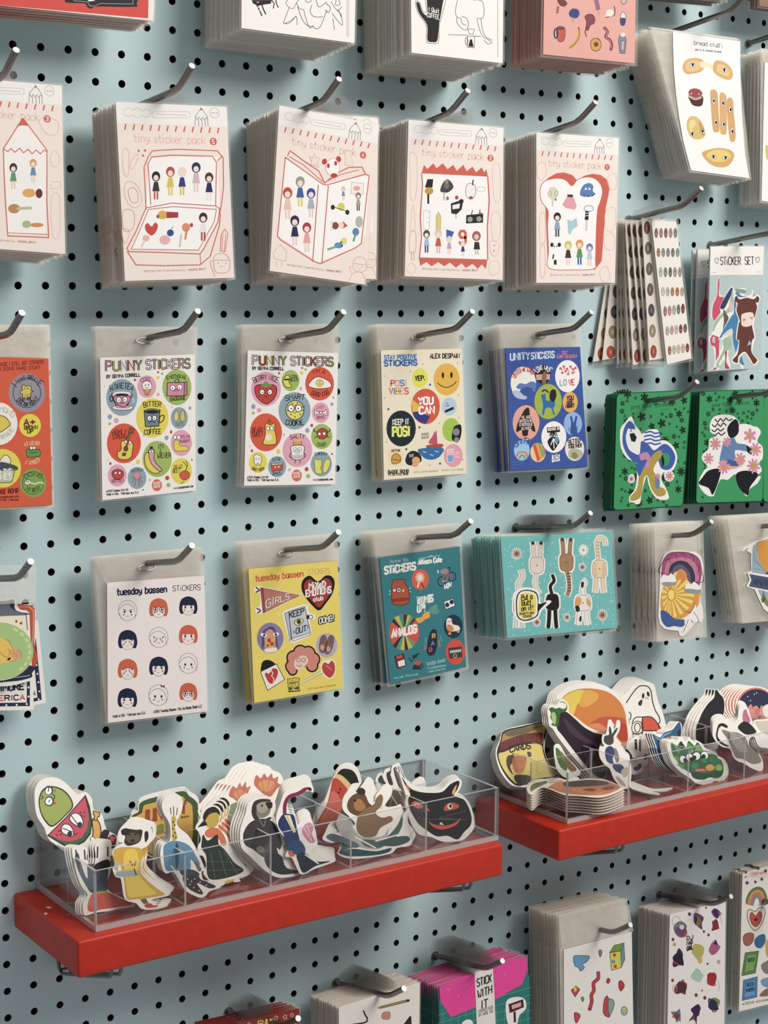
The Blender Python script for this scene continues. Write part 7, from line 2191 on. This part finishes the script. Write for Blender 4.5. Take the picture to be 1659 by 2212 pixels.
stk('purple eggplant sticker with a green stem, right tray', '800,330 830,300 880,310 925,250 960,245 1000,280 1020,330 1020,380 1100,440 1200,520 1300,570 1400,600 1420,680 1440,820 1420,960 1400,1090 1280,1080 1160,960 1020,800 900,640 850,560 810,520 800,440 790,380',
 '''G 2a1f2c 925,400 990,380 1080,450 1180,540 1290,600 1400,630 1400,720 1420,860 1400,1060 1300,1050 1200,950 1080,800 960,640 890,540
G 4a3448 960,440 1050,520 1180,640 1300,700 1380,760 1300,740 1150,680 1020,580
G 3f6a2c 810,350 840,330 880,345 920,335 960,350 990,330 990,300 950,275 935,285 930,275 960,270 1000,310 990,370 940,390 920,420 910,520 870,530 830,510 850,490 825,440 830,390
G a9c878 835,400 870,385 885,440 875,510 850,490
l 2a4a20 5 880,350 900,420
l 2a4a20 5 815,340 830,365
''', VP, (1300, 1080), (930, 260), .020, 4, (-.0024, .0022, -.0010), 'eggplant sticker in the stack behind the front one', 'eggplant stickers', db=.060, t=.0006, rot=.02)
stk('green pepper-coloured sticker low behind the eggplant in the right tray', '860,760 880,720 930,730 1000,860 1100,960 1140,1040 1000,1080 900,1000 870,880', '''G 4a7a34 880,760 920,780 960,880 1000,960 990,1000 930,960 890,860
G 8a6a3c 930,790 1000,870 1100,980 1060,1020 1000,960
''', VP, (1000, 1075), (880, 725), .012, 1, db=.060)
stk('sandwich slice sticker lying on top of the flat pile in the right tray', '590,1190 600,1150 650,1110 760,1090 820,1110 930,1080 1000,1100 1050,1070 1120,1070 1140,1095 1250,1085 1400,1095 1500,1130 1600,1180 1590,1200 1460,1260 1330,1285 1150,1270 980,1260 850,1210 760,1180 700,1200 640,1255 605,1240',
 '''G 6a7a4c 610,1180 640,1140 700,1120 780,1105 790,1130 720,1160 650,1200 620,1220
G c9a890 800,1115 860,1100 930,1095 950,1120 880,1130 820,1135
G c9784c 800,1175 900,1120 1050,1110 1250,1100 1400,1110 1500,1140 1560,1180 1440,1240 1300,1260 1100,1250 950,1230 850,1195
G 4a3f34 960,1130 1060,1110 1250,1095 1400,1110 1440,1140 1300,1160 1100,1170 980,1165
G d9843c 1040,1200 1150,1180 1300,1190 1420,1200 1340,1240 1180,1240
G 8a3a28 1160,1200 1240,1185 1310,1200 1250,1218
G 8a4a34 1360,1190 1460,1160 1500,1185 1420,1205
''', VP, (1000, 1260), (1100, 1075), .033, 7, (.0004, .0004, -.0030), 'flat-lying sandwich sticker in the pile under the top one', 'flat pile of sandwich stickers', db=.118, t=.0028, base='e9dccf', edge='d8c8bc', rot=.004)
stk('rabbit figure sticker in a blue coat, front row of the right tray', '1340,760 1390,740 1370,700 1370,640 1410,610 1420,560 1430,510 1460,505 1480,540 1500,560 1520,520 1550,515 1555,570 1520,640 1510,690 1560,760 1600,840 1640,880 1650,960 1660,1060 1640,1190 1560,1160 1490,1080 1450,980 1400,940 1345,860',
 '''G 4a4844 1385,670 1400,630 1440,620 1440,560 1450,530 1465,560 1475,610 1500,570 1535,545 1520,590 1490,640 1490,700 1450,730 1400,710
G 3a4a78 1400,790 1440,740 1490,760 1500,820 1480,880 1500,940 1420,900
G 8a8478 1500,760 1530,790 1550,870 1530,920 1500,860
G 3a4a70 1480,940 1560,930 1600,970 1590,1030 1540,1020 1500,990
G c9b898 1570,1000 1640,960 1640,1040 1600,1070
G b9a888 1510,1060 1560,1080 1620,1160 1560,1140
e 1d1b1a 1432 655 6 7
''', VP, (1630, 1195), (1450, 505), .018, 5, (.0030, .0024, .0004), 'rabbit figure sticker in a blue coat behind the front one', 'rabbit figure stickers', t=.0004, curl=1.0, rot=-.01)
stk('sad white ghost sticker with an orange book, right tray', '100,230 150,190 200,130 250,85 310,62 380,62 440,80 470,120 480,180 500,260 530,340 560,420 580,500 585,560 560,620 570,760 520,860 400,900 300,900 250,800 200,640 190,560 200,480 150,330',
 '''L 1d1b1a 11 165,285 220,200 280,125 320,105 380,108 410,130 430,180 440,260 470,360 510,430 520,480 505,505
e 1d1b1a 343 210 13 30 4
e 1d1b1a 396 192 14 28 -14
L 1d1b1a 6 365,245 378,230 395,240
G 1d1b1a 330,248 332,290 315,315 295,305 293,280
g 6a6460 318,270 322,290 308,298
L 1d1b1a 10 195,380 215,410 205,465
G d9502f 335,440 390,430 450,450 500,500 525,570 335,575
l 1d1b1a 10 335,440 335,615
L 1d1b1a 10 225,500 260,440 335,435 420,432 480,480 530,575
l 1d1b1a 10 335,578 530,578
O 1d1b1a 9 282 545 30 48
O 1d1b1a 8 282 548 60 70
l 1d1b1a 10 235,610 335,600
''', VQ, (400, 900), (340, 62), .032, 9, (-.0012, .0014, .0006), 'ghost sticker in the stack behind the front one', 'ghost stickers', db=.050, t=.0006)
stk('blue pointed-ear animal head sticker with an orange face, right tray', '430,610 450,595 520,620 580,570 630,560 665,520 700,480 745,500 755,560 755,640 740,700 700,900 760,1050 700,1060 560,950 500,850 470,740 440,660',
 '''G 2f5f8a 440,610 520,650 560,600 620,580 660,560 715,490 740,515 745,620 700,680 560,700 530,800 490,760 460,680
G 7aa8c9 455,620 520,665 565,615 640,590 620,610 560,640 530,700
G 3a2f2c 700,600 730,560 735,620 715,640
G d98a3c 545,720 570,660 630,640 700,650 720,690 640,720 600,780 560,820 548,780
G 2a4060 480,760 540,820 600,920 700,1050 620,1000 530,900
''', VQ, (680, 1060), (700, 485), .018, 4, (-.0018, .0018, 0), 'blue animal head sticker behind the front one', 'blue animal head stickers', t=.0005, db=.092)
stk('green cactus-and-artichoke cartoon sticker with big eyes, front row of the right tray', '590,700 640,665 700,680 715,640 760,650 790,690 820,640 850,670 880,700 895,675 960,710 1000,760 1060,780 1110,790 1130,840 1190,870 1230,930 1245,1010 1225,1070 1170,1110 1100,1110 1050,1140 980,1150 900,1130 840,1080 760,1030 700,980 650,920 620,850 600,780',
 '''G 2f6a3c 640,700 700,740 740,690 800,760 820,690 880,740 920,700 980,790 1040,820 1100,830 1120,870 1170,900 1190,960 1180,1040 1120,1080 1040,1070 980,1095 900,1080 850,1030 800,1000 740,950 700,900 660,840 640,780
g 5a9a4c 660,720 740,760 720,830
g 1d3a24 700,740 750,690 790,780
g 5a9a4c 800,760 820,700 870,760
g 7ab05c 880,790 920,720 980,800
g 5a9a4c 650,840 720,850 720,910
g 5a9a4c 690,930 780,930 770,990
g 7ab05c 860,760 880,800 820,820
L 1d1b1a 5 740,690 800,760 820,690 880,740
L 1d1b1a 5 980,790 1040,800 1100,850
G 3f7a44 1040,860 1100,830 1130,870 1090,920 1050,910
e 2f7a44 1130 920 48 48
e 8ab85c 1142 968 38 36
G 1d5030 850,1030 900,1010 1000,1030 1120,1000 1180,1010 1160,1060 1050,1070 970,1095 880,1080
E fff 1d1b1a 5 762 878 34 40 -20
E fff 1d1b1a 5 832 860 36 44 -20
E fff 1d1b1a 5 905 845 40 42 10
E fff 1d1b1a 5 990 838 40 44 -10
e 1d1b1a 785 890 20 24
e 1d1b1a 850 880 20 24
e 1d1b1a 880 862 24 24
e 1d1b1a 978 850 24 24
e 3f8a5c 890 950 40 32
e 3f8a5c 990 890 30 26
G c8503c 880,990 950,975 1010,990 1000,1012 900,1010
G e9a03c 1000,960 1050,930 1095,960 1080,990 1030,1000
l f0e6d8 5 900,995 990,990
''', VQ, (960, 1150), (740, 645), .020, 6, (-.0010, .0012, 0), 'green cartoon plant sticker in the stack behind the front one', 'green cartoon plant stickers', t=.0006, db=.106)
stk('black cat back sticker with a raised tail tip, right tray', '1020,270 1080,200 1095,150 1120,140 1150,160 1190,210 1205,270 1200,380 1180,460 1150,560 1130,760 1020,780 900,760 860,600 890,470 940,370',
 '''G 1f1d1f 1030,290 1090,230 1100,160 1120,148 1150,190 1185,230 1200,300 1190,400 1160,470 1130,560 1110,700 920,700 900,560 930,470 970,380
''', VQ, (1000, 800), (1110, 145), .026, 4, (-.0034, .0016, .0004), 'black cat back sticker behind the front one', 'black cat back stickers', db=.050, t=.0006)
stk('round night-sky sticker with a pink face, right edge of the right tray', ' '.join(f'{1530+215*math.cos(a*math.pi/12):.0f},{315+205*math.sin(a*math.pi/12):.0f}' for a in range(24)),
 '''e d9705a 1530 315 202 193
e 1f2548 1535 318 188 178
G e08a7c 1430,400 1450,330 1480,300 1500,330 1540,310 1570,350 1600,300 1700,330 1700,480 1440,480
G 1f2548 1500,270 1530,310 1560,320 1580,270 1600,320 1640,300 1640,260
d e8e8f0 6 1445,220 1540,180 1515,195 1475,260
L 8a3a34 5 1475,340 1495,345 1510,338
O 8a3a34 5 1545 375 22 24
O 8a3a34 4 1545 375 10 12
''', VQ, (1530, 560), (1530, 112), .030, 8, (-.0034, .0014, .0006), 'round night-sky sticker in the stack behind the front one', 'round night-sky stickers', db=.052, t=.0006, rot=0)
stk('grey and black cat sticker with a berry on top and a curled tail, right tray', '1075,570 1080,500 1120,460 1190,455 1250,500 1300,490 1340,440 1350,350 1380,310 1430,325 1460,370 1480,440 1530,560 1580,620 1590,650 1560,680 1500,640 1460,680 1470,760 1540,840 1600,880 1600,1000 1500,980 1400,920 1340,900 1290,850 1260,770 1180,750 1120,700 1080,640',
 '''G 2a2826 1130,530 1150,505 1190,500 1235,530 1220,550 1170,530 1140,560 1130,640 1180,700 1250,740 1200,740 1130,690 1110,620
G c8708a 1400,370 1430,355 1445,400 1470,460 1460,500 1410,490 1390,450
G 2a2a24 1340,540 1400,480 1460,500 1520,560 1530,600 1440,620 1380,590
G 8a8478 1170,570 1260,590 1340,600 1420,650 1460,740 1540,820 1590,900 1500,930 1400,880 1320,860 1280,780 1240,680
G a9a498 1240,600 1330,630 1400,700 1440,800 1360,800 1290,710
d d9b0b8 4 1410,440 1430,460 1420,480
''', VQ, (1500, 985), (1400, 315), .018, 5, (.0012, .002, .0008), 'grey cat sticker with a curled tail behind the front one', 'grey cat with curled tail stickers', t=.0004, curl=.8, db=.112)
stk('small black and white striped sticker standing between the ghost and the rabbit, right tray', '170,720 230,660 270,640 330,650 330,780 260,860 180,840', '''g 1d1b1a 250,670 280,670 280,790 255,770
g 1d1b1a 300,670 318,670 318,800 300,790
G 1d1b1a 150,810 170,770 220,830 230,880 180,860
''', VQ, (260, 900), (260, 645), .01, 1, db=.060)
stk('cream tumbled sticker at the right edge of the right tray', '1600,360 1630,310 1700,300 1760,360 1760,440 1640,440', '', VQ, (1680, 620), (1680, 300), .012, 1, db=.08, base='ece4d4')
stk('stack of beige curved stickers at the right edge of the right tray', '1510,480 1600,460 1760,470 1760,760 1640,760 1560,740 1520,640', '''G cfc4b0 1520,490 1600,475 1750,480 1750,620 1600,600
''', VQ, (1640, 760), (1640, 470), .014, 4, (-.001, .0016, -.001), 'beige sticker in the curved stack at the right edge', 'beige curved stickers', db=.110)
stk('white figure stickers with blue patches beside the rabbit, right tray', '210,940 230,860 290,830 300,790 340,775 400,800 425,850 420,900 390,930 340,960 340,1000 300,1030 230,1040 200,1000', '''G 4a5a88 340,850 380,820 390,860 365,890
G 3a4a70 240,970 280,950 320,940 310,980 260,1000
G 1d1b1a 290,930 325,930 320,970 295,975
''', VQ, (270, 1080), (350, 775), .010, 3, (.002, .002, .0004), 'white figure sticker with blue patches behind the front one', 'white figure stickers with blue patches', t=.0004, curl=.8)
for (pts, lab) in (('215,1110 330,1150 460,1190 640,1175 640,1190 560,1215 440,1215 510,1235 505,1250 400,1240 280,1210 200,1170', 'white curved sticker tails spread on the floor of the right tray'),):
    o = px(VQ, smooth(parse(pts), True, 3)); mb = MB(); F = [hit_z(*p, ZF + .0016) for p in o]; B = [p - Vector((0, 0, .0012)) for p in F]
    mb.face(F, 'f4efe6'); n = len(F); mb.grid(F + B, [(k, (k + 1) % n, n + (k + 1) % n, n + k) for k in range(n)], 'd0c6ba')
    r = mb.build('die_cut_sticker', VINYL, origin=F[0]); tag(r, lab, 'sticker')
